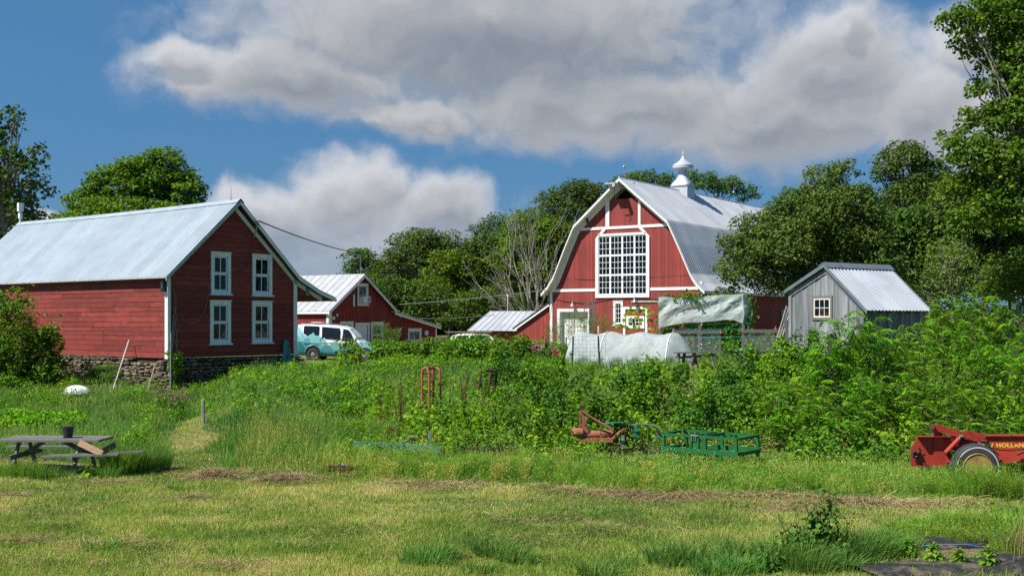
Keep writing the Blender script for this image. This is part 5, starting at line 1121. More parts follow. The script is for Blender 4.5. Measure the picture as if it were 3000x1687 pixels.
for i, px in enumerate((975, 1030, 1090, 1150, 1205, 1262)):
    shrub('raspberry_bush', 'leafy raspberry bush in the front of the long row before the barnyard', px, 43.5, [(px, 893, 46, 34), (px + 16, 912, 44, 28), (px - 20, 880, 30, 26)], .14, 'leaf_hedge', 350 + i, tintb=.55, group='raspberry bushes of the hedge front', per=14)
for i, (px, y, w, lab) in enumerate(((1905, 868, 30, 'round green bush behind the netted fence'), (1950, 850, 24, 'yellowish bush behind the netted fence near the shed'), (1972, 838, 20, 'pale green plant beside the lattice ladder'), (1830, 870, 26, 'bushy garden plants between the two netted panels'), (1935, 885, 26, 'grey leaved herb bush behind the fence'))):
    shrub('garden_bush', lab, px, 46.5, [(px, y, w, w * .8), (px + 10, y + 22, w, w * .7)], .11, ('leaf_hedge', 'leaf_vine', 'leaf_bush', 'leaf_hedge', 'leaf_apple')[i], 370 + i, tintb=.5, cat='bush')

for i, (px, y, d, w, lab) in enumerate(((700, 940, 40.5, 34, 'yellow green bramble mound right of the barn corner slope'), (765, 950, 39.5, 38, 'largest bramble mound on the slope below the van'), (830, 985, 37.5, 30, 'low bramble mound below the corner shrub'), (655, 965, 38.5, 24, 'small bramble mound above the lone post'), (905, 1000, 35.5, 32, 'bramble mound left of the dock stalks'), (560, 985, 37, 22, 'leafy mound between milkweed and slope'))):
    shrub('bramble_mound', lab, px, d, [(px, y, w, w * .5), (px + w * .5, y + 10, w * .7, w * .4), (px - w * .5, y + 12, w * .6, w * .4)], .10, 'leaf_vine' if i % 2 == 0 else 'leaf_bramble', 380 + i, tintb=.45, cat='bush')

# feathery asparagus ferns before the garage door
def ferns():
    for i, (px, w, zt) in enumerate(((1215, 18, 2.5), (1420, 30, 3.25), (1450, 30, 3.45), (1480, 28, 3.3), (1505, 28, 3.35), (1530, 24, 3.1), (1390, 22, 2.9), (955, 22, 3.0), (985, 24, 2.75))):
        d = 53 if px > 1000 else 52; b = gp(px, d); v = Veg(340 + i); r = v.r; k = 900; h = zt - b.z
        f = r.random(k) ** .7; a = r.random(k) * 6.28; rad = w * d / F * (.35 + .6 * f) * r.random(k) ** .5
        P = np.stack([rad * np.cos(a), rad * np.sin(a), h * f], 1); A = np.stack([np.cos(a) * .7, np.sin(a) * .7, r.uniform(.2, 1.4, k)], 1)
        v.leaves(P, A, r.normal(size=(k, 3)), r.uniform(.12, .26, k), .012, .4 + .5 * r.random(k))
        o = v.build('asparagus_fern', 'leaf_frond_blue'); o.location = b; tag(o, 'feathery blue green asparagus fern before the barn' if px > 1000 else 'feathery fern clump before the red house wall', 'fern', 'asparagus ferns in the garden' if px > 1000 else 'fern clumps by the red house')
ferns()
# ------------------------------------------------------------------ vehicles
def mural_mat():
    m = bpy.data.materials.new('mountain_mural'); m.use_nodes = True; nt = NT(m.node_tree); b = nt.n['Principled BSDF']
    tc = nt.node('ShaderNodeTexCoord'); sp = nt.node('ShaderNodeSeparateXYZ'); nt.l.new(tc.outputs['Object'], sp.inputs[0]); x, y, z = sp.outputs
    jag, _ = nt.noise(tc.outputs['Object'], 9.0, 4.0, .6)
    def ridge(pts):
        c = nt.node('ShaderNodeFloatCurve'); cu = c.mapping.curves[0]
        P = [((p[0] - 490) * .00254 + .95, (1130 - p[1]) * .00244) for p in pts]
        P = [(max(0, min(1, a / 4.3)), max(0, min(1, h / 2.2))) for a, h in P]
        cu.points[0].location = P[0]; cu.points[1].location = P[-1]
        for p in P[1:-1]: cu.points.new(*p)
        for p in cu.points: p.handle_type = 'VECTOR'
        c.mapping.update(); nt.l.new(nt.m('DIVIDE', x, 4.3), c.inputs['Value'])
        return nt.m('ADD', nt.m('MULTIPLY', c.outputs[0], 2.2), nt.m('MULTIPLY', nt.m('SUBTRACT', jag, .5), .10))
    r1 = ridge([(116, 380), (200, 460), (280, 575), (350, 615), (410, 555), (465, 510), (540, 595), (580, 570), (650, 630), (690, 620), (740, 680), (800, 770), (830, 770), (900, 685), (950, 680), (1030, 715), (1120, 760), (1200, 720), (1300, 690), (1450, 690), (1600, 700), (1800, 760)])
    r2 = ridge([(116, 560), (180, 640), (250, 740), (330, 650), (400, 650), (450, 770), (520, 830), (620, 900), (680, 830), (740, 755), (790, 790), (830, 785), (930, 910), (1030, 860), (1100, 920), (1250, 830), (1400, 900), (1800, 930)])
    r3 = ridge([(116, 780), (220, 740), (300, 830), (370, 920), (480, 935), (640, 930), (900, 940), (1300, 945), (1800, 950)])
    c = nt.mix(nt.ss(nt.m('SUBTRACT', r1, z), -.004, .004), (.78, .79, .80), (.17, .43, .44))
    c = nt.mix(nt.ss(nt.m('SUBTRACT', r2, z), -.004, .004), c, (.075, .27, .31))
    c = nt.mix(nt.ss(nt.m('SUBTRACT', r3, z), -.004, .004), c, (.03, .17, .21))
    nt.l.new(c, b.inputs['Base Color']); b.inputs['Roughness'].default_value = .3; b.inputs['Specular IOR Level'].default_value = .5; b.inputs['Coat Weight'].default_value = .2
    MATS['mountain_mural'] = m
mural_mat()
pmat('car_white', (.78, .79, .80), None, 2, tint=0, rough=.3, spec=.5)

def loft_body(st, W, floor=.28):
    """stations: (x, top z, belt z, width factor). rounded van or car body"""
    mb = MB(); rings = []
    for x, zt, zbt, wf in st:
        w = W * wf; s = (zt - zbt)
        half = [(.10, floor), (.02, floor + .12), (.0, floor + .3), (.0, zbt - .10), (.015, zbt), (.06 + .10 * min(1, s / .6), zbt + s * .75), (.13 + .12 * min(1, s / .6), zt - .03), (.34 + .1 * min(1, s / .6), zt)]
        ring = [((W - w) / 2 + a, z) for a, z in half]; ring += [(W - (p[0]), p[1]) for p in ring[::-1]]
        rings.append([(x, y, z) for y, z in ring])
    n = len(rings[0]); P = [p for r in rings for p in r]
    mb.faces(P, [(i * n + k, i * n + (k + 1) % n, (i + 1) * n + (k + 1) % n, (i + 1) * n + k) for i in range(len(rings) - 1) for k in range(n)] + [tuple(range(n)), tuple(range((len(rings) - 1) * n, len(rings) * n))])
    return mb
def wheel(root, x, y, r, w, side):
    t = MB(); t.lathe([(r * .62, -w / 2), (r * .9, -w / 2), (r, -w * .36), (r, w * .36), (r * .9, w / 2), (r * .62, w / 2)], 28, (x, y, r), 'y', cap=False); wh = t.build('wheel', 'tyre_rubber', root, smooth=True)
    t = MB(); t.lathe([(0, -.02), (r * .2, -.03), (r * .5, .02), (r * .61, -.03), (r * .63, 0)], 20, (x, y + side * w * .4, r), 'y'); t.build('rim', 'grey_metal', wh, smooth=True)
def van():
    b = Vector((-10.33, 59.0, 1.10)); ang = RAD(-5)
    off = Matrix.Rotation(ang, 3, 'Z') @ Vector((.95, 0, 0))
    root = empty('parked_van', b - off, ang, 'white and teal passenger van painted with mountain ridges beside the barn', 'van'); root.rotation_euler = (0, RAD(2.2), ang)
    st = [(.0, 1.70, 1.0, .95), (.04, 1.86, 1.05, .98), (.3, 1.91, 1.10, 1), (1.5, 1.92, 1.10, 1), (2.4, 1.88, 1.09, 1), (2.75, 1.78, 1.07, 1), (3.0, 1.56, 1.04, 1), (3.3, 1.20, .99, .99), (3.45, 1.09, .96, .98), (3.8, .98, .88, .96), (4.05, .85, .76, .93), (4.13, .70, .66, .90)]
    bd = loft_body(st, 1.85).build('body', 'mountain_mural', root, smooth=True)
    def side_win(pts, name, dy=-.012):
        m = MB(); P = []
        for x, z in pts:
            yy = .015 + (.045 + .10) * max(0, (z - 1.10) / .62); P.append((x, yy + dy, z))
        m.faces(P + [(p[0], p[1] + .03, p[2]) for p in P], [tuple(range(len(P)))] + [(i, (i + 1) % len(P), len(P) + (i + 1) % len(P), len(P) + i) for i in range(len(P))]); m.build(name, 'dark_window_tint', root)
    b_ = bpy.data.materials['dark_window_tint'] if 'dark_window_tint' in bpy.data.materials else None
    side_win([(.38, 1.42), (.50, 1.36), (.60, 1.28), (.68, 1.36), (.74, 1.40), (.80, 1.42), (.88, 1.52), (.94, 1.44), (1.02, 1.33), (1.10, 1.34), (1.22, 1.36), (1.20, 1.78), (1.14, 1.82), (.42, 1.82), (.37, 1.78)], 'side_window')
    side_win([(1.38, 1.17), (1.44, 1.24), (1.5, 1.25), (1.56, 1.17), (2.34, 1.14), (2.32, 1.60), (2.26, 1.76), (1.36, 1.80), (1.33, 1.76)], 'side_window')
    side_win([(2.44, 1.12), (2.98, 1.10), (3.02, 1.25), (2.84, 1.58), (2.74, 1.69), (2.46, 1.73)], 'side_window')
    m = MB(); m.faces([(2.80, .22, 1.745), (2.80, 1.63, 1.745), (3.28, 1.70, 1.235), (3.28, .15, 1.235)], [(0, 1, 2, 3)]); m.build('windscreen', 'dark_window_tint', root)
    for x, s in ((.95, 0), (3.62, 0), (.95, 1), (3.62, 1)):
        y = .085 if not s else 1.765; wheel(root, x, y, .335, .22, -1 if not s else 1)
    for x in (.95, 3.62):
        m = MB(); m.lathe([(0, -.004), (.405, -.004), (.405, .02), (0, .02)], 26, (x, 0, .40), 'y'); m.build('wheel_well_shade', 'black_plastic', root)  # flat black disc stands in for the shade of an uncut wheel well
        m = MB(); pts = [(x + .43 * math.cos(a), -.012, .40 + .43 * math.sin(a)) for a in np.linspace(.12, math.pi - .12, 14)]; m.tube(pts, .028, 6); m.build('arch_trim', 'teal_trim', root, smooth=True)
    m = MB(); m.tube([(.15, .30, 1.93), (.3, .30, 1.97), (2.3, .30, 1.955), (2.5, .30, 1.90)], .02, 6); m.tube([(.15, 1.55, 1.93), (.3, 1.55, 1.97), (2.3, 1.55, 1.955), (2.5, 1.55, 1.90)], .02, 6)
    for x in (.4, 1.05, 1.7, 2.2): m.bar((x, .30, 1.95), (x, 1.55, 1.95), .04, .025)
    m.build('roof_rack', 'black_plastic', root); m = MB(); m.box((.66, .4, 1.955), (1.2, 1.4, 2.02)); m.build('roof_vent', 'white_plastic', root)
    m = MB(); m.box((.45, -.012, .855), (1.24, .0, .885)); m.box((2.33, -.02, .80), (2.39, .0, .93)); m.box((2.50, -.02, .80), (2.56, .0, .93)); m.build('door_handles', 'black_plastic', root)
    m = MB(); m.box((1.30, -.006, .34), (1.306, .012, 1.84)); m.box((2.39, -.006, .34), (2.396, .012, 1.74)); m.build('door_seams', 'black_plastic', root)
    m = MB(); m.box((.0, -.015, .985), (3.3, .0, 1.01)); m.build('side_moulding', 'car_white', root)
    m = MB(); m.box((4.0, .06, .30), (4.24, 1.79, .50)); m.build('bumper', 'can_metal', root, bevel=.03); m = MB(); m.box((-.12, .06, .34), (.02, 1.79, .50)); m.build('bumper', 'black_plastic', root, bevel=.03)
    for y in (.2, 1.4): m = MB(); m.box((4.05, y, .56), (4.16, y + .28, .68)); m.build('headlight', 'window_glass', root)
    m = MB(); m.box((3.0, -.2, 1.1), (3.1, -.03, 1.26)); m.build('wing_mirror', 'black_plastic', root, bevel=.02)
pmat('dark_window_tint', (.012, .014, .018), None, 2, tint=0, rough=.08, spec=.5); pmat('teal_trim', (.07, .36, .40), None, 2, tint=0, rough=.35)
van()
m = MB(); rng = random.Random(5)
for k in range(7): m.box((k * .17, rng.uniform(-.05, .05), 0), (k * .17 + .15, .12 + rng.uniform(-.05, .05), .06), rng.random())
o = m.build('brick_row', 'faded_orange'); o.location = gp(815, 57.6) + Vector((0, 0, .02)); tag(o, 'short row of orange bricks lying beside the van wheel', 'bricks')

def white_car():
    b = gp(1120, 61); b.z = 1.04; root = empty('parked_car', b, RAD(2), 'white car with a plank on its roof rack behind the raspberry row', 'car')
    st = [(0, .85, .80, .9), (.1, .95, .86, .97), (.35, 1.30, .92, 1), (.7, 1.41, .93, 1), (2.0, 1.42, .92, 1), (2.3, 1.38, .91, 1), (2.95, .98, .88, 1), (3.9, .88, .80, .97), (4.25, .75, .68, .92), (4.3, .6, .56, .88)]
    loft_body(st, 1.75, .22).build('body', 'car_white', root, smooth=True)
    for pts in ([(.45, .97), (.62, 1.31), (1.25, 1.34), (1.25, .97)], [(1.32, .97), (1.32, 1.34), (2.15, 1.33), (2.7, .97)]):
        m = MB(); m.faces([(x, .01 + .14 * max(0, (z - .95) / .4), z) for x, z in pts] + [(x, .05 + .14 * max(0, (z - .95) / .4), z) for x, z in pts], [(0, 1, 2, 3), (4, 5, 6, 7)]); m.build('side_window', 'dark_window_tint', root)
    for x in (.8, 3.45):
        for y, s in ((.12, -1), (1.63, 1)): wheel(root, x, y, .31, .2, s)
    m = MB()
    for x in (.8, 1.9): m.bar((x, .3, 1.46), (x, 1.45, 1.46), .04, .03); m.bar((x, .3, 1.40), (x, .3, 1.47), .04); m.bar((x, 1.45, 1.40), (x, 1.45, 1.47), .04)
    m.build('roof_rack', 'black_plastic', root)
    m = MB(); m.box((.0, .5, 1.485), (2.5, .95, 1.53)); o = m.build('roof_plank', 'fresh_plank'); o.location = b; o.rotation_euler = (0, 0, RAD(2)); tag(o, 'tan plank tied on the roof of the white car', 'plank')
white_car()

# ------------------------------------------------------------------ garden: covers, fences, bench, can
def grid_mesh(name, mat, fn, nu, nv, parent=None):
    P = [fn(i / nu, j / nv) for j in range(nv + 1) for i in range(nu + 1)]; Fc = [(j * (nu + 1) + i, j * (nu + 1) + i + 1, (j + 1) * (nu + 1) + i + 1, (j + 1) * (nu + 1) + i) for j in range(nv) for i in range(nu)]
    me = bpy.data.meshes.new(name); me.from_pydata([tuple(p) for p in P], [], Fc); me.materials.append(MATS[mat]); me.shade_smooth(); o = bpy.data.objects.new(name, me); C.objects.link(o)
    if parent is not None: o.parent = parent
    return o
def trellis_cover():
    D = 48.0; root = empty('bean_trellis', gp(1765, D), 0, 'tall wooden bean trellis with three posts under hanging white cloth', 'trellis'); b = root.location
    for px, top in ((1660, 739), (1760, 735), (1869, 734)):
        m = MB(); p = gp(px, D) - b; q = at(px, top, D) - b; m.bar(p, q, .10, .10); m.build('post', 'grey_plank', root)
    m = MB(); m.bar(at(1660, 752, D) - b, at(1869, 752, D) - b, .05, .09); m.build('top_rail', 'grey_plank', root)
    m = MB()
    for y in (812, 826, 845): m.tube([at(1650, y, D) - b, at(1760, y + 3, D) - b, at(1890, y + 2, D) - b], .006, 4)
    m.build('strings', 'teal_hose', root)
    tops = [(0, 748), (.08, 746), (.2, 750), (.30, 752), (.38, 751), (.5, 748), (.56, 745), (.66, 743), (.78, 742), (.9, 741), (1, 739)]; bots = [(0, 826), (.06, 822), (.15, 818), (.3, 812), (.5, 811), (.65, 808), (.8, 804), (.9, 806), (.96, 812), (1, 813)]
    fi = lambda T_, u: float(np.interp(u, [t[0] for t in T_], [t[1] for t in T_]))
    def fn(u, w):
        yy = fi(tops, u) * (1 - w) + fi(bots, u) * w; px = 1657 + 213 * u
        fo = .035 * math.sin(w * 9 + u * 14 + 2 * math.sin(u * 7)) * min(1, w * 5) + .055 * (float(N1.fbm(u * 9, w * 3.2, 1, 3)) - .5) + .045 * (float(N2.fbm(u * 26 + w * 8, w * 11, 1, 2)) - .5)
        return at(px, yy, D - .10 - fo * (.3 + .7 * math.sin(min(1, w * 1.2) * math.pi)))
    o = grid_mesh('draped_cloth', 'row_cover_cloth', fn, 110, 44)
    def fn2(u, w):   # loose end wrapping round the last post
        yy = (739 + 17 * math.sin(u * 1.4)) * (1 - w) + (813 + 4 * math.sin(u * 3)) * w; px = 1870 + 23 * math.sin(u * math.pi * .62) * (.75 + .25 * math.sin(w * 3.0)); return at(px, yy, D - .1 + u * 1.0 + .12 * math.sin(w * 8 + u * 5))
    o2 = grid_mesh('loose_end', 'row_cover_cloth', fn2, 24, 30, o)
    m = MB(); m.tube([at(1868, 745, D - .3), at(1872, 790, D - .35), at(1868, 812, D - .3), at(1873, 822, D - .25)], .03, 6); m.build('gathered_hem', 'tunnel_cloth', o)
    tag(o, 'white frost cloth hanging over the bean trellis in front of the barn', 'row cover')
    v = Veg(600); r = v.r
    for px in range(1664, 1895, 9):
        for y in range(752, 905, 13):
            d = D + .28 + r.uniform(-.12, .12); p = at(px + r.uniform(-6, 6), y + r.uniform(-6, 6), d); v.puff(np.array(p) - np.array(b), (.2, .22, .2), 22 if y > 815 else 12, .13, .5 + r.uniform(-.2, .25), 0, .35, .3, asp=.8)
    for px, y in ((1722, 742), (1728, 736), (1735, 745), (1745, 744), (1752, 738), (1740, 752), (1750, 760), (1757, 765), (1715, 748), (1765, 742), (1700, 750)):
        v.puff(np.array(at(px, y, D - .15)) - np.array(b), (.10, .12, .13), 14, .12, .6, 0, .4, .3, asp=.75)
    o = v.build('bean_plants', 'leaf_hedge'); o.location = b; tag(o, 'dense row of climbing beans on the trellis below the white cloth', 'bean row')
trellis_cover()

def low_tunnel():
    c0 = at(1462, 905, 44.5); c0.z = T(c0.x, c0.y); ang = RAD(-27); L = 3.85
    def sec(s, th):
        cl = 0
        h, w = 1.42, .95
        if s < 0: q = max(0, 1 - (s / -.35) ** 2) ** .5; k = .35 + .65 * q; h *= k; w *= .8 + .2 * k
        if s > L: q = (s - L) / 1.0; k = 1 - q ** 1.5 * .97; h *= max(.02, k); w *= 1 - q * .8
        sag = .07 * (math.sin(math.pi * ((s * 3 / L) % 1))) ** 2 if 0 < s < L else 0
        nz = .05 * (float(N1.fbm(s * 2.2, th * 2.2, 1, 3)) - .5) + .04 * (float(N2.fbm(s * 5 + th, th * 7, 1, 2)) - .5)
        rr = 1 - sag + nz
        y = -math.cos(th) * w * rr; z = max(-.05, math.sin(th) ** .85 * h * rr)
        if th < .25 or th > math.pi - .25: y *= 1 + .12 * math.sin(s * 9)
        return (s, y, z)
    o = grid_mesh('tunnel_cover', 'tunnel_cloth', lambda u, w: sec(-.34 + (L + 1.30) * u, math.pi * w), 110, 44); o.location = c0; o.rotation_euler = (0, 0, ang)
    tag(o, 'low hooped tunnel of white fleece with wrinkled gathered end in the garden', 'row cover')
    for s in (1.15, L - .05):
        m = MB(); m.tube([tuple(np.array(sec(s, th)) * (1, 1.012, 1.012)) for th in np.linspace(.02, math.pi - .02, 28)], .022, 5); m.build('hoop_seam', 'white_plastic', o)
low_tunnel()

def garden_fence():
    d = 41.5; b = gp(1472, d); root = empty('wire_fence', b, 0, 'two green metal stakes with white tips carrying square wire mesh', 'fence')
    for px, y1 in ((1442, 915), (1505, 900)):
        m = MB(); p = at(px - (2 if px < 1450 else -4), 925, d) - b; q = at(px, 846, d) - b; m.bar(p, q, .045, .06); st = m.build('stake', 'green_post', root); m = MB(); m.bar(q + Vector((0, 0, .002)), at(px, 820, d) - b, .042, .05); m.build('stake_tip', 'cream_paint', st)
    m = MB()
    for px in np.arange(1446, 1528, 9.5): m.tube([at(px, 842, d) - b, at(px + 2, 912, d) - b], .0035, 3)
    for y in np.arange(846, 912, 9.5): m.tube([at(1443, y, d) - b, at(1480, y + .8, d) - b, at(1528, y, d) - b], .0035, 3)
    m.build('wire_mesh', 'dark_wire', root)
    m = MB(); m.tube([at(1425, 885, 47), at(1424, 849, 47)], .03, 6); o = m.build('garden_stake', 'teal_paint'); tag(o, 'short teal stake among the pink flowers', 'stake')
    m = MB(); p = at(1437, 914, 42.2); m.lathe([(.075, 0), (.08, .25), (.075, .28), (.05, .30), (.075, .33), (.09, .38), (.075, .43), (.04, .455), (0, .46)], 14, p); o = m.build('turned_post', 'old_post', smooth=True); tag(o, 'short turned wooden post with rounded top beside the fleece tunnel', 'post')
    # tall wire trellis before the garage door
    d = 54; b = gp(1480, d); root = empty('wire_trellis', b, 0, 'rust and green wire trellis with grey pipe uprights before the garage door', 'trellis')
    m = MB()
    for px in np.arange(1431, 1516, 7.3): m.tube([at(px, 840, d) - b, at(px + 1, 776 + 6 * math.sin(px), d) - b], .011, 3)
    for y in (785, 797, 810, 822): m.tube([at(1431, y, d) - b, at(1512, y + 1, d) - b], .009, 3)
    m.build('wires', 'pink_pipe', root)
    m = MB()
    for px, y in ((1471, 764), (1483, 763), (1484.5, 756), (1491, 758), (1497, 757)): m.tube([at(px, 845, d) - b, at(px, y, d) - b], .022, 5)
    m.tube([at(1471, 766, d) - b, at(1484, 764, d) - b], .018, 5); m.tube([at(1484, 772, d) - b, at(1497, 773, d) - b], .018, 5); m.build('uprights', 'grey_flashing', root)
    m = MB()
    for px in (1440, 1470, 1500): m.tube([at(px + 4, 840, d - .3) - b, at(px + 5, 788, d - .3) - b], .011, 3)
    m.build('green_wires', 'green_post', root)
    def panel(name, label, px0, px1, ytop, ybot, d, posts, rails, group):
        b = gp((px0 + px1) / 2, d); root = empty(name, b, 0, label, 'fence', group)
        for k, (px, yt) in enumerate(posts): m = MB(); q0 = at(px, ybot + 12, d) - b; m.bar(q0, at(px, yt, d) - b, .055 if k != 1 else .04, .06); m.build('post', 'grey_plank', root)
        for y in rails: m = MB(); m.bar(at(px0, y, d - .05) - b, at(px1, y, d - .05) - b, .04, .13 if y == rails[0] else .09); m.build('rail', 'grey_plank', root)
        m = MB(); m.faces([at(px0 + 1, ytop + 4, d - .02) - b, at(px1 - 1, ytop + 4, d - .02) - b, at(px1 - 1, ybot, d - .02) - b, at(px0 + 1, ybot, d - .02) - b], [(0, 1, 2, 3)]); m.build('netting', 'fine_netting', root, recalc=False)
        return root
    panel('net_fence', 'netted garden fence panel with wood rail behind the rough bench', 1691, 1814, 833, 903, 44, [(1696, 830), (1750, 826), (1811, 831)], [835], None)
    panel('net_fence', 'netted garden fence panel between trellis post and grey shed', 1866, 1988, 832, 905, 44, [(1868, 828), (1950, 826), (1966, 828)], [833, 882, 908], None)
    for i, (px, y) in enumerate(((1812, 834), (1867, 829), (1950, 824), (1694, 829))):
        m = MB(); rg = random.Random(i)
        for k in range(5): p = at(px, y, 43.85) + Vector((rg.uniform(-.03, .03), 0, rg.uniform(-.03, .05))); m.bar(p, p + Vector((rg.uniform(-.06, .06), -.03, rg.uniform(-.12, .02))), .028, .006)
        o = m.build('marker_ribbon', 'pink_ribbon'); tag(o, ('pink ribbon on the right end of the netted panel by the bench', 'pink ribbon on the right trellis post', 'pink ribbon on thin stake of the netted fence near the shed', 'pink ribbon half hidden behind the tunnel end')[i], 'ribbon')
    m = MB(); m.bar(at(1735, 908, 42.5), at(1812, 910, 42.5), .05, .28); o = m.build('bed_board', 'wood_block'); tag(o, 'dark board edging a raised bed below the netted fence', 'board')
garden_fence()

def bench():
    d = 39; b = gp(1757, d); root = empty('rough_bench', b, 0, 'rough grey plank work bench on splayed legs beside the fleece tunnel', 'bench'); rng = random.Random(3)
    for k, dy in enumerate((-.26, 0, .26)): m = MB(); m.bar(at(1694, 887.5, d + dy) - b, at(1818, 884.5, d + dy) - b, .24, .04, rng.random()); m.build('top_plank', 'grey_plank', root)
    for px, px2, dy in ((1708, 1702, -.25), (1748, 1736, -.25), (1745, 1754, .2), (1790, 1780, .2), (1785, 1798, -.25), (1722, 1716, .25)):
        m = MB(); p = at(px, 888, d + dy) - b; q = at(px2, 930, d + dy * 1.5) - b; m.bar(p, q, .07, .10, rng.random()); m.build('leg', 'grey_plank', root)
    m = MB(); m.bar(at(1700, 900, d + .1) - b, at(1800, 893, d + .1) - b, .05, .08); m.build('brace', 'grey_plank', root)
bench()
def trash_can():
    b = gp(1881, 36.5); b.z = 1.42; root = empty('dustbin', b, 0, 'grey galvanised dustbin with domed lid in the sumac beside the fence', 'dustbin'); prof = []
    for k in range(36):
        pass
    n = 48; P = []
    for h, r in ((0, .24), (.05, .245), (.3, .265), (.6, .285), (.78, .295), (.80, .30)):
        for k in range(n): a = 2 * math.pi * k / n; rr = r + (.008 if k % 2 else 0) * (1 if .04 < h < .7 else 0); P.append((rr * math.cos(a), rr * math.sin(a), h))
    m = MB(); m.faces(P, [(i * n + k, i * n + (k + 1) % n, (i + 1) * n + (k + 1) % n, (i + 1) * n + k) for i in range(5) for k in range(n)]); m.build('bin_body', 'can_metal', root)
    m = MB(); m.lathe([(.34, .78), (.35, .80), (.35, .835), (.32, .85), (.2, .885), (.06, .90), (0, .90)], 32); ld = m.build('lid', 'can_metal', root, smooth=True)
    m = MB(); m.tube([(-.07, 0, .89), (-.06, 0, .94), (.06, 0, .94), (.07, 0, .89)], .012, 6); m.build('handle', 'can_metal', ld)
    for s in (1, -1): m = MB(); m.tube([(s * .29, -.07, .6), (s * .35, -.05, .57), (s * .35, .05, .57), (s * .29, .07, .6)], .01, 5); m.build('side_handle', 'can_metal', root)
trash_can()
def leaning_things():
    d = 38.3; m = MB(); p, q = at(1955, 872, d - .3), at(1985, 770, d + .1); w = Vector((.085, 0, 0))
    m.bar(p - w, q - w, .02, .03); m.bar(p + w, q + w, .02, .03)
    for k in range(18): c = p.lerp(q, (k + .5) / 18); m.bar(c - w, c + w, .018, .018)
    m.bar(p, q, .012, .012); o = m.build('lattice_ladder', 'grey_trim_wood'); tag(o, 'narrow pale lattice ladder leaning against the left shed corner', 'ladder')
    m = MB(); m.bar(at(1986, 892, 37.6), at(1975, 801, 37.9), .11, .03); o = m.build('leaning_board', 'grey_plank'); tag(o, 'grey board leaning in front of the ladder by the shed', 'board')
    def pole(label, a, b_, r, mat='pole_white', name='leaning_pole'): m = MB(); m.tube([a, a.lerp(b_, .5) + Vector((0, 0, -.015)), b_], r, 7); tag(m.build(name, mat), label, 'pole')
    pole('longest whitish pole leaning across the stones and up the red wall', at(324.5, 856, 42.2), at(285, 978, 41.0), .026)
    pole('weathered pole leaning on the fieldstone near the barn corner', at(391, 914, 40.9), at(367, 1000, 40.0), .026, 'old_post')
    pole('thin white pole lying aslant beside the big bush', at(128, 912, 43.6), at(81, 985, 42.2), .022)
    pole('short grey stake against the stones right of the big bush', at(130, 943, 43.6), at(122, 976, 42.6), .03, 'grey_trim_wood')
    m = MB(); m.bar(at(430, 985, 40.5), at(431, 838, 40.82), .19, .03); tag(m.build('corner_plank', 'weathered_wood'), 'grey upright plank standing at the barn corner over the stones', 'plank')
    m = MB(); m.bar(at(511.5, 1085, 31.8), at(510.5, 1005, 31.8), .10, .085); tag(m.build('wooden_post', 'old_post', bevel=.015), 'lone short wooden fence post in the grass before the barn', 'post')
    # white sack
    c = gp(195, 40); V = []; nu, nv = 28, 12
    def fn(u, w):
        a = u * 2 * math.pi; ph = w * math.pi / 2; rx, ry, rz = .50, .3, .30; nz = 1 + .30 * (float(N1.fbm(math.cos(a) * 1.5 + 3, math.sin(a) * 1.5 + w * 2, 1.4, 3)) - .5)
        return (rx * math.cos(a) * math.cos(ph) * nz - .06 * math.sin(ph), ry * math.sin(a) * math.cos(ph) * nz, rz * math.sin(ph) * (1 + .25 * (float(N2.fbm(math.cos(a) * math.cos(ph) * 2 + 4, math.sin(a) * 2, 1.3, 2)) - .5)))
    o = grid_mesh('white_sack', 'sack_white', fn, nu, nv); o.location = c + Vector((0, 0, .10)); tag(o, 'crumpled white plastic sack lying in grass below the stone wall', 'sack')
leaning_things()

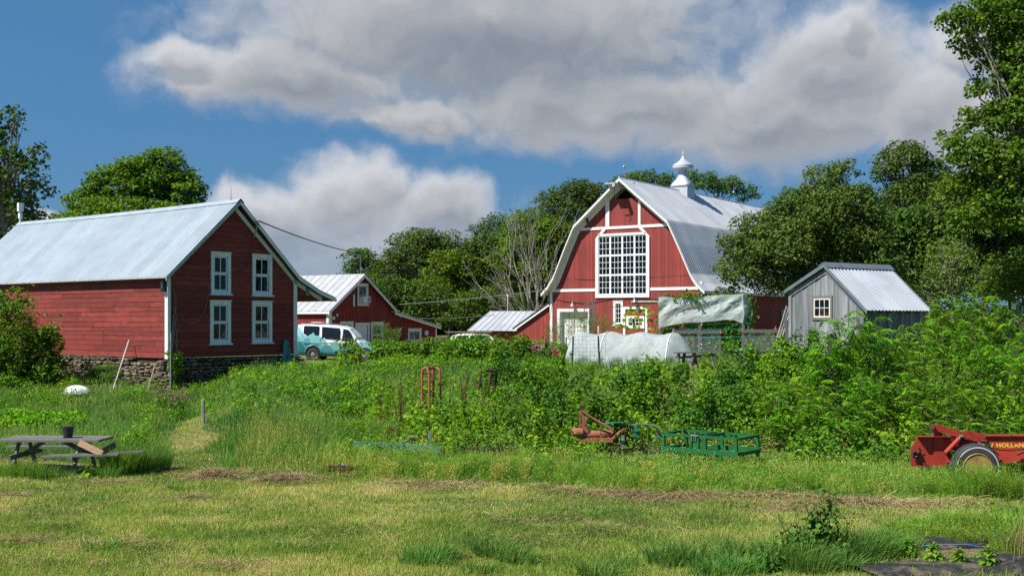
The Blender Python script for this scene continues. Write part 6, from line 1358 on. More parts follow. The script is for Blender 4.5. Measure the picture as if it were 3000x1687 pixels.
def barn_bits():
    Rb = Matrix.Translation(Vector((-12.39, 41, 0))) @ Matrix.Rotation(RAD(51), 4, 'Z'); W = lambda u, z, dd: Rb @ Vector((u, -dd, z)); rng = random.Random(8)
    root = empty('garden_hose', W(5.27, 1.2, .15), 0, 'teal garden hose hung in long loops on the barn corner', 'hose'); b = root.location
    m = MB()
    for k in range(9):
        w = rng.uniform(.10, .21); zt = 2.36 + rng.uniform(-.04, .03); zl = 1.16 + rng.uniform(-.05, .25); cx = 5.27 + rng.uniform(-.04, .05); dd = .08 + k * .022
        m.tube([W(cx + w * math.sin(a) * (1.0 if math.cos(a) < 0 else .62), (zt + zl) / 2 + (zt - zl) / 2 * math.cos(a), dd) - b for a in np.linspace(0, 2 * math.pi, 26)], .019, 6, rng.random())
    m.build('hose_coil', 'teal_hose', root)
    m = MB(); m.tube([W(5.3, 1.75, .3) - b, W(5.7, 1.7, .35) - b, W(6.1, 1.55, .3) - b, W(6.25, 1.2, .3) - b, W(6.05, .95, .3) - b], .014, 6); m.build('hose_tail', 'teal_hose', root)
    m = MB(); m.tube([W(5.2, 1.95, .2) - b, W(4.6, 1.75, .3) - b, W(3.6, 1.5, .35) - b, W(3.2, 1.2, .4) - b], .013, 5)
    for k in range(3): m.tube([W(5.25 + .1 * math.sin(a), 1.75 + .5 * math.cos(a), .3 + .02 * k) - b for a in np.linspace(0, 2 * math.pi, 20)], .012, 5)
    m.tube([W(5.4, 1.7, .32) - b, W(5.95, 1.45, .32) - b, W(5.8, 1.05, .32) - b, W(5.5, .98, .3) - b], .013, 5); m.build('grey_hose', 'grey_hose', root)
    m = MB(); m.tube([W(5.27, 2.36, .0) - b, W(5.27, 2.36, .3) - b], .02, 6); m.build('hook', 'rust', root)
    # dry vines on the corner
    root = empty('dry_vine', W(.25, 1.2, .06), 0, 'tangle of dry brown vine stems climbing the shaded barn gable', 'vine'); b = root.location; m = MB()
    def climb(u, z, du, n, st):
        pts = []; 
        for k in range(n): pts.append(W(u, z, .04 + rng.uniform(0, .04)) - b); u += du + rng.uniform(-.06, .06); z += st * rng.uniform(.6, 1.2)
        m.tube(pts, [.011 * (1 - .7 * i / n) + .003 for i in range(n)], 4, cap=False)
    for k in range(7): climb(rng.uniform(.1, .35), rng.uniform(1.9, 2.3), rng.uniform(-.015, .012), rng.randint(12, 24), .11)
    pts = [W(u, z, .05) - b for u, z in ((.5, 3.35), (.7, 3.1), (1.0, 3.05), (1.3, 3.2), (1.5, 3.5), (1.65, 3.9), (1.72, 4.3), (1.75, 4.9))]; m.tube(pts, .007, 4, cap=False)
    pts = [W(u, z, .05) - b for u, z in ((.15, 4.75), (.45, 5.0), (.62, 5.3), (.75, 5.6))]; m.tube(pts, .012, 4, cap=False)
    m.build('vine_stems', 'old_post', root)
    v = Veg(610); r = v.r; b2 = W(.05, .8, .2)
    for k in range(26): p = W(.12 + rng.uniform(-.22, .22), rng.uniform(.4, 1.95), rng.uniform(.12, .3)); v.puff(np.array(p - b2), (.16, .16, .18), 26, .10, .45, 0, .4, .2, asp=.8)
    o = v.build('green_creeper', 'leaf_vine'); o.location = b2; tag(o, 'bright green creeper climbing the stones at the barn corner', 'creeper')
    v = Veg(611)
    for t_, z in ((3.8, 1.3), (4.2, 1.25), (3.3, 1.35), (4.5, 1.2), (2.9, 1.15), (4.8, 1.0), (3.6, .95)):
        p = Rb @ Vector((-.25, t_, z)); n = 160; a = v.r.random(n) * 6.28; P = np.array(p) + np.stack([np.cos(a), np.sin(a), 0 * a], 1) * .16 * v.r.random((n, 1)); h = v.r.uniform(.12, .3, n); L = h * .9
        v.blades(P, h, .012, np.stack([np.cos(a) * L - .05, np.sin(a) * L - .08], 1), .6 + .2 * v.r.random(n))
    tag(v.build('wall_grass', 'grass_tall'), 'grass tufts growing out of the fieldstone wall', 'grass', kind='stuff')
    # overhead service wires
    def wire(label, pts, r, sag, mat='dark_wire'):
        m = MB(); P = []
        for a, q in zip(pts, pts[1:]):
            for k in range(14): f = k / 14; P.append(a.lerp(q, f) - Vector((0, 0, sag * 4 * f * (1 - f))))
        P.append(pts[-1]); m.tube(P, r, 5); tag(m.build('overhead_wire', mat), label, 'wire')
    wire('dark cable running from the left barn rake to the right', [at(650, 556, 44.6), at(1000, 640, 100)], .028, .55)
    wire('pale wire from the red house roof towards the gambrel barn', [at(1005, 766, 73), at(1372, 729, 76.5)], .022, .1, 'pale_wire')
    wire('thin pale wire low between the red house and the annex', [at(1040, 801, 74), at(1245, 792, 82)], .022, .1, 'pale_wire')
    wire('slack dark wire between house gable and gambrel barn', [at(925, 708, 70), at(1140, 775, 74), at(1385, 752, 77)], .016, .25)
    p = at(646, 563, 43.6); m = MB(); m.bar(p + Vector((-.1, 0, .12)), p + Vector((.14, 0, -.1)), .05); m.lathe([(.04, 0), (.06, .05), (.04, .1)], 8, p); m.tube([p, p + Vector((-.02, .02, -.3)), p + Vector((-.12, .05, -.5))], .03, 5); tag(m.build('wire_bracket', 'pale_wire'), 'pale insulator bracket on the left barn rake', 'bracket')
    pts = [W(u, z, .05) for u, z in ((4.05, 7.0), (3.9, 6.75), (3.7, 6.3), (3.62, 5.7), (3.55, 5.4), (3.2, 5.1), (3.05, 5.12))]; m = MB(); m.tube(pts, .009, 4); tag(m.build('wall_cable', 'dark_wire'), 'loose dark cable drooping down the barn gable between the upper windows', 'cable')
barn_bits()

def utility_pole():
    d = 58; b = gp(2559, d); root = empty('utility_pole', b, 0, 'short utility pole with grey transformer at the right edge', 'pole'); m = MB(); m.tube([(0, 0, -.3), at(2557, 728, d) - b], [.14, .11], 10); m.build('pole', 'old_post', root)
    c = at(2552, 752, d - .3) - b; m = MB(); m.lathe([(.2, -.36), (.22, -.33), (.22, .3), (.19, .36), (.1, .4)], 14, c); t = m.build('transformer', 'grey_metal', root, smooth=True); m = MB(); m.lathe([(.04, .38), (.06, .45), (.03, .5), (.05, .56), (.02, .6)], 8, c + Vector((.06, 0, 0))); m.build('insulator', 'faded_orange', t)
    m = MB(); m.bar(at(2548, 738, d - .1) - b, at(2570, 734, d - .1) - b, .1); m.build('crossarm', 'grey_plank', root)
    m = MB(); m.tube([at(2555, 735, d), at(2480, 736, d + 6), at(2405, 733, d + 14)], .022, 5); tag(m.build('overhead_wire', 'pale_wire'), 'pale wire leading left from the utility pole', 'wire')
    m = MB(); m.tube([at(2460, 698, d + 8), at(2400, 699, d + 14)], .022, 5); tag(m.build('overhead_wire', 'pale_wire'), 'short pale wire seen above the sumac at right', 'wire')
utility_pole()

# ------------------------------------------------------------------ picnic table
def picnic():
    c = at(141, 1100, 24.0); b = Vector((c.x, 24.0, T(c.x, 24.0))); rz = RAD(-1.5); root = empty('picnic_table', b, rz, 'weathered grey picnic table with broken benches and black pot', 'picnic table'); rng = random.Random(14)
    L = 1.07; H = CZ - (1101 - HZ) / F * 24.0 - b.z
    for k in range(5): y = -.37 + k * .185; m = MB(); m.box((-L + rng.uniform(-.02, .02), y - .088, H - .045), (L + rng.uniform(-.02, .02), y + .088, H - .0), rng.random()); m.build('top_plank', 'grey_plank', root)
    for x in (-.68, .60):
        for s in (-1, 1): m = MB(); m.bar((x, s * .22, H - .05), (x + .01 * s, s * .62, -.05), .09, .045, rng.random(), up=(1, 0, 0)); m.build('leg', 'grey_plank', root)
        m = MB(); m.bar((x + .03, -.74, .40), (x + .03, .74, .40), .045, .10); m.build('crossbeam', 'grey_plank', root)
        m = MB(); m.bar((x + .05, 0, .42), (x + (.45 if x < 0 else -.45), 0, H - .06), .045, .09); m.build('brace', 'grey_plank', root)
    for k in range(2): m = MB(); m.box((-L - .3, .60 + k * .14, .44), (.2, .72 + k * .14, .48), rng.random()); m.build('bench_plank', 'grey_plank', root)
    def lp(px, py, d): return root.matrix_basis.inverted() @ at(px, py, d)
    root.matrix_basis  # placed above
    for a, q in (((105, 1149, 23.3), (300, 1143, 23.35)), ((128, 1146, 23.5), (362, 1136, 23.55))): m = MB(); m.bar(at(*a), at(*q), .15, .04, rng.random()); o = m.build('broken_bench_plank', 'grey_plank'); tag(o, ('shorter broken bench plank resting in front of the picnic table', 'long broken bench plank sticking out right of the picnic table')[a[0] > 110], 'plank')
    for i, (a, q) in enumerate((((199, 1113, 23.5), (258, 1141, 23.3)), ((250, 1140, 23.35), (290, 1117, 23.7)))): m = MB(); m.bar(at(*a), at(*q), .035, .13, rng.random(), up=(0, .3, 1)); o = m.build('loose_board', 'fresh_plank' if i == 0 else 'wood_block'); tag(o, ('tan broken board leaning down from the picnic table top', 'brown broken board crossing the tan one at the table')[i], 'board')
    p = at(171, 1100, 24.0); p.z = b.z + H; root2 = empty('plant_pot', p, 0, 'black plastic plant pot standing on the picnic table', 'pot'); m = MB(); m.lathe([(.09, 0), (.115, .2), (.125, .2), (.125, .235), (.108, .235), (.085, .04), (0, .04)], 24, (0, 0, .001)); m.build('pot_body', 'bucket_grey', root2, smooth=True)
picnic()

# ------------------------------------------------------------------ farm implements
def pipe_frames():
    d = 30.0
    def P(px, py, dd=0): return at(px, py, d + dd)
    b = gp(1085, d); root = empty('pipe_rack', b, 0, 'faded red bent pipe rack standing in the vines', 'rack')
    for pts in ([(1062, 1045, 0), (1062, 935, 0), (1064, 928, 0), (1071, 925.5, -.05), (1076, 927, -.1), (1079, 934, -.12), (1080, 990, -.12), (1080, 1045, -.12)], [(1090, 1045, .2), (1090, 932, .2), (1092, 927, .2), (1099, 926, .15), (1105, 930, .1), (1107, 940, .1), (1109, 1045, .1)]):
        m = MB(); m.tube([P(*p) - b for p in pts], .033, 8); m.build('bent_pipe', 'pink_pipe', root, smooth=True)
    m = MB(); m.tube([P(1066, 926.5, -.03) - b, P(1096, 926.5, .18) - b], .03, 8); m.tube([P(1062, 940, 0) - b, P(1090, 940, .2) - b], .012, 5); m.tube([P(1062, 960, 0) - b, P(1090, 962, .2) - b], .012, 5); m.tube([P(1062, 985, 0) - b, P(1090, 986, .2) - b], .012, 5); m.build('crossbars', 'rust', root)
    b = gp(1230, d); root = empty('pipe_rack', b, 0, 'rusty pipe rack half buried in bright vines', 'rack'); m = MB()
    for pts in ([(1203, 985, 0), (1211, 932, 0)], [(1228, 982, 0), (1236, 936, 0)], [(1243, 985, .2), (1250, 940, .2), (1248, 935, .2), (1236, 932, .1), (1220, 932, 0)]): m.tube([P(*p) - b for p in pts], .032, 7)
    for y in (945, 957, 969): m.tube([P(1228, y) - b, P(1250, y, .2) - b], .010, 4)
    m.build('bent_pipe', 'rust', root)
pipe_frames()
def green_bar():
    d = 26.4; b = gp(1000, d); root = empty('drag_bar', b, 0, 'long faded green implement beam with crank rod lying in tall grass', 'implement'); P = lambda x, y, dd=0: at(x, y, d + dd) - b
    m = MB(); m.bar(P(889, 1117), P(1013, 1123), .10, .15); m.build('beam', 'faded_green', root); m = MB(); m.bar(P(1013.3, 1123), P(1110, 1130), .10, .15); m.build('beam', 'faded_green', root)
    m = MB(); m.tube([P(895, 1106), P(965, 1109), P(974, 1106), P(980, 1085), P(984, 1080), P(992, 1080), P(1040, 1090), P(1078, 1096)], .014, 6); m.build('crank_rod', 'rust', root)
    m = MB(); m.bar(P(1079, 1100), P(1076, 1083), .09, .05); m.bar(P(1082, 1100), P(1092, 1101), .05); m.bar(P(981, 1077), P(993, 1084), .09, .05); m.build('clevis', 'rust', root)
    m = MB(); m.bar(P(1082, 1118, -.03), P(1082, 1083, -.03), .05, .08); m.build('upright', 'faded_green', root)
    m = MB()
    for k in range(5): m.tube([P(1010 + k * 2, 1112), P(1030, 1106 - k), P(1050, 1107 - k * .5), P(1058, 1113)], .016, 5)
    m.build('black_hose', 'black_plastic', root)
    d2 = 26.2; b = gp(1260, d2); root = empty('harrow_bar', b, 0, 'dark rusty harrow bars almost hidden in the weeds', 'implement'); P = lambda x, y, dd=0: at(x, y, d2 + dd) - b
    m = MB(); m.bar(P(1155, 1127), P(1362, 1131), .06, .07); m.bar(P(1180, 1136, .3), P(1350, 1122, .6), .05, .06); m.build('bar', 'black_shingle', root); m = MB()
    for x in (1165, 1200, 1245, 1290, 1310, 1350): m = MB(); m.bar(P(x, 1125, -.05), P(x + 1, 1150, -.05), .04, .04); m.build('tine', 'rust', root)
    m = MB(); m.bar(P(1280, 1121), P(1298, 1136), .1); m.build('bracket', 'rust', root); m = MB(); m.bar(P(1334, 1128), P(1350, 1137), .12); m.build('bracket', 'rust', root)
    d3 = 23.6; b = gp(870, d3); root = empty('rusty_hitch', b, 0, 'rusty iron bar propped on a wood block in the weeds', 'implement'); P = lambda x, y, dd=0: at(x, y, d3 + dd) - b
    m = MB(); m.bar(P(830, 1179), P(908, 1177), .10, .10); m.bar(P(826, 1173), P(852, 1175, .1), .05); m.bar(P(826, 1184), P(850, 1182, .1), .04); m.bar(P(848, 1172), P(862, 1186), .13); m.build('iron_bar', 'rust', root); m = MB(); m.lathe([(.02, 0), (.04, .03), (.0, .06)], 8, P(864, 1173)); m.build('blue_knob', 'blue_line', root)
    m = MB(); p = P(884, 1196); m.box(p + Vector((-.11, -.32, -.12)), p + Vector((.10, -.10, .06))); o = m.build('wood_block', 'wood_block', bevel=.01); o.location = b; tag(o, 'square wooden block under the rusty iron bar', 'wood block')
green_bar()
def plow():
    d = 26.8; b = gp(1500, d); root = empty('old_plow', b, 0, 'faded orange plough with upright drilled plate and slanting strut', 'plough'); P = lambda zx, zy, dd=0: at((zx / 3.22 + 1600) / 1.1646, (zy / 3.22 + 1150) / 1.1646, d + dd) - b
    m = MB(); A = [P(316, 170), P(352, 160), P(402, 378), P(318, 372)]; m.faces(A + [a + Vector((0, .07, 0)) for a in A], [(0, 1, 2, 3), (7, 6, 5, 4), (0, 4, 5, 1), (1, 5, 6, 2), (2, 6, 7, 3), (3, 7, 4, 0)]); up = m.build('upright_plate', 'faded_orange', root)
    m = MB()
    for y in (215, 235, 262, 280, 318): m.lathe([(0, -.006), (.017, -.006), (.017, .01)], 8, P(327, y, -.002), 'y')
    m.build('bolt_holes', 'rust', up)
    m = MB(); m.bar(P(330, 130), P(332, 170), .06, .03); m.bar(P(352, 125), P(350, 165), .06, .03); m.lathe([(0, -.06), (.03, -.06), (.03, .06), (0, .06)], 8, P(342, 125), 'x'); m.build('clevis', 'rust', root)
    m = MB(); m.tube([P(335, 172, -.02), P(465, 258, -.03), P(545, 300, -.04), P(632, 358, -.05)], .028, 8); m.build('strut', 'faded_orange', root)
    m = MB(); m.bar(P(265, 445), P(630, 448), .09, .10); m.build('tool_bar', 'faded_orange', root)
    m = MB(); m.lathe([(0, -.14), (.09, -.12), (.11, 0), (.10, .14), (0, .16)], 12, P(290, 375), 'x'); m.lathe([(0, -.2), (.08, -.18), (.10, 0), (.08, .2), (0, .2)], 12, P(430, 395, .1), 'x'); m.lathe([(0, -.2), (.08, -.18), (.10, 0), (.08, .2), (0, .2)], 12, P(550, 385, .15), 'x'); m.build('drum', 'faded_orange', root, smooth=True)
    m = MB(); m.bar(P(630, 440), P(700, 372, .1), .06); m.bar(P(700, 372, .1), P(800, 308, .2), .05); m.build('shank', 'faded_orange', root)
    m = MB(); m.tube([P(545, 298, .1), P(600, 288, .1), P(700, 280, .1), P(760, 285, .1), P(825, 312, .1), P(855, 332, .1)], [.02] * 5 + [.03], 7); m.bar(P(845, 335, .1), P(848, 425, .1), .05, .09); m.build('curved_tine', 'teal_paint', root)
    m = MB(); m.tube([P(790, 312, .25), P(850, 298, .25), P(930, 298, .25), P(1010, 316, .25), P(1075, 355, .25)], .02, 7); m.bar(P(1066, 358, .25), P(1068, 425, .25), .04, .07); m.bar(P(718, 400, .1), P(720, 520, .1), .05, .1); m.build('curved_tine', 'grey_flashing', root)
plow()
def bale_frame():
    z0 = .26; root = empty('bale_frame', (3.40, 25.66, T(3.4, 25.66)), RAD(-38.6), 'bright green welded steel bale carrier frame with open sides', 'steel frame'); g = root.location.z; W, D, H = 1.86, 1.02, .40; zb, zt = z0 - g, z0 + H - g; t = .055
    def part(name, *bars):
        m = MB()
        for a, q, w, h in bars: m.bar(a, q, w, h)
        return m.build(name, 'frame_green', root)
    zc = zt - t / 2
    part('top_rail', ((0, 0, zc), (W, 0, zc), t, t)); part('top_rail', ((0, D, zc), (W, D, zc), t, t)); part('side_rail', ((0, t / 2, zc), (0, D - t / 2, zc), t, t)); part('side_rail', ((W, t / 2, zc), (W, D - t / 2, zc), t, t))
    part('bottom_rail', ((-.03, -.004, zb + .05), (W + .03, -.004, zb + .05), .07, .10)); part('bottom_rail', ((-.03, D + .004, zb + .05), (W + .03, D + .004, zb + .05), .07, .10)); part('side_rail', ((W, .04, zb + .04), (W, D - .04, zb + .04), t, .08)); part('side_rail', ((0, .04, zb + .04), (0, D - .04, zb + .04), t, .08))
    for x, y in ((.028, 0), (.72, 0), (.90, 0), (1.08, 0), (W - .028, 0), (.028, D), (.95, D), (W - .028, D)): part('post', ((x, y, zb + .1), (x, y, zt - t), .06, .06))
    part('middle_rail', ((.80, t / 2, zc), (.80, D - t / 2, zc), t, t), ); part('middle_rail', ((1.0, t / 2, zc - .003), (1.0, D - t / 2, zc - .003), t, t))
    m = MB()
    for x in (.77, .83, .87): m.box((x - .006, -.06, zt - .14), (x + .006, .02, zt + .035))
    m.tube([(.75, -.045, zt - .01), (.92, -.045, zt - .01)], .014, 8); m.build('hitch_lugs', 'grey_metal', root)
    for x in (.45, .58, 1.15, 1.32):
        s = 1 if x < 1 else -1; m = MB(); m.faces([(x, -.01, zb), (x + .17 * (1 if x in (.58, 1.32) else -1), -.01, zb), (x, -.01, zb - .13), (x, .02, zb), (x + .17 * (1 if x in (.58, 1.32) else -1), .02, zb), (x, .02, zb - .13)], [(0, 1, 2), (5, 4, 3), (0, 3, 4, 1), (1, 4, 5, 2), (2, 5, 3, 0)]); m.build('gusset', 'frame_green', root)
    m = MB(); m.faces([(W, D - .02, zb), (W, D - .2, zb), (W, D - .02, zb - .17), (W + .03, D - .02, zb), (W + .03, D - .2, zb), (W + .03, D - .02, zb - .17)], [(0, 1, 2), (5, 4, 3), (0, 3, 4, 1), (1, 4, 5, 2), (2, 5, 3, 0)]); m.build('gusset', 'frame_green', root)
bale_frame()
def spreader():
    d = 21.9; b = gp(2470, d); root = empty('manure_spreader', b, 0, 'red farm spreader with yellow lettering and large white banded tyre', 'farm trailer'); P = lambda zx, zy, dd=0: at((zx / 5.795 + 2600) / 1.1646, (zy / 5.795 + 1200) / 1.1646, d + dd) - b
    def plate(name, pts, th=.03, dd=0, mat='implement_red'):
        m = MB(); A = [P(x, y, dd) for x, y in pts]; n = len(A); m.faces(A + [a + Vector((0, th, 0)) for a in A], [tuple(range(n)), tuple(range(2 * n - 1, n - 1, -1))] + [(i, (i + 1) % n, n + (i + 1) % n, n + i) for i in range(n)]); return m.build(name, mat, root)
    plate('end_panel', [(400, 640), (530, 460), (1010, 460), (1010, 940), (400, 960)], .02, .06); plate('end_panel_front', [(790, 470), (1010, 470), (1010, 950), (790, 950)], .02, .03)
    m = MB(); m.box(P(535, 462, -.10), P(1000, 440, .08)); m.build('end_flange', 'implement_red', root)
    m = MB(); m.tube([P(440, 700, -.06), P(440, 700, .1)], .035, 12); m.tube([P(505, 700, -.02), P(505, 700, .1)], .045, 12); m.build('axle_stub', 'rust', root)
    m = MB(); m.box(P(468, 735, .02), P(515, 860, .06)); m.build('bracket', 'rust', root)
    # lifted beater arm: square tube with open round end
    m = MB(); m.bar(P(760, 290, -.02), P(1365, 450, -.02), .10, .125); arm = m.build('lift_arm', 'implement_red', root); m = MB(); m.tube([P(750, 290, -.08), P(770, 294, .06)], .048, 14); m.tube([P(757, 290, -.10), P(757, 290, -.075)], .052, 14); m.build('arm_end', 'rust', arm)
    m = MB(); m.box(P(800, 330, .03), P(860, 462, .12)); m.box(P(865, 265, .10), P(910, 462, .16)); m.build('post', 'implement_red', root)
    plate('gusset_plate', [(1000, 450), (1150, 470), (1210, 530), (1000, 530)], .02, -.02)
    m = MB(); m.tube([P(1215, 495, -.08), P(985, 735, -.08)], .047, 14); m.build('strut', 'implement_red', root, smooth=True); m = MB(); m.tube([P(1250, 450, -.09), P(1195, 520, -.09)], .022, 8); m.lathe([(0, -.04), (.03, -.03), (.03, .03), (0, .04)], 8, P(1250, 455, -.09), 'x'); m.build('cylinder_rod', 'grey_metal', root)
    plate('rail_bracket', [(1385, 440), (1420, 424), (1668, 424), (1668, 515), (1400, 520), (1360, 480)], .05, -.09); m = MB(); m.bar(P(1320, 365, .05), P(1600, 425, .05), .04, .05); m.bar(P(1400, 372, .1), P(1420, 430, .1), .1, .05); m.build('rear_arm', 'implement_red', root)
    m = MB(); m.tube([P(1660, 443, .0), P(2900, 443, .0)], .030, 12); m.build('top_rail', 'implement_red', root, smooth=True)
    # hopper side: leans out towards the foot
    m = MB(); q = [P(1000, 470, .035), P(2900, 470, .035), P(2900, 900, -.06), P(1000, 900, -.06)]; m.faces(q + [v_ + Vector((0, .03, 0)) for v_ in q], [(0, 1, 2, 3), (7, 6, 5, 4), (0, 4, 5, 1), (1, 5, 6, 2), (2, 6, 7, 3), (3, 7, 4, 0)]); sidep = m.build('hopper_side', 'implement_red', root)
    m = MB(); q = [P(1000, 470, 1.5), P(2900, 470, 1.5), P(2900, 900, 1.55), P(1000, 900, 1.55)]; m.faces(q, [(0, 1, 2, 3)]); q = [P(1000, 900, -.05), P(2900, 900, -.05), P(2900, 900, 1.55), P(1000, 900, 1.55)]; m.faces(q, [(0, 1, 2, 3)]); m.build('hopper_far_side', 'implement_red', root)
    cu = bpy.data.curves.new('lettering', 'FONT'); cu.body = 'NEW HOLLAND'; cu.size = .105; cu.extrude = .0015; cu.space_character = 1.12; cu.offset = .0035
    tmp = bpy.data.objects.new('tmp', cu); C.objects.link(tmp); bpy.context.view_layer.update(); me = bpy.data.meshes.new_from_object(tmp.evaluated_get(bpy.context.evaluated_depsgraph_get())); bpy.data.objects.remove(tmp); me.materials.clear(); me.materials.append(MATS['yellow_letters']); me.attributes.new('tint', 'FLOAT', 'FACE')
    xs = [v_.co.x for v_ in me.vertices]; k = (P(2400, 600).x - P(1530, 600).x) / (max(xs) - min(xs)); lo = bpy.data.objects.new('lettering', me); C.objects.link(lo); lo.parent = root
    lean = math.atan2(.095, (P(0, 470) - P(0, 900)).z); lo.location = P(1530, 634, .012 + .028); lo.rotation_euler = (RAD(90) - lean, 0, 0); lo.scale = (k, .98, 1)
    p0 = P(1530, 634, 0); frac = (634 - 470) / (900 - 470); lo.location = Vector((p0.x, .035 - .095 * frac - .006, p0.z))
    c = P(1485, 985, -.34); r = .455; w = .26
    m = MB(); n = 72; prof = [(r * .60, -w / 2 + .03), (r * .66, -w / 2), (r * .88, -w / 2), (r * .965, -w * .40), (r, -w * .25), (r, w * .25), (r * .965, w * .40), (r * .88, w / 2), (r * .6, w / 2)]; m.lathe(prof, n, c, 'y', cap=False); ty = m.build('wheel', 'tyre_rubber', root, smooth=True)
    m = MB(); m.lathe([(r * .845, -w / 2 - .004), (r * .895, -w / 2 - .002)], n, c, 'y', cap=False); m.build('white_band', 'tyre_band', ty, smooth=True)
    m = MB()
    for k2 in range(4):
        rr = r + .003; y = -w * .22 + k2 * w * .147; m.lathe([(rr, y - .006), (rr + .004, y), (rr, y + .006)], n, c, 'y', cap=False)
    m.build('tread', 'tyre_rubber', ty)
    m = MB(); m.lathe([(r * .64, -w / 2 + .005), (r * .61, -w / 2 - .012), (r * .58, -w / 2 + .01), (r * .50, -w * .2), (r * .3, -w * .12), (r * .2, -w * .25), (.05, -w * .28), (0, -w * .28)], 40, c, 'y'); m.build('rim', 'yellow_rim', ty, smooth=True)
    m = MB(); c2 = Vector((c.x, c.y + 1.9, c.z)); m.lathe(prof, 40, c2, 'y', cap=False); m.build('wheel', 'tyre_rubber', root, smooth=True); m = MB(); m.tube([c, c2], .05, 8); m.build('axle', 'rust', root)
    m = MB(); m.tube([P(1530, 555, -.06), P(1650, 600, -.16), P(1760, 645, -.2), P(1900, 680, -.2), P(2050, 692, -.18), P(2318, 668, -.14), P(2600, 640, -.1)], .013, 6); m.tube([P(1690, 615, -.1), P(1800, 690, -.16), P(1890, 770, -.1)], .012, 6); m.tube([P(2210, 770, -.1), P(2318, 720, -.1), P(2500, 690, -.1)], .012, 6); m.build('hydraulic_hose', 'black_plastic', root)
    m = MB()
    for x, y, dd in ((1010, 500, -.045), (1052, 503, -.045), (1097, 503, -.045), (1550, 492, -.11), (1650, 490, -.11), (535, 645, .04), (555, 735, .04), (432, 780, .04), (1000, 648, .0), (1380, 492, -.12), (2115, 437, -.06), (632, 912, .04)): m.lathe([(0, -.008), (.013, -.008), (.015, .01)], 8, P(x, y, dd), 'y')
    m.build('bolts', 'rust', root); m = MB(); m.box(P(595, 752, .05), P(630, 764, .07)); m.build('slot', 'black_plastic', root)
spreader()
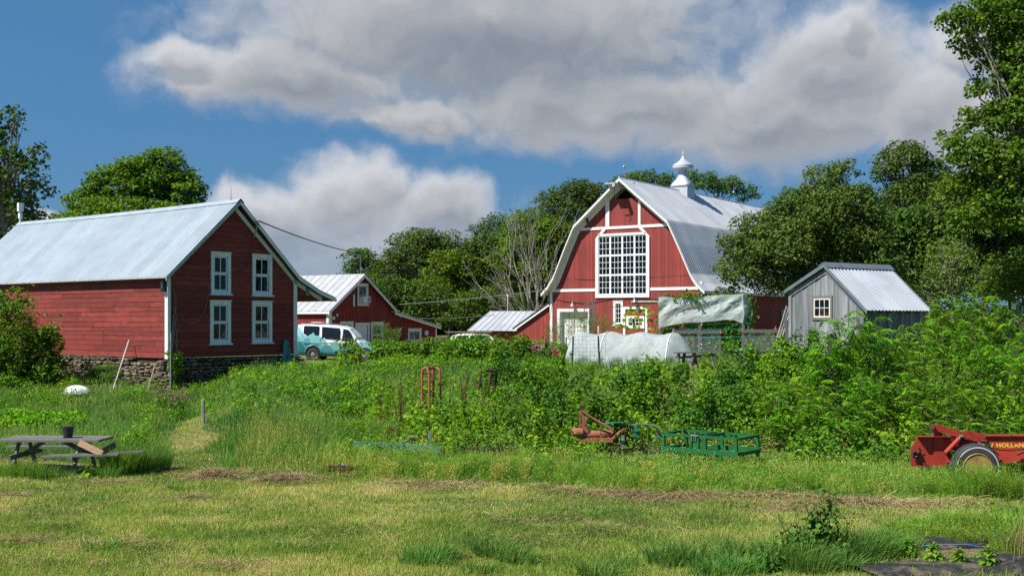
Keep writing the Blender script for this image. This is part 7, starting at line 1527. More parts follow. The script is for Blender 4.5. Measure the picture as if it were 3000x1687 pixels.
# ------------------------------------------------------------------ grass, weeds and hay
def yedge(x): return 22.3 - .24 * x + (N1.fbm(x, 0 * x, .35, 2) - .5) * 1.6
def path_dist(x, y): return np.where((y > 21) & (y < 33.5), np.abs(x + 7.0 + (y - 24) * .23 + (N3.fbm(x, y, .8, 2) - .5) * .9) - .62 + (y - 24) * .015, 9.)
def in_path(x, y):   # mown track curling up between the picnic table and the bank
    return path_dist(x, y) < 0
def bed_mask(x, y):  # black plastic mulch in the right corner
    return (x > 5.3 + (16.6 - y) * .75) & (y < 17.3) & (x > 4.3)
def sample(r, n, y0, y1, p=2.0, xr=.49):
    u = r.random(n); a, b = y0 ** (1 - p), y1 ** (1 - p); y = (a + u * (b - a)) ** (1 / (1 - p)); x = (r.random(n) * 2 - 1) * (xr * y + .5); return x, y
def ground_cover():
    v = Veg(400); r = v.r
    x, y = sample(r, 480000, 12.5, 34, 2.0)
    path = in_path(x, y); k = ((y < yedge(x) + r.normal(0, .25, len(x))) | path) & ~bed_mask(x, y); x, y, path = x[k], y[k], path[k]; n = len(x)
    pt = N2.fbm(x, y, .42, 3); fine = N3.fbm(x, y, 1.6, 2); t = .44 + (pt - .5) * 1.6 + (fine - .5) * .9 + r.normal(0, .25, n)
    h = r.uniform(.03, .075, n) * (.65 + .9 * N1.fbm(x, y, .8, 2)); a = r.random(n) * 6.28; L = h * r.uniform(.15, .9, n)
    v.blades(np.stack([x, y, terrain(x, y) - .005], 1), h, r.uniform(.010, .018, n) * (y / 18), np.stack([np.cos(a) * L, np.sin(a) * L], 1), t, 0, False)
    x, y = sample(r, 26000, 12.5, 22.5, 2.0); k = (y < yedge(x)) & ~bed_mask(x, y) & (N1.fbm(x, y, .9, 3) + .25 * sst(17, 14, y) * sst(-3, 2, x) > .52); x, y = x[k], y[k]; n = len(x)
    h = r.uniform(.06, .18, n); a = r.random(n) * 6.28; L = h * r.uniform(.2, 1.1, n); v.blades(np.stack([x, y, terrain(x, y) - .005], 1), h, r.uniform(.006, .011, n), np.stack([np.cos(a) * L, np.sin(a) * L], 1), .12 + .62 * r.random(n), 0, True)
    x, y = sample(r, 16000, 12.5, 22.5, 2.0); k = (y < yedge(x)) & ~bed_mask(x, y) & (N2.fbm(x, y, 1.1, 3) > .54); x, y = x[k], y[k]; n = len(x)      # clover and plantain leaves
    v.leaves(np.stack([x, y, terrain(x, y) + r.uniform(.01, .06, n)], 1), r.normal(size=(n, 3)) * (1, 1, .3), np.array([[0, 0, 1.]]) + r.normal(size=(n, 3)) * .35, r.uniform(.025, .055, n), r.uniform(.015, .03, n), .10 + .3 * r.random(n), 0)
    tag(v.build('mown_grass', 'grass_mown'), 'short mown yellow green grass of the front field', 'grass', kind='stuff')
    # cut hay left lying: windrow along the uncut edge and scattered patches
    v = Veg(401); r = v.r
    def lay(x, y, z, l, w, t):
        n = len(x); a = r.random(n) * 6.28; el = r.normal(0, .22, n); A = np.stack([np.cos(a) * np.cos(el), np.sin(a) * np.cos(el), np.sin(el)], 1)
        P = np.stack([x, y, z], 1); S = unit(np.cross(A, np.array([0, 0, 1.]) + r.normal(size=(n, 3)) * .3)) * w[:, None] * .5; E = A * l[:, None]; bend = np.array([0, 0, -.02])
        v.add(np.stack([P - S, P + S, P + E + S * .7 + bend, P + E - S * .7 + bend], 1), t)
    n = 19000; x = r.uniform(-9.5, 9.5, n); dens = N2.fbm(x, 0 * x + 5, .5, 2); k = (r.random(n) < np.clip((dens - .40) * 2.6, 0, .75)) & ((x > -4.6) | (r.random(n) < .3)); x = x[k]; n = len(x)
    y = yedge(x) - .45 + r.normal(0, .36, n); keep = ~bed_mask(x, y); x, y = x[keep], y[keep]; n = len(x)
    hh = .10 * np.exp(-((y - yedge(x) + .45) / .3) ** 2) * N3.fbm(x, y, 1.5, 2) * 1.7
    lay(x, y, terrain(x, y) + .02 + hh * r.random(n), r.uniform(.08, .34, n), r.uniform(.006, .013, n), .62 + (N1.fbm(x, y, 1.2, 2) - .5) * 1.2 + r.normal(0, .18, n))
    for cx, cy_, rx, ry, m_, hgt in ((-6.1, 23.2, .55, .35, 1800, .22), (-4.6, 22.6, .6, .4, 1800, .18), (3.4, 20.4, 1.3, .4, 2600, .05), (4.6, 18.9, .8, .4, 1500, .04), (5.6, 19.6, 1.6, .35, 2200, .05), (-7.2, 16.6, 1.0, .25, 1000, .05), (-5.4, 16.1, 1.1, .25, 900, .05), (-5.6, 20.2, .3, .18, 350, .10), (-9.0, 20.6, .5, .3, 600, .08), (-1.2, 15.2, .9, .3, 800, .05), (-7.9, 22.4, .9, .25, 900, .06), (-3.0, 17.3, .8, .2, 500, .03), (1.2, 17.5, 1.2, .2, 700, .03), (2.6, 15.2, .7, .3, 600, .05), (-3.8, 14.6, 1.4, .3, 900, .05), (6.8, 17.6, .9, .3, 700, .04), (-11, 26.3, 1.2, .6, 1200, .1), (-12.4, 25.6, .6, .4, 800, .1), (-4.7, 30.2, .8, .3, 600, .08), (-13.5, 36.3, 1.5, .3, 900, .1)):
        x = r.normal(cx, rx * .55, m_); y = r.normal(cy_, ry * .55, m_); g = np.exp(-((x - cx) / rx) ** 2 - ((y - cy_) / ry) ** 2)
        lay(x, y, terrain(x, y) + .015 + hgt * g * r.random(m_), r.uniform(.07, .24, m_), r.uniform(.006, .011, m_), .45 + r.normal(0, .22, m_))
    n = 30000; x, y = sample(r, n, 13, 23, 2.0); k = (y < yedge(x)) & ~bed_mask(x, y) & (N2.fbm(x, y, 1.1, 3) > .53); x, y = x[k], y[k]; n = len(x)
    lay(x, y, terrain(x, y) + .03 + .02 * r.random(n), r.uniform(.06, .22, n), r.uniform(.005, .009, n), .6 + r.normal(0, .2, n))
    tag(v.build('cut_hay', 'straw_dry'), 'dry brown cut hay lying in windrow and patches', 'hay', kind='stuff')

    # uncut grass and weeds between field and bank
    v = Veg(402); r = v.r
    x, y = sample(r, 210000, 19.5, 40.5, 2.0, .5)
    e = yedge(x); g = N1.fbm(x, y, .5, 2)
    px = x / y * F + CX
    bank_right = (px > 1040) & (y > 26.5) & (N1.fbm(x, y, .5, 2) > .44)
    k = (y > e + r.normal(0, .2, len(x))) & ~in_path(x, y) & ~(bank_right & (r.random(len(x)) < .72)) & ~((x > 4) & (y > 26) & (r.random(len(x)) < .5))
    # the ground round the picnic table stays open
    k &= ~((y < 26.5) & (x < -7.7 - (y - 24) * .23) & (y < e + .4))
    x, y, e, px, g = x[k], y[k], e[k], px[k], g[k]; n = len(x)
    left = px < 860; rise = sst(0, 1.3, y - e)
    hp = np.interp(px, [-200, 380, 560, 640, 830, 880, 1300, 1420, 3000], [.36, .42, .50, .66, .66, .46, .34, .24, .24])
    h = (.12 + (hp - .10) * rise) * (.55 + .9 * N3.fbm(x, y, .9, 2)) * r.uniform(.6, 1.2, n)
    h = np.where(y > 30, h * .78, h); h = np.where((px > 1300) & (y > 23.6), np.minimum(h, .20), h); h = np.where((px > 2200) & (y > 20.2), np.minimum(h, .30), h); h = np.where((px > 860) & (px < 1400) & (y > 24.0) & (y < 28), np.minimum(h, .17), h)
    h = h * np.clip(.30 + .75 * path_dist(x, y), .3, 1)
    a = r.random(n) * 6.28; L = h * r.uniform(.15, .75, n); lean = np.stack([np.cos(a) * L + .10 * h, np.sin(a) * L], 1)
    P = np.stack([x, y, terrain(x, y) - .01], 1); t = .45 + (N2.fbm(x, y, .6, 3) - .5) * 1.5 + r.normal(0, .16, n); w = r.uniform(.008, .015, n) * (y / 24)
    blue = ((px < 840) | ((px < 1330) & (y > 29)) | (N1.fbm(x, y, .33, 2) > .60)); tan = (px > 600) & (px < 1000) & (y < 30) & (N3.fbm(x, y, .5, 2) > .42)
    mi = np.where(tan & (r.random(n) < .45), 2, np.where(blue, 0, 1))
    for m_ in (0, 1, 2):
        q = mi == m_; hh = h[q] * (1.18 if m_ == 2 else 1); v.blades(P[q], hh, w[q] * (.6 if m_ == 2 else 1), lean[q] * (.6 if m_ == 2 else 1), t[q], m_, m_ != 2)
    # seed heads and tiny leaved weeds
    q = r.random(n) < np.where(tan, .16, .035); Pq = P[q]; hq = h[q] * 1.25; k2 = 5
    for j in range(k2):
        f = .72 + .07 * j; a = r.random(len(Pq)) * 6.28; Q = Pq + np.stack([lean[q][:, 0] * f * .5, lean[q][:, 1] * f * .5, hq * f], 1)
        v.leaves(Q, np.stack([np.cos(a) * .35, np.sin(a) * .35, np.ones(len(a))], 1), r.normal(size=(len(a), 3)), .05, .012, .4 + .5 * r.random(len(a)), 2)
    m_ = 90000; x, y = sample(r, m_, 19.5, 29, 2.0, .5); e = yedge(x); px = x / y * F + CX; g = N2.fbm(x, y, .8, 3)
    k = (y > e - .15) & (px > 820) & (y < e + 4.5) & (g > .42) & ~bed_mask(x, y); x, y, e, g, px = x[k], y[k], e[k], g[k], px[k]; m_ = len(x)
    z = terrain(x, y) + (.06 + .5 * sst(-.1, 1.2, y - e) * (.5 + g) * np.where(px > 1300, .55, .9)) * r.random(m_) ** .6
    A = r.normal(size=(m_, 3)); A[:, 2] += .4
    v.leaves(np.stack([x, y, z], 1), A, r.normal(size=(m_, 3)) * .5 + np.array([0, 0, 1.]), r.uniform(.025, .06, m_), r.uniform(.010, .022, m_), .55 + (g - .5) * .8 + r.normal(0, .18, m_), 1)
    for i in range(230):     # feathery pale weeds standing at the edge of the uncut strip
        px_ = r.uniform(860, 2560); e_ = 22.3; x_ = (px_ - CX) / F * 22.5; d_ = float(yedge(np.array([x_]))[0]) + r.uniform(.0, 1.9); x_ = (px_ - CX) / F * d_
        if px_ > 2190 and d_ > 20.9: continue
        top = .30 if 1640 < px_ < 1960 else (.48 if px_ < 1640 else .40); H_ = top * r.uniform(.5, 1.1); w_ = r.uniform(.10, .26); k_ = int(420 * (H_ / .4) * (w_ / .2)); f = r.random(k_) ** .75; a = r.random(k_) * 6.28; q = w_ * (.25 + .75 * f) * np.sqrt(r.random(k_))
        xx = x_ + q * np.cos(a) + .05 * f; yy = d_ + q * np.sin(a); A = np.stack([np.cos(a) * .6, np.sin(a) * .6, r.uniform(.1, 1.3, k_)], 1)
        v.leaves(np.stack([xx, yy, terrain(xx, yy) + H_ * f], 1), A, r.normal(size=(k_, 3)), r.uniform(.03, .07, k_), r.uniform(.006, .013, k_), .55 + r.uniform(-.25, .3) + r.normal(0, .15, k_), 2 if r.random() < .15 else 1)
    tag(v.build('tall_grass', ['grass_tall', 'grass_weed', 'grass_seed']), 'uncut grass and weeds along the bank foot', 'grass', kind='stuff')

    # slope and yard grass further back
    v = Veg(403); r = v.r
    n = 60000; y = r.uniform(34, 62, n); x = y * r.uniform(-.5, .5, n); px = x / y * F + CX
    k = ((px < 1330) | (y > 40)); lawn = ((px > 745) & (px < 960) & (y > 41)); x, y, lawn = x[k], y[k], lawn[k]; n = len(x)
    hgt = np.where(lawn, .10, .42) * r.uniform(.5, 1.1, n) * (.5 + N3.fbm(x, y, .8, 2)); hgt = np.where(y > 50, hgt * .6, hgt); a = r.random(n) * 6.28; L = hgt * r.uniform(.1, .7, n)
    v.blades(np.stack([x, y, terrain(x, y) - .02], 1), hgt, r.uniform(.018, .034, n), np.stack([np.cos(a) * L, np.sin(a) * L], 1), .42 + (N2.fbm(x, y, .5, 2) - .5) * 1.0 + r.normal(0, .14, n))
    tag(v.build('yard_grass', 'grass_tall'), 'rough grass on the slope and round the farmyard', 'grass', kind='stuff')
ground_cover()

def tuft(v, c, rad, n, h, w, tint, m=0, lean=.6, dirx=.0):
    r = v.r; a = r.random(n) * 6.28; q = rad * np.sqrt(r.random(n)); x = c[0] + q * np.cos(a); y = c[1] + q * np.sin(a) * .8
    hh = h * r.uniform(.55, 1.1, n); L = hh * r.uniform(.2, 1.0, n) * lean; out = np.stack([np.cos(a) * L + dirx * hh, np.sin(a) * L], 1)
    v.blades(np.stack([x, y, terrain(x, y) - .01], 1), hh, w * r.uniform(.7, 1.2, n), out, tint + r.normal(0, .14, n), m)
def field_tufts():
    # px, py of the base, radius m, height m, blades
    T_ = [(440, 1238, .18, .16, 130), (1065, 1425, .42, .34, 420), (1110, 1412, .3, .30, 260), (1240, 1400, .36, .34, 360), (1300, 1418, .3, .28, 260), (1200, 1440, .3, .2, 200), (1500, 1450, .3, .3, 260), (1560, 1425, .3, .22, 200), (1640, 1400, .22, .18, 160), (1680, 1420, .35, .34, 380), (1750, 1420, .4, .4, 420), (1800, 1445, .4, .3, 350), (1850, 1400, .3, .34, 300), (1870, 1438, .35, .34, 360), (1960, 1425, .42, .46, 520), (2030, 1440, .36, .46, 480), (2085, 1420, .34, .44, 420), (2150, 1412, .45, .48, 620), (2200, 1405, .36, .44, 460), (2125, 1440, .32, .3, 260), (560, 1395, .25, .12, 160), (250, 1385, .4, .14, 260), (150, 1420, .3, .12, 160), (430, 1330, .3, .1, 160), (820, 1400, .35, .12, 200), (90, 1255, .25, .12, 130), (230, 1265, .3, .12, 150), (600, 1290, .3, .09, 130), (1350, 1340, .3, .1, 130), (740, 1345, .3, .1, 130), (1480, 1300, .3, .1, 120), (2260, 1330, .3, .22, 260), (2330, 1325, .36, .25, 330), (2400, 1322, .4, .3, 380), (2470, 1330, .4, .3, 380), (2540, 1335, .4, .34, 380), (2580, 1350, .4, .36, 380), (2560, 1300, .3, .3, 200)]
    for i, (px, py, rad, h, n) in enumerate(T_):
        d = CZ * F / (py - HZ); v = Veg(500 + i); x = (px - CX) / F * d
        deep = px > 900 and py > 1380
        tuft(v, (x, d), rad * .75, n // 2, h * 1.0, .014, .45 if deep else .5, 0, .9, .15); tuft(v, (x + .05, d), rad * .95, n // 3, h * .6, .012, .62, 0, 1.1, .15)
        o = v.build('grass_tuft', 'grass_tall' if px < 2240 else 'grass_weed'); 
        big = h > .25
        tag(o, ('long dark blue green grass tuft at the front of the mown field' if big else 'small green grass tuft standing in the mown field') if px < 2240 else 'bright low weed clump behind the black mulch bed', 'grass tuft', ('long tufts along the front of the field' if big else 'short tufts in the mown field') if px < 2240 else 'weed clumps behind the mulch bed')
        b = Vector((x, d, T(x, d))); me = o.data; co = np.empty(len(me.vertices) * 3, np.float32); me.vertices.foreach_get('co', co); co = co.reshape(-1, 3) - np.array(b, np.float32); me.vertices.foreach_set('co', co.reshape(-1)); o.location = b
field_tufts()
# ------------------------------------------------------------------ small plants that stand alone
def place(o, b):
    me = o.data; co = np.empty(len(me.vertices) * 3, np.float32); me.vertices.foreach_get('co', co); co = co.reshape(-1, 3) - np.array(b, np.float32); me.vertices.foreach_set('co', co.reshape(-1)); me.update(); o.location = b; return o
def big_leaf_weed(name, label, px, d, H, spread, leaf, mat, seed, stems=3, per=14, cat='weed', group=None, asp=.62, head=None):
    rng = random.Random(seed); b = gp(px, d); root = empty(name, b, 0, label, cat, group); m = MB(); v = Veg(seed); hd = Veg(seed + 1); r = v.r
    for k in range(stems):
        h = H * rng.uniform(.6, 1.0) if k else H; pts = limb(m, (rng.uniform(-.05, .05), rng.uniform(-.05, .05), -.05), (rng.uniform(-1, 1) * spread, rng.uniform(-1, 1) * spread * .7, h), .013, .005, rng, 8, .05, sides=5)
        for i in range(per):
            f = .12 + .88 * (i + .5) / per; j = min(int(f * 8), 7); p = np.array(pts[j].lerp(pts[j + 1], f * 8 - j)); az = i * 2.4 + rng.uniform(-.4, .4); L = leaf * (1.15 - .65 * f ** 2) * rng.uniform(.75, 1.2)
            D = np.array([math.cos(az), math.sin(az), rng.uniform(-.15, .45)]); st = p + D * L * .45
            A = np.array([D * (1, 1, 0) + [0, 0, rng.uniform(-1.2, -.35)]]); N = np.array([[D[0] * .9, D[1] * .9, .8]]) + r.normal(size=(1, 3)) * .25
            v.leaves(st[None], A, N, L, L * asp, .45 + rng.uniform(-.3, .4), 0, .12); m.tube([tuple(p), tuple(st)], .003, 3, cap=False)
        if head: hd.puff(np.array(pts[-1]), (.055, .055, .05), 40, .03, .5, 0, asp=.9)
    v.puff(np.array([0, 0, H * .97]), (leaf * .5, leaf * .5, leaf * .5), 14, leaf * .5, .6)
    m.build('stems', 'stem_green', root); v.build('leaves', mat, root)
    if head: hd.build('flower_heads', head, root)
    return root
big_leaf_weed('tall_weed', 'tall broad leaved dark green weed in the right foreground', 2062, 15.0, 1.0, .24, .145, 'leaf_nettle', 700, 14, 24)
big_leaf_weed('tall_weed', 'middle sized broad leaved weed left of the tallest one', 2000, 14.9, .66, .28, .13, 'leaf_nettle', 701, 13, 18)
big_leaf_weed('tall_weed', 'short leafy weed at the bottom edge below the tall weed', 1945, 14.4, .40, .2, .10, 'leaf_nettle', 702, 9, 14)
big_leaf_weed('tall_weed', 'small leafy weed right of the tall weed stem', 2110, 14.9, .62, .18, .10, 'leaf_nettle', 703, 10, 17)
big_leaf_weed('narrow_weed', 'narrow needle leaved upright weed among the long tufts', 1836, 15.0, .22, .03, .07, 'leaf_bush', 704, 1, 40, asp=.14)
big_leaf_weed('milkweed', 'milkweed clump with dusty pink flower heads below the stone wall', 440, 34.5, 1.0, .45, .17, 'leaf_hedge', 705, 16, 12, cat='wildflower', asp=.45, head='petal_dusty')
big_leaf_weed('milkweed', 'smaller milkweed group left of the lone wooden post', 415, 36.5, .8, .4, .15, 'leaf_hedge', 706, 10, 10, cat='wildflower', asp=.45, head='petal_dusty')
big_leaf_weed('table_weed', 'bright squash like weed growing under the broken bench', 222, 23.1, .26, .30, .13, 'leaf_vine', 707, 8, 6)
big_leaf_weed('tyre_weed', 'leafy weed growing against the red spreader panel', 2395, 21.1, .75, .08, .10, 'leaf_nettle', 708, 2, 13, asp=.45)
big_leaf_weed('tyre_weed', 'leafy creeper between strut and tyre of the spreader', 2412, 21.4, .62, .12, .10, 'leaf_nettle', 709, 4, 11)
big_leaf_weed('tyre_weed', 'weed at the right edge in front of the spreader hopper', 2555, 20.6, .62, .22, .08, 'leaf_bramble', 710, 7, 14)
big_leaf_weed('lone_weed', 'single pale leaf weed in the field below the spreader', 2492, 19.0, .2, .03, .14, 'leaf_vine', 711, 1, 4)
big_leaf_weed('lone_weed', 'small upright weed on the hay windrow below the green frame', 1716, 21.2, .14, .03, .07, 'leaf_vine', 712, 1, 12, asp=.3)

def dock(label, px, d, ztop, seed, n=4):
    rng = random.Random(seed); b = gp(px, d); root = empty('dock_plant', b, 0, label, 'weed'); m = MB(); v = Veg(seed)
    for k in range(n):
        e = Vector((rng.uniform(-.16, .16), rng.uniform(-.12, .12), (ztop - b.z) * rng.uniform(.75, 1))); m.tube([(0, 0, 0), e], [.006, .003], 4)
        for i in range(16): p = e * (.35 + .65 * i / 16); v.puff(np.array(p), (.045, .045, .06), 6, .03, rng.uniform(.2, .9))
    m.build('stalks', 'rust', root); v.build('seed_heads', 'leaf_dock', root)
for i, (px, d, zt) in enumerate(((1003, 29, 1.62), (1013, 29.5, 1.5), (957, 30, 1.5), (1058, 30.2, 1.75), (1166, 30.5, 2.05), (1172, 30, 1.7))):
    dock(('rust brown dock seed stalks left of the pink pipe rack', 'second dock plant leaning right beside the tallest pair', 'lone rusty dock stalk left in the grass slope', 'rusty dock stalks touching the pink pipe rack', 'tall rusty dock stalks between the two pipe racks', 'lower rusty dock beside the tall stalks between racks')[i], px, d, zt, 720 + i)

# white umbels of wild carrot and other flowers dotted along the weeds
for i, (px, py, d) in enumerate(((2194, 1110, 23.5), (1947, 1158, 22.5), (1782, 1121, 24.0), (2008, 1133, 24.2), (2030, 1172, 22.8), (1935, 1160, 23), (2170, 1168, 22.4), (1770, 1172, 22.6), (1730, 1192, 22.2), (1640, 1176, 23.0), (2080, 1150, 23.6), (2120, 1163, 22.9))):
    p = at(px, py, d); b = gp(px, d); m = MB(); H = max(.12, p.z - b.z); root = empty('wild_carrot', b, 0, 'white flat topped wild carrot flower in the weeds by the green frame', 'wildflower', 'wild carrot flowers in the weed strip'); m.tube([(0, 0, 0), (.02, 0, H)], .003, 4); m.build('stem', 'stem_green', root)
    v = Veg(740 + i); r = v.r; n = 60; a = r.random(n) * 6.28; q = (.05 if i < 2 else .032) * np.sqrt(r.random(n)); P = np.stack([.02 + q * np.cos(a), q * np.sin(a), H + .01 * r.random(n)], 1); v.leaves(P, np.stack([np.cos(a), np.sin(a), .2 + 0 * a], 1), np.array([[0, 0, 1.]]) + r.normal(size=(n, 3)) * .2, .014, .012, r.random(n)); v.build('umbel', 'petal_white', root)
def specks(name, label, pts, mat, size, seed):
    v = Veg(seed); r = v.r
    for px, py, d, n, w in pts:
        p = np.array(at(px, py, d)); P = p + r.normal(size=(n, 3)) * (w, w, w * .35); v.leaves(P, r.normal(size=(n, 3)), np.array([[0, -.6, 1.]]) + r.normal(size=(n, 3)) * .4, size, size * .9, r.random(n))
    tag(v.build(name, mat), label, 'wildflower', kind='stuff')
specks('small_flowers', 'tiny white and daisy like flowers in the weed strip', [(1620, 1140, 23.6, 60, .35), (1690, 1150, 23.3, 60, .4), (1560, 1130, 24, 40, .4), (2440, 1325, 17.5, 40, .3), (2500, 1330, 17.3, 60, .35), (2090, 1190, 22, 40, .6), (2300, 1190, 21.5, 40, .6), (1500, 1175, 23, 40, .6), (540, 1155, 25, 20, .3), (1850, 1195, 21.7, 40, .7)], 'petal_white', .018, 760)
specks('yellow_flowers', 'small yellow flowers in the tall weeds', [(1345, 1068, 27, 60, .3), (1370, 1075, 27, 40, .25), (950, 1045, 29, 25, .3), (700, 1150, 25, 20, .3), (590, 1130, 26, 14, .3), (1760, 1105, 25.5, 14, .3), (880, 1075, 28, 16, .3)], 'petal_yellow', .028, 761)
specks('clover_flowers', 'small mauve flowers near the spreader', [(2330, 1205, 21, 26, .35), (2290, 1185, 21.4, 20, .4), (2360, 1190, 21.2, 16, .3)], 'petal_pink', .022, 762)

# ------------------------------------------------------------------ black mulch beds with young plants
def mulch():
    def strip(pts, w, hgt, name, label):   # raised plastic covered bed along a polyline
        P = []; n = 40; m = 10; L = [Vector((x, y, 0)) for x, y in pts]
        for i in range(n + 1):
            f = i / n * (len(L) - 1); j = min(int(f), len(L) - 2); c = L[j].lerp(L[j + 1], f - j); t = (L[j + 1] - L[j]).normalized(); s = Vector((-t.y, t.x, 0))
            for k in range(m + 1):
                q = k / m * 2 - 1; e = c + s * q * w * (1 + .10 * (float(N1(i * .9, k * .2)) - .5)); z = T(e.x, e.y) + .012 + hgt * (1 - q ** 4) * (.8 + .4 * float(N2(i * .4, k * .5))) + .012 * float(N3(i * 1.3, k * 1.1)); P.append((e.x, e.y, z))
        Fc = [(i * (m + 1) + k, (i + 1) * (m + 1) + k, (i + 1) * (m + 1) + k + 1, i * (m + 1) + k + 1) for i in range(n) for k in range(m)]
        me = bpy.data.meshes.new(name); me.from_pydata(P, [], Fc); me.materials.append(MATS['plastic_mulch']); me.shade_smooth(); o = bpy.data.objects.new(name, me); C.objects.link(o); tag(o, label, 'mulch film')
    strip([(5.62, 16.35), (7.2, 16.45), (9.6, 16.7)], .42, .05, 'mulch_film', 'black plastic mulch strip behind the lettuce row')
    strip([(4.35, 14.15), (5.6, 14.55), (7.2, 14.75), (9.8, 15.0)], .50, .09, 'mulch_film', 'black plastic covered bed under the lettuce row at the bottom right')
    m = MB(); n = 24; P = []
    m.poly([(x, y, T(x, y) + .008) for x, y in ((4.6, 14.9), (5.2, 15.75), (9.8, 16.2), (9.8, 15.6), (6.5, 15.2))]); m.build('soil_patch', 'wood_block', None, recalc=False); tag(bpy.data.objects['soil_patch'], 'strip of bare brown soil between the black mulch beds', 'soil', kind='structure')
    m = MB(); m.tube([(5.35, 15.85, .02), (5.9, 15.92, .06), (6.4, 16.0, .05), (6.62, 16.02, .0), (6.9, 16.05, .02), (7.25, 16.12, .05), (7.5, 16.15, .0)], .008, 6); tag(m.build('drip_line', 'blue_line'), 'blue drip hose lying along the black mulch', 'hose')
    for i, (px, d, s, lab) in enumerate(((2283, 15.25, 1.0, 'leftmost young lettuce like plant on black mulch'), (2350, 14.95, 1.05, 'second young leafy plant from the left on the mulch bed'), (2414, 14.65, .95, 'third young leafy plant on the mulch bed'), (2486, 14.5, 1.2, 'largest rightmost young leafy plant on the mulch bed'))):
        rng = random.Random(770 + i); b = gp(px, d) + Vector((0, 0, .07)); root = empty('lettuce_plant', b, 0, lab, 'seedling', 'young leafy plants on the black mulch'); v = Veg(770 + i); r = v.r
        for k in range(46):
            az = k * 2.4 + rng.uniform(-.3, .3); lv = k / 46; L = (.17 - .07 * lv) * s * rng.uniform(.8, 1.15); el = -.1 + 1.1 * lv + rng.uniform(-.2, .2); D = np.array([math.cos(az) * math.cos(el), math.sin(az) * math.cos(el), math.sin(el)])
            p0 = np.array([0, 0, .02 + .15 * s * lv]); mid = p0 + D * L * .55; A2 = D + np.array([0, 0, -.75]); N = np.array([-D[0] * math.sin(el) * .5, -D[1] * math.sin(el) * .5, 1.0])
            v.leaves(p0[None], D[None], N[None], L * .75, L * .34, .45 + rng.uniform(-.25, .35)); v.leaves((p0 + D * L * .42)[None], A2[None], N[None] + D[None] * .6, L * .66, L * .40, .5 + rng.uniform(-.25, .35))
        v.build('leaves', 'leaf_lettuce', root); m = MB(); m.tube([(0, 0, -.05), (0, 0, .17 * s)], .01, 6); m.build('stem', 'stem_green', root)
    p = at(2502, 1364, 16.0); b = gp(2502, 16.0); root = empty('marigold', b, 0, 'single orange flower by the black mulch bed', 'flower'); m = MB(); m.tube([(0, 0, 0), p - b], .004, 4); m.build('stem', 'stem_green', root); v = Veg(780); r = v.r; n = 40; a = r.random(n) * 6.28; v.leaves(np.array(p - b) + np.stack([np.cos(a), np.sin(a), 0 * a], 1) * .008, np.stack([np.cos(a), np.sin(a), r.uniform(-.1, .6, n)], 1), np.array([[0, 0, 1.]]) + r.normal(size=(n, 3)) * .1, .022, .010, r.random(n)); v.build('petals', 'petal_orange', root)
    bpy.data.objects['marigold']
    for i, (px, d, H) in enumerate(((2548, 14.5, .75), (2562, 14.6, .85), (2528, 15.0, .5), (2570, 15.2, .95))):
        b = gp(px, d); rng = random.Random(i); m = MB(); m.tube([(0, 0, 0), (.03, 0, H * .5), (.03 + rng.uniform(-.05, .15), 0, H)], [.005, .004, .002], 4); q = Vector((.03, 0, H * .5)); m.tube([q, q + Vector((-.1, .02, H * .25))], .003, 4); o = m.build('dry_stalk', 'fresh_plank'); o.location = b; tag(o, 'thin dry reddish stalk at the bottom right edge', 'stalk', 'dry stalks at the right edge')
mulch()

# vegetable bed at the left, wood chips, squash vine before the barn door
for i in range(18):
    rng = random.Random(800 + i); px = -30 + (i % 6) * 44 + rng.uniform(-10, 10); d = 32.6 + (i // 6) * 1.25 + rng.uniform(-.2, .2); b = gp(px, d); v = Veg(800 + i)
    for k in range(4): v.puff((rng.uniform(-.28, .28), rng.uniform(-.2, .2), .16 + rng.uniform(0, .1)), (.26, .24, .18), 60, .105, .55 + rng.uniform(-.2, .25), asp=.75)
    o = v.build('potato_plant', 'leaf_sumac'); o.location = b; tag(o, 'low bright leafy plant in the vegetable bed behind the picnic table', 'vegetable', 'leafy plants of the vegetable bed')
def chips(px, d, w, n, label):
    b = gp(px, d); r = np.random.default_rng(int(px)); m = MB()
    for k in range(n): x, y = r.normal(0, w), r.normal(0, w * .8); h = .16 * math.exp(-(x * x + y * y) / (w * w)); a = r.random() * 6.28; l = r.uniform(.04, .11); q = Vector((math.cos(a) * l, math.sin(a) * l, r.normal(0, .02))); m.bar(Vector((x, y, h)), Vector((x, y, h)) + q, .04, .012, r.random())
    z0 = b.copy(); o = m.build('wood_chips', 'wood_chips'); o.location = b; tag(o, label, 'wood chips')
chips(940, 43.5, .55, 420, 'heap of orange wood chips at the end of the raspberry row'); chips(1752, 38, .5, 300, 'scattered orange wood chips below the rough bench')
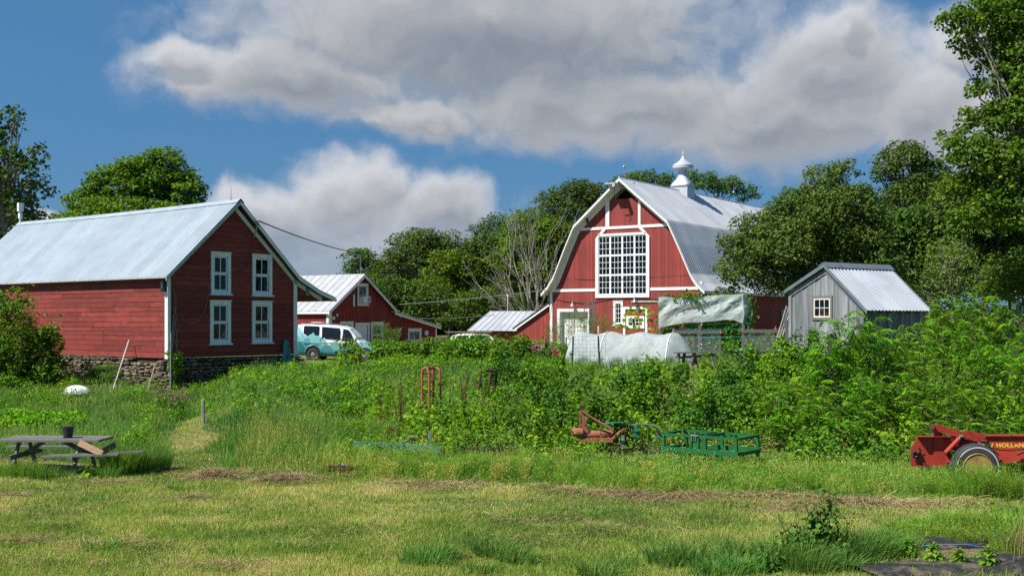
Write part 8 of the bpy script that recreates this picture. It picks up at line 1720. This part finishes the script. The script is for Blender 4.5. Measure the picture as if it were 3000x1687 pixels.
def squash():
    d = 50; b = gp(1600, d); root = empty('squash_vine', b, 0, 'climbing squash vine with big heart leaves before the stable door', 'vine'); v = Veg(820); r = v.r; m = MB()
    Pz = lambda zx, zy: at((zx / 5.152 + 1500) / 1.1646, (zy / 5.152 + 820) / 1.1646, d) - b
    path = [(2150, 770), (2100, 640), (2060, 520), (1990, 400), (1880, 385), (1700, 395), (1500, 410), (1250, 440)]
    m.tube([Pz(*p) for p in path], .012, 4); m.tube([Pz(1560, 680), Pz(1640, 670), Pz(1720, 700), Pz(1800, 740)], .012, 4); m.tube([Pz(1830, 760), Pz(1830, 640), Pz(1800, 560)], .012, 4)
    for zx, zy in ((1780, 420), (1770, 475), (1835, 500), (1900, 470), (1985, 480), (2010, 390), (2040, 430), (2080, 500), (2120, 490), (2070, 540), (2060, 620), (2110, 610), (2080, 730), (2130, 740), (1780, 590), (1830, 640), (1860, 580), (1910, 560), (1960, 600), (1940, 670), (1580, 690), (1620, 690), (1650, 680), (1700, 720), (1740, 710), (1790, 745), (1850, 720), (1920, 715), (1990, 750), (1700, 540), (1680, 600), (1990, 530)):
        p = np.array(Pz(zx + r.uniform(-12, 12), zy + r.uniform(-10, 10))); a = r.random() * 6.28; L = r.uniform(.17, .27); A = np.array([[math.cos(a) * .5, -.3, -.6]]); N = np.array([[r.normal() * .4, -1, .7]]); v.leaves(p[None] - A * L * .5, A, N, L, L * .9, .35 + r.random() * .5)
    m.build('stem', 'stem_green', root); v.build('leaves', 'leaf_vine', root)
squash()
# grass and weeds round the table legs
for i, (px, d, rad, n, h, lab) in enumerate(((60, 23.3, .35, 300, .38, 'weedy grass tuft at the left table legs'), (110, 22.9, .3, 260, .34, 'weedy grass tuft before the left table legs'), (150, 23.1, .3, 160, .2, 'low grass under the picnic table middle'), (300, 23.6, .35, 520, .62, 'tall grass clump right of the broken bench'), (345, 23.9, .4, 520, .62, 'tallest grass clump between picnic table and path'), (265, 23.3, .3, 260, .3, 'grass tuft below the broken bench end'), (20, 23.4, .3, 200, .3, 'grass tuft at the far left under the table top'), (385, 24.2, .35, 460, .6, 'outer grass clump beside the mown path'))):
    v = Veg(840 + i); b = gp(px, d); tuft(v, (b.x, b.y), rad, n, h, .012, .42, 0, .6, .1); tag(place(v.build('grass_clump', 'grass_tall' if i % 3 else 'grass_weed'), b), lab, 'grass clump')
# broad leaved herbs mixed through the grass slope
def herbs():
    v = Veg(860); r = v.r
    for i in range(1200):
        d = r.uniform(25, 44); px = r.uniform(-60, 1500); x = (px - CX) / F * d
        if N2.fbm(x, d, .5, 2) < .46 or (d < 33 and 380 < px < 620) or (px < 330 and d < 37) or (745 < px < 960 and d > 40): continue
        b = gp(px, d); s = r.uniform(.12, .36); v.puff((b.x, b.y, b.z + r.uniform(.12, .38)), (s, s, s * .7), int(34 * (s / .2) ** 1.5), r.uniform(.05, .09), .45 + r.uniform(-.25, .3), 1 if r.random() < .3 else 0, .35, .5, asp=.6)
    for i in range(170):     # bushier yellow green mounds low on the slope
        d = r.uniform(29, 42); px = r.uniform(600, 1120); x = (px - CX) / F * d
        if N1.fbm(x, d, .45, 2) < .46 or (745 < px < 960 and d > 39.5): continue
        b = gp(px, d); s = r.uniform(.25, .5); v.puff((b.x, b.y, b.z + s * .55), (s, s, s * .75), int(80 * (s / .35) ** 1.6), r.uniform(.08, .12), .45 + r.uniform(-.3, .25), 1 if r.random() < .4 else 0, .3, .5, asp=.7)
    tag(v.build('herbs', ['leaf_bramble', 'leaf_vine']), 'scattered broad leaved herbs in the grass slope', 'herbs', kind='stuff')
herbs()

# weeds and straw that break up the black film and hide the spreader wheel foot
for i, (px, d, rad, n, hh, lab) in enumerate(((2440, 20.6, .42, 520, .58, 'pale weed clump in front of the spreader tyre'), (2500, 20.5, .40, 520, .60, 'second pale weed clump right of the tyre centre'), (2545, 20.4, .4, 360, .4, 'weed clump at the right edge below the spreader'), (2340, 20.9, .4, 300, .30, 'low weed clump below the spreader end panel'), (2225, 15.6, .35, 360, .34, 'long grass clump left of the black mulch'), (2260, 15.9, .3, 260, .30, 'long grass at the mulch end'), (2440, 16.4, .3, 260, .26, 'grass growing over the upper mulch strip'), (2330, 16.9, .4, 300, .26, 'bright weeds behind the upper mulch strip'), (2420, 17.3, .5, 360, .30, 'bright weeds at the right behind the mulch'), (2560, 15.6, .35, 320, .40, 'grass clump at the right edge of the mulch beds'))):
    v = Veg(880 + i); b = gp(px, d); tuft(v, (b.x, b.y), rad, n, hh, .009, .55, 0, .8, .05); r = v.r; m_ = n * 3; a = r.random(m_) * 6.28; q = rad * np.sqrt(r.random(m_)); x = b.x + q * np.cos(a); y = b.y + q * np.sin(a)
    v.leaves(np.stack([x, y, terrain(x, y) + hh * r.random(m_) ** .7], 1), r.normal(size=(m_, 3)) + np.array([0, 0, .4]), np.array([[0, 0, 1.]]) + r.normal(size=(m_, 3)) * .5, r.uniform(.02, .05, m_), r.uniform(.008, .018, m_), .5 + r.normal(0, .2, m_))
    tag(place(v.build('weed_clump', 'grass_weed' if i != 4 else 'grass_tall'), b), lab, 'weed clump')
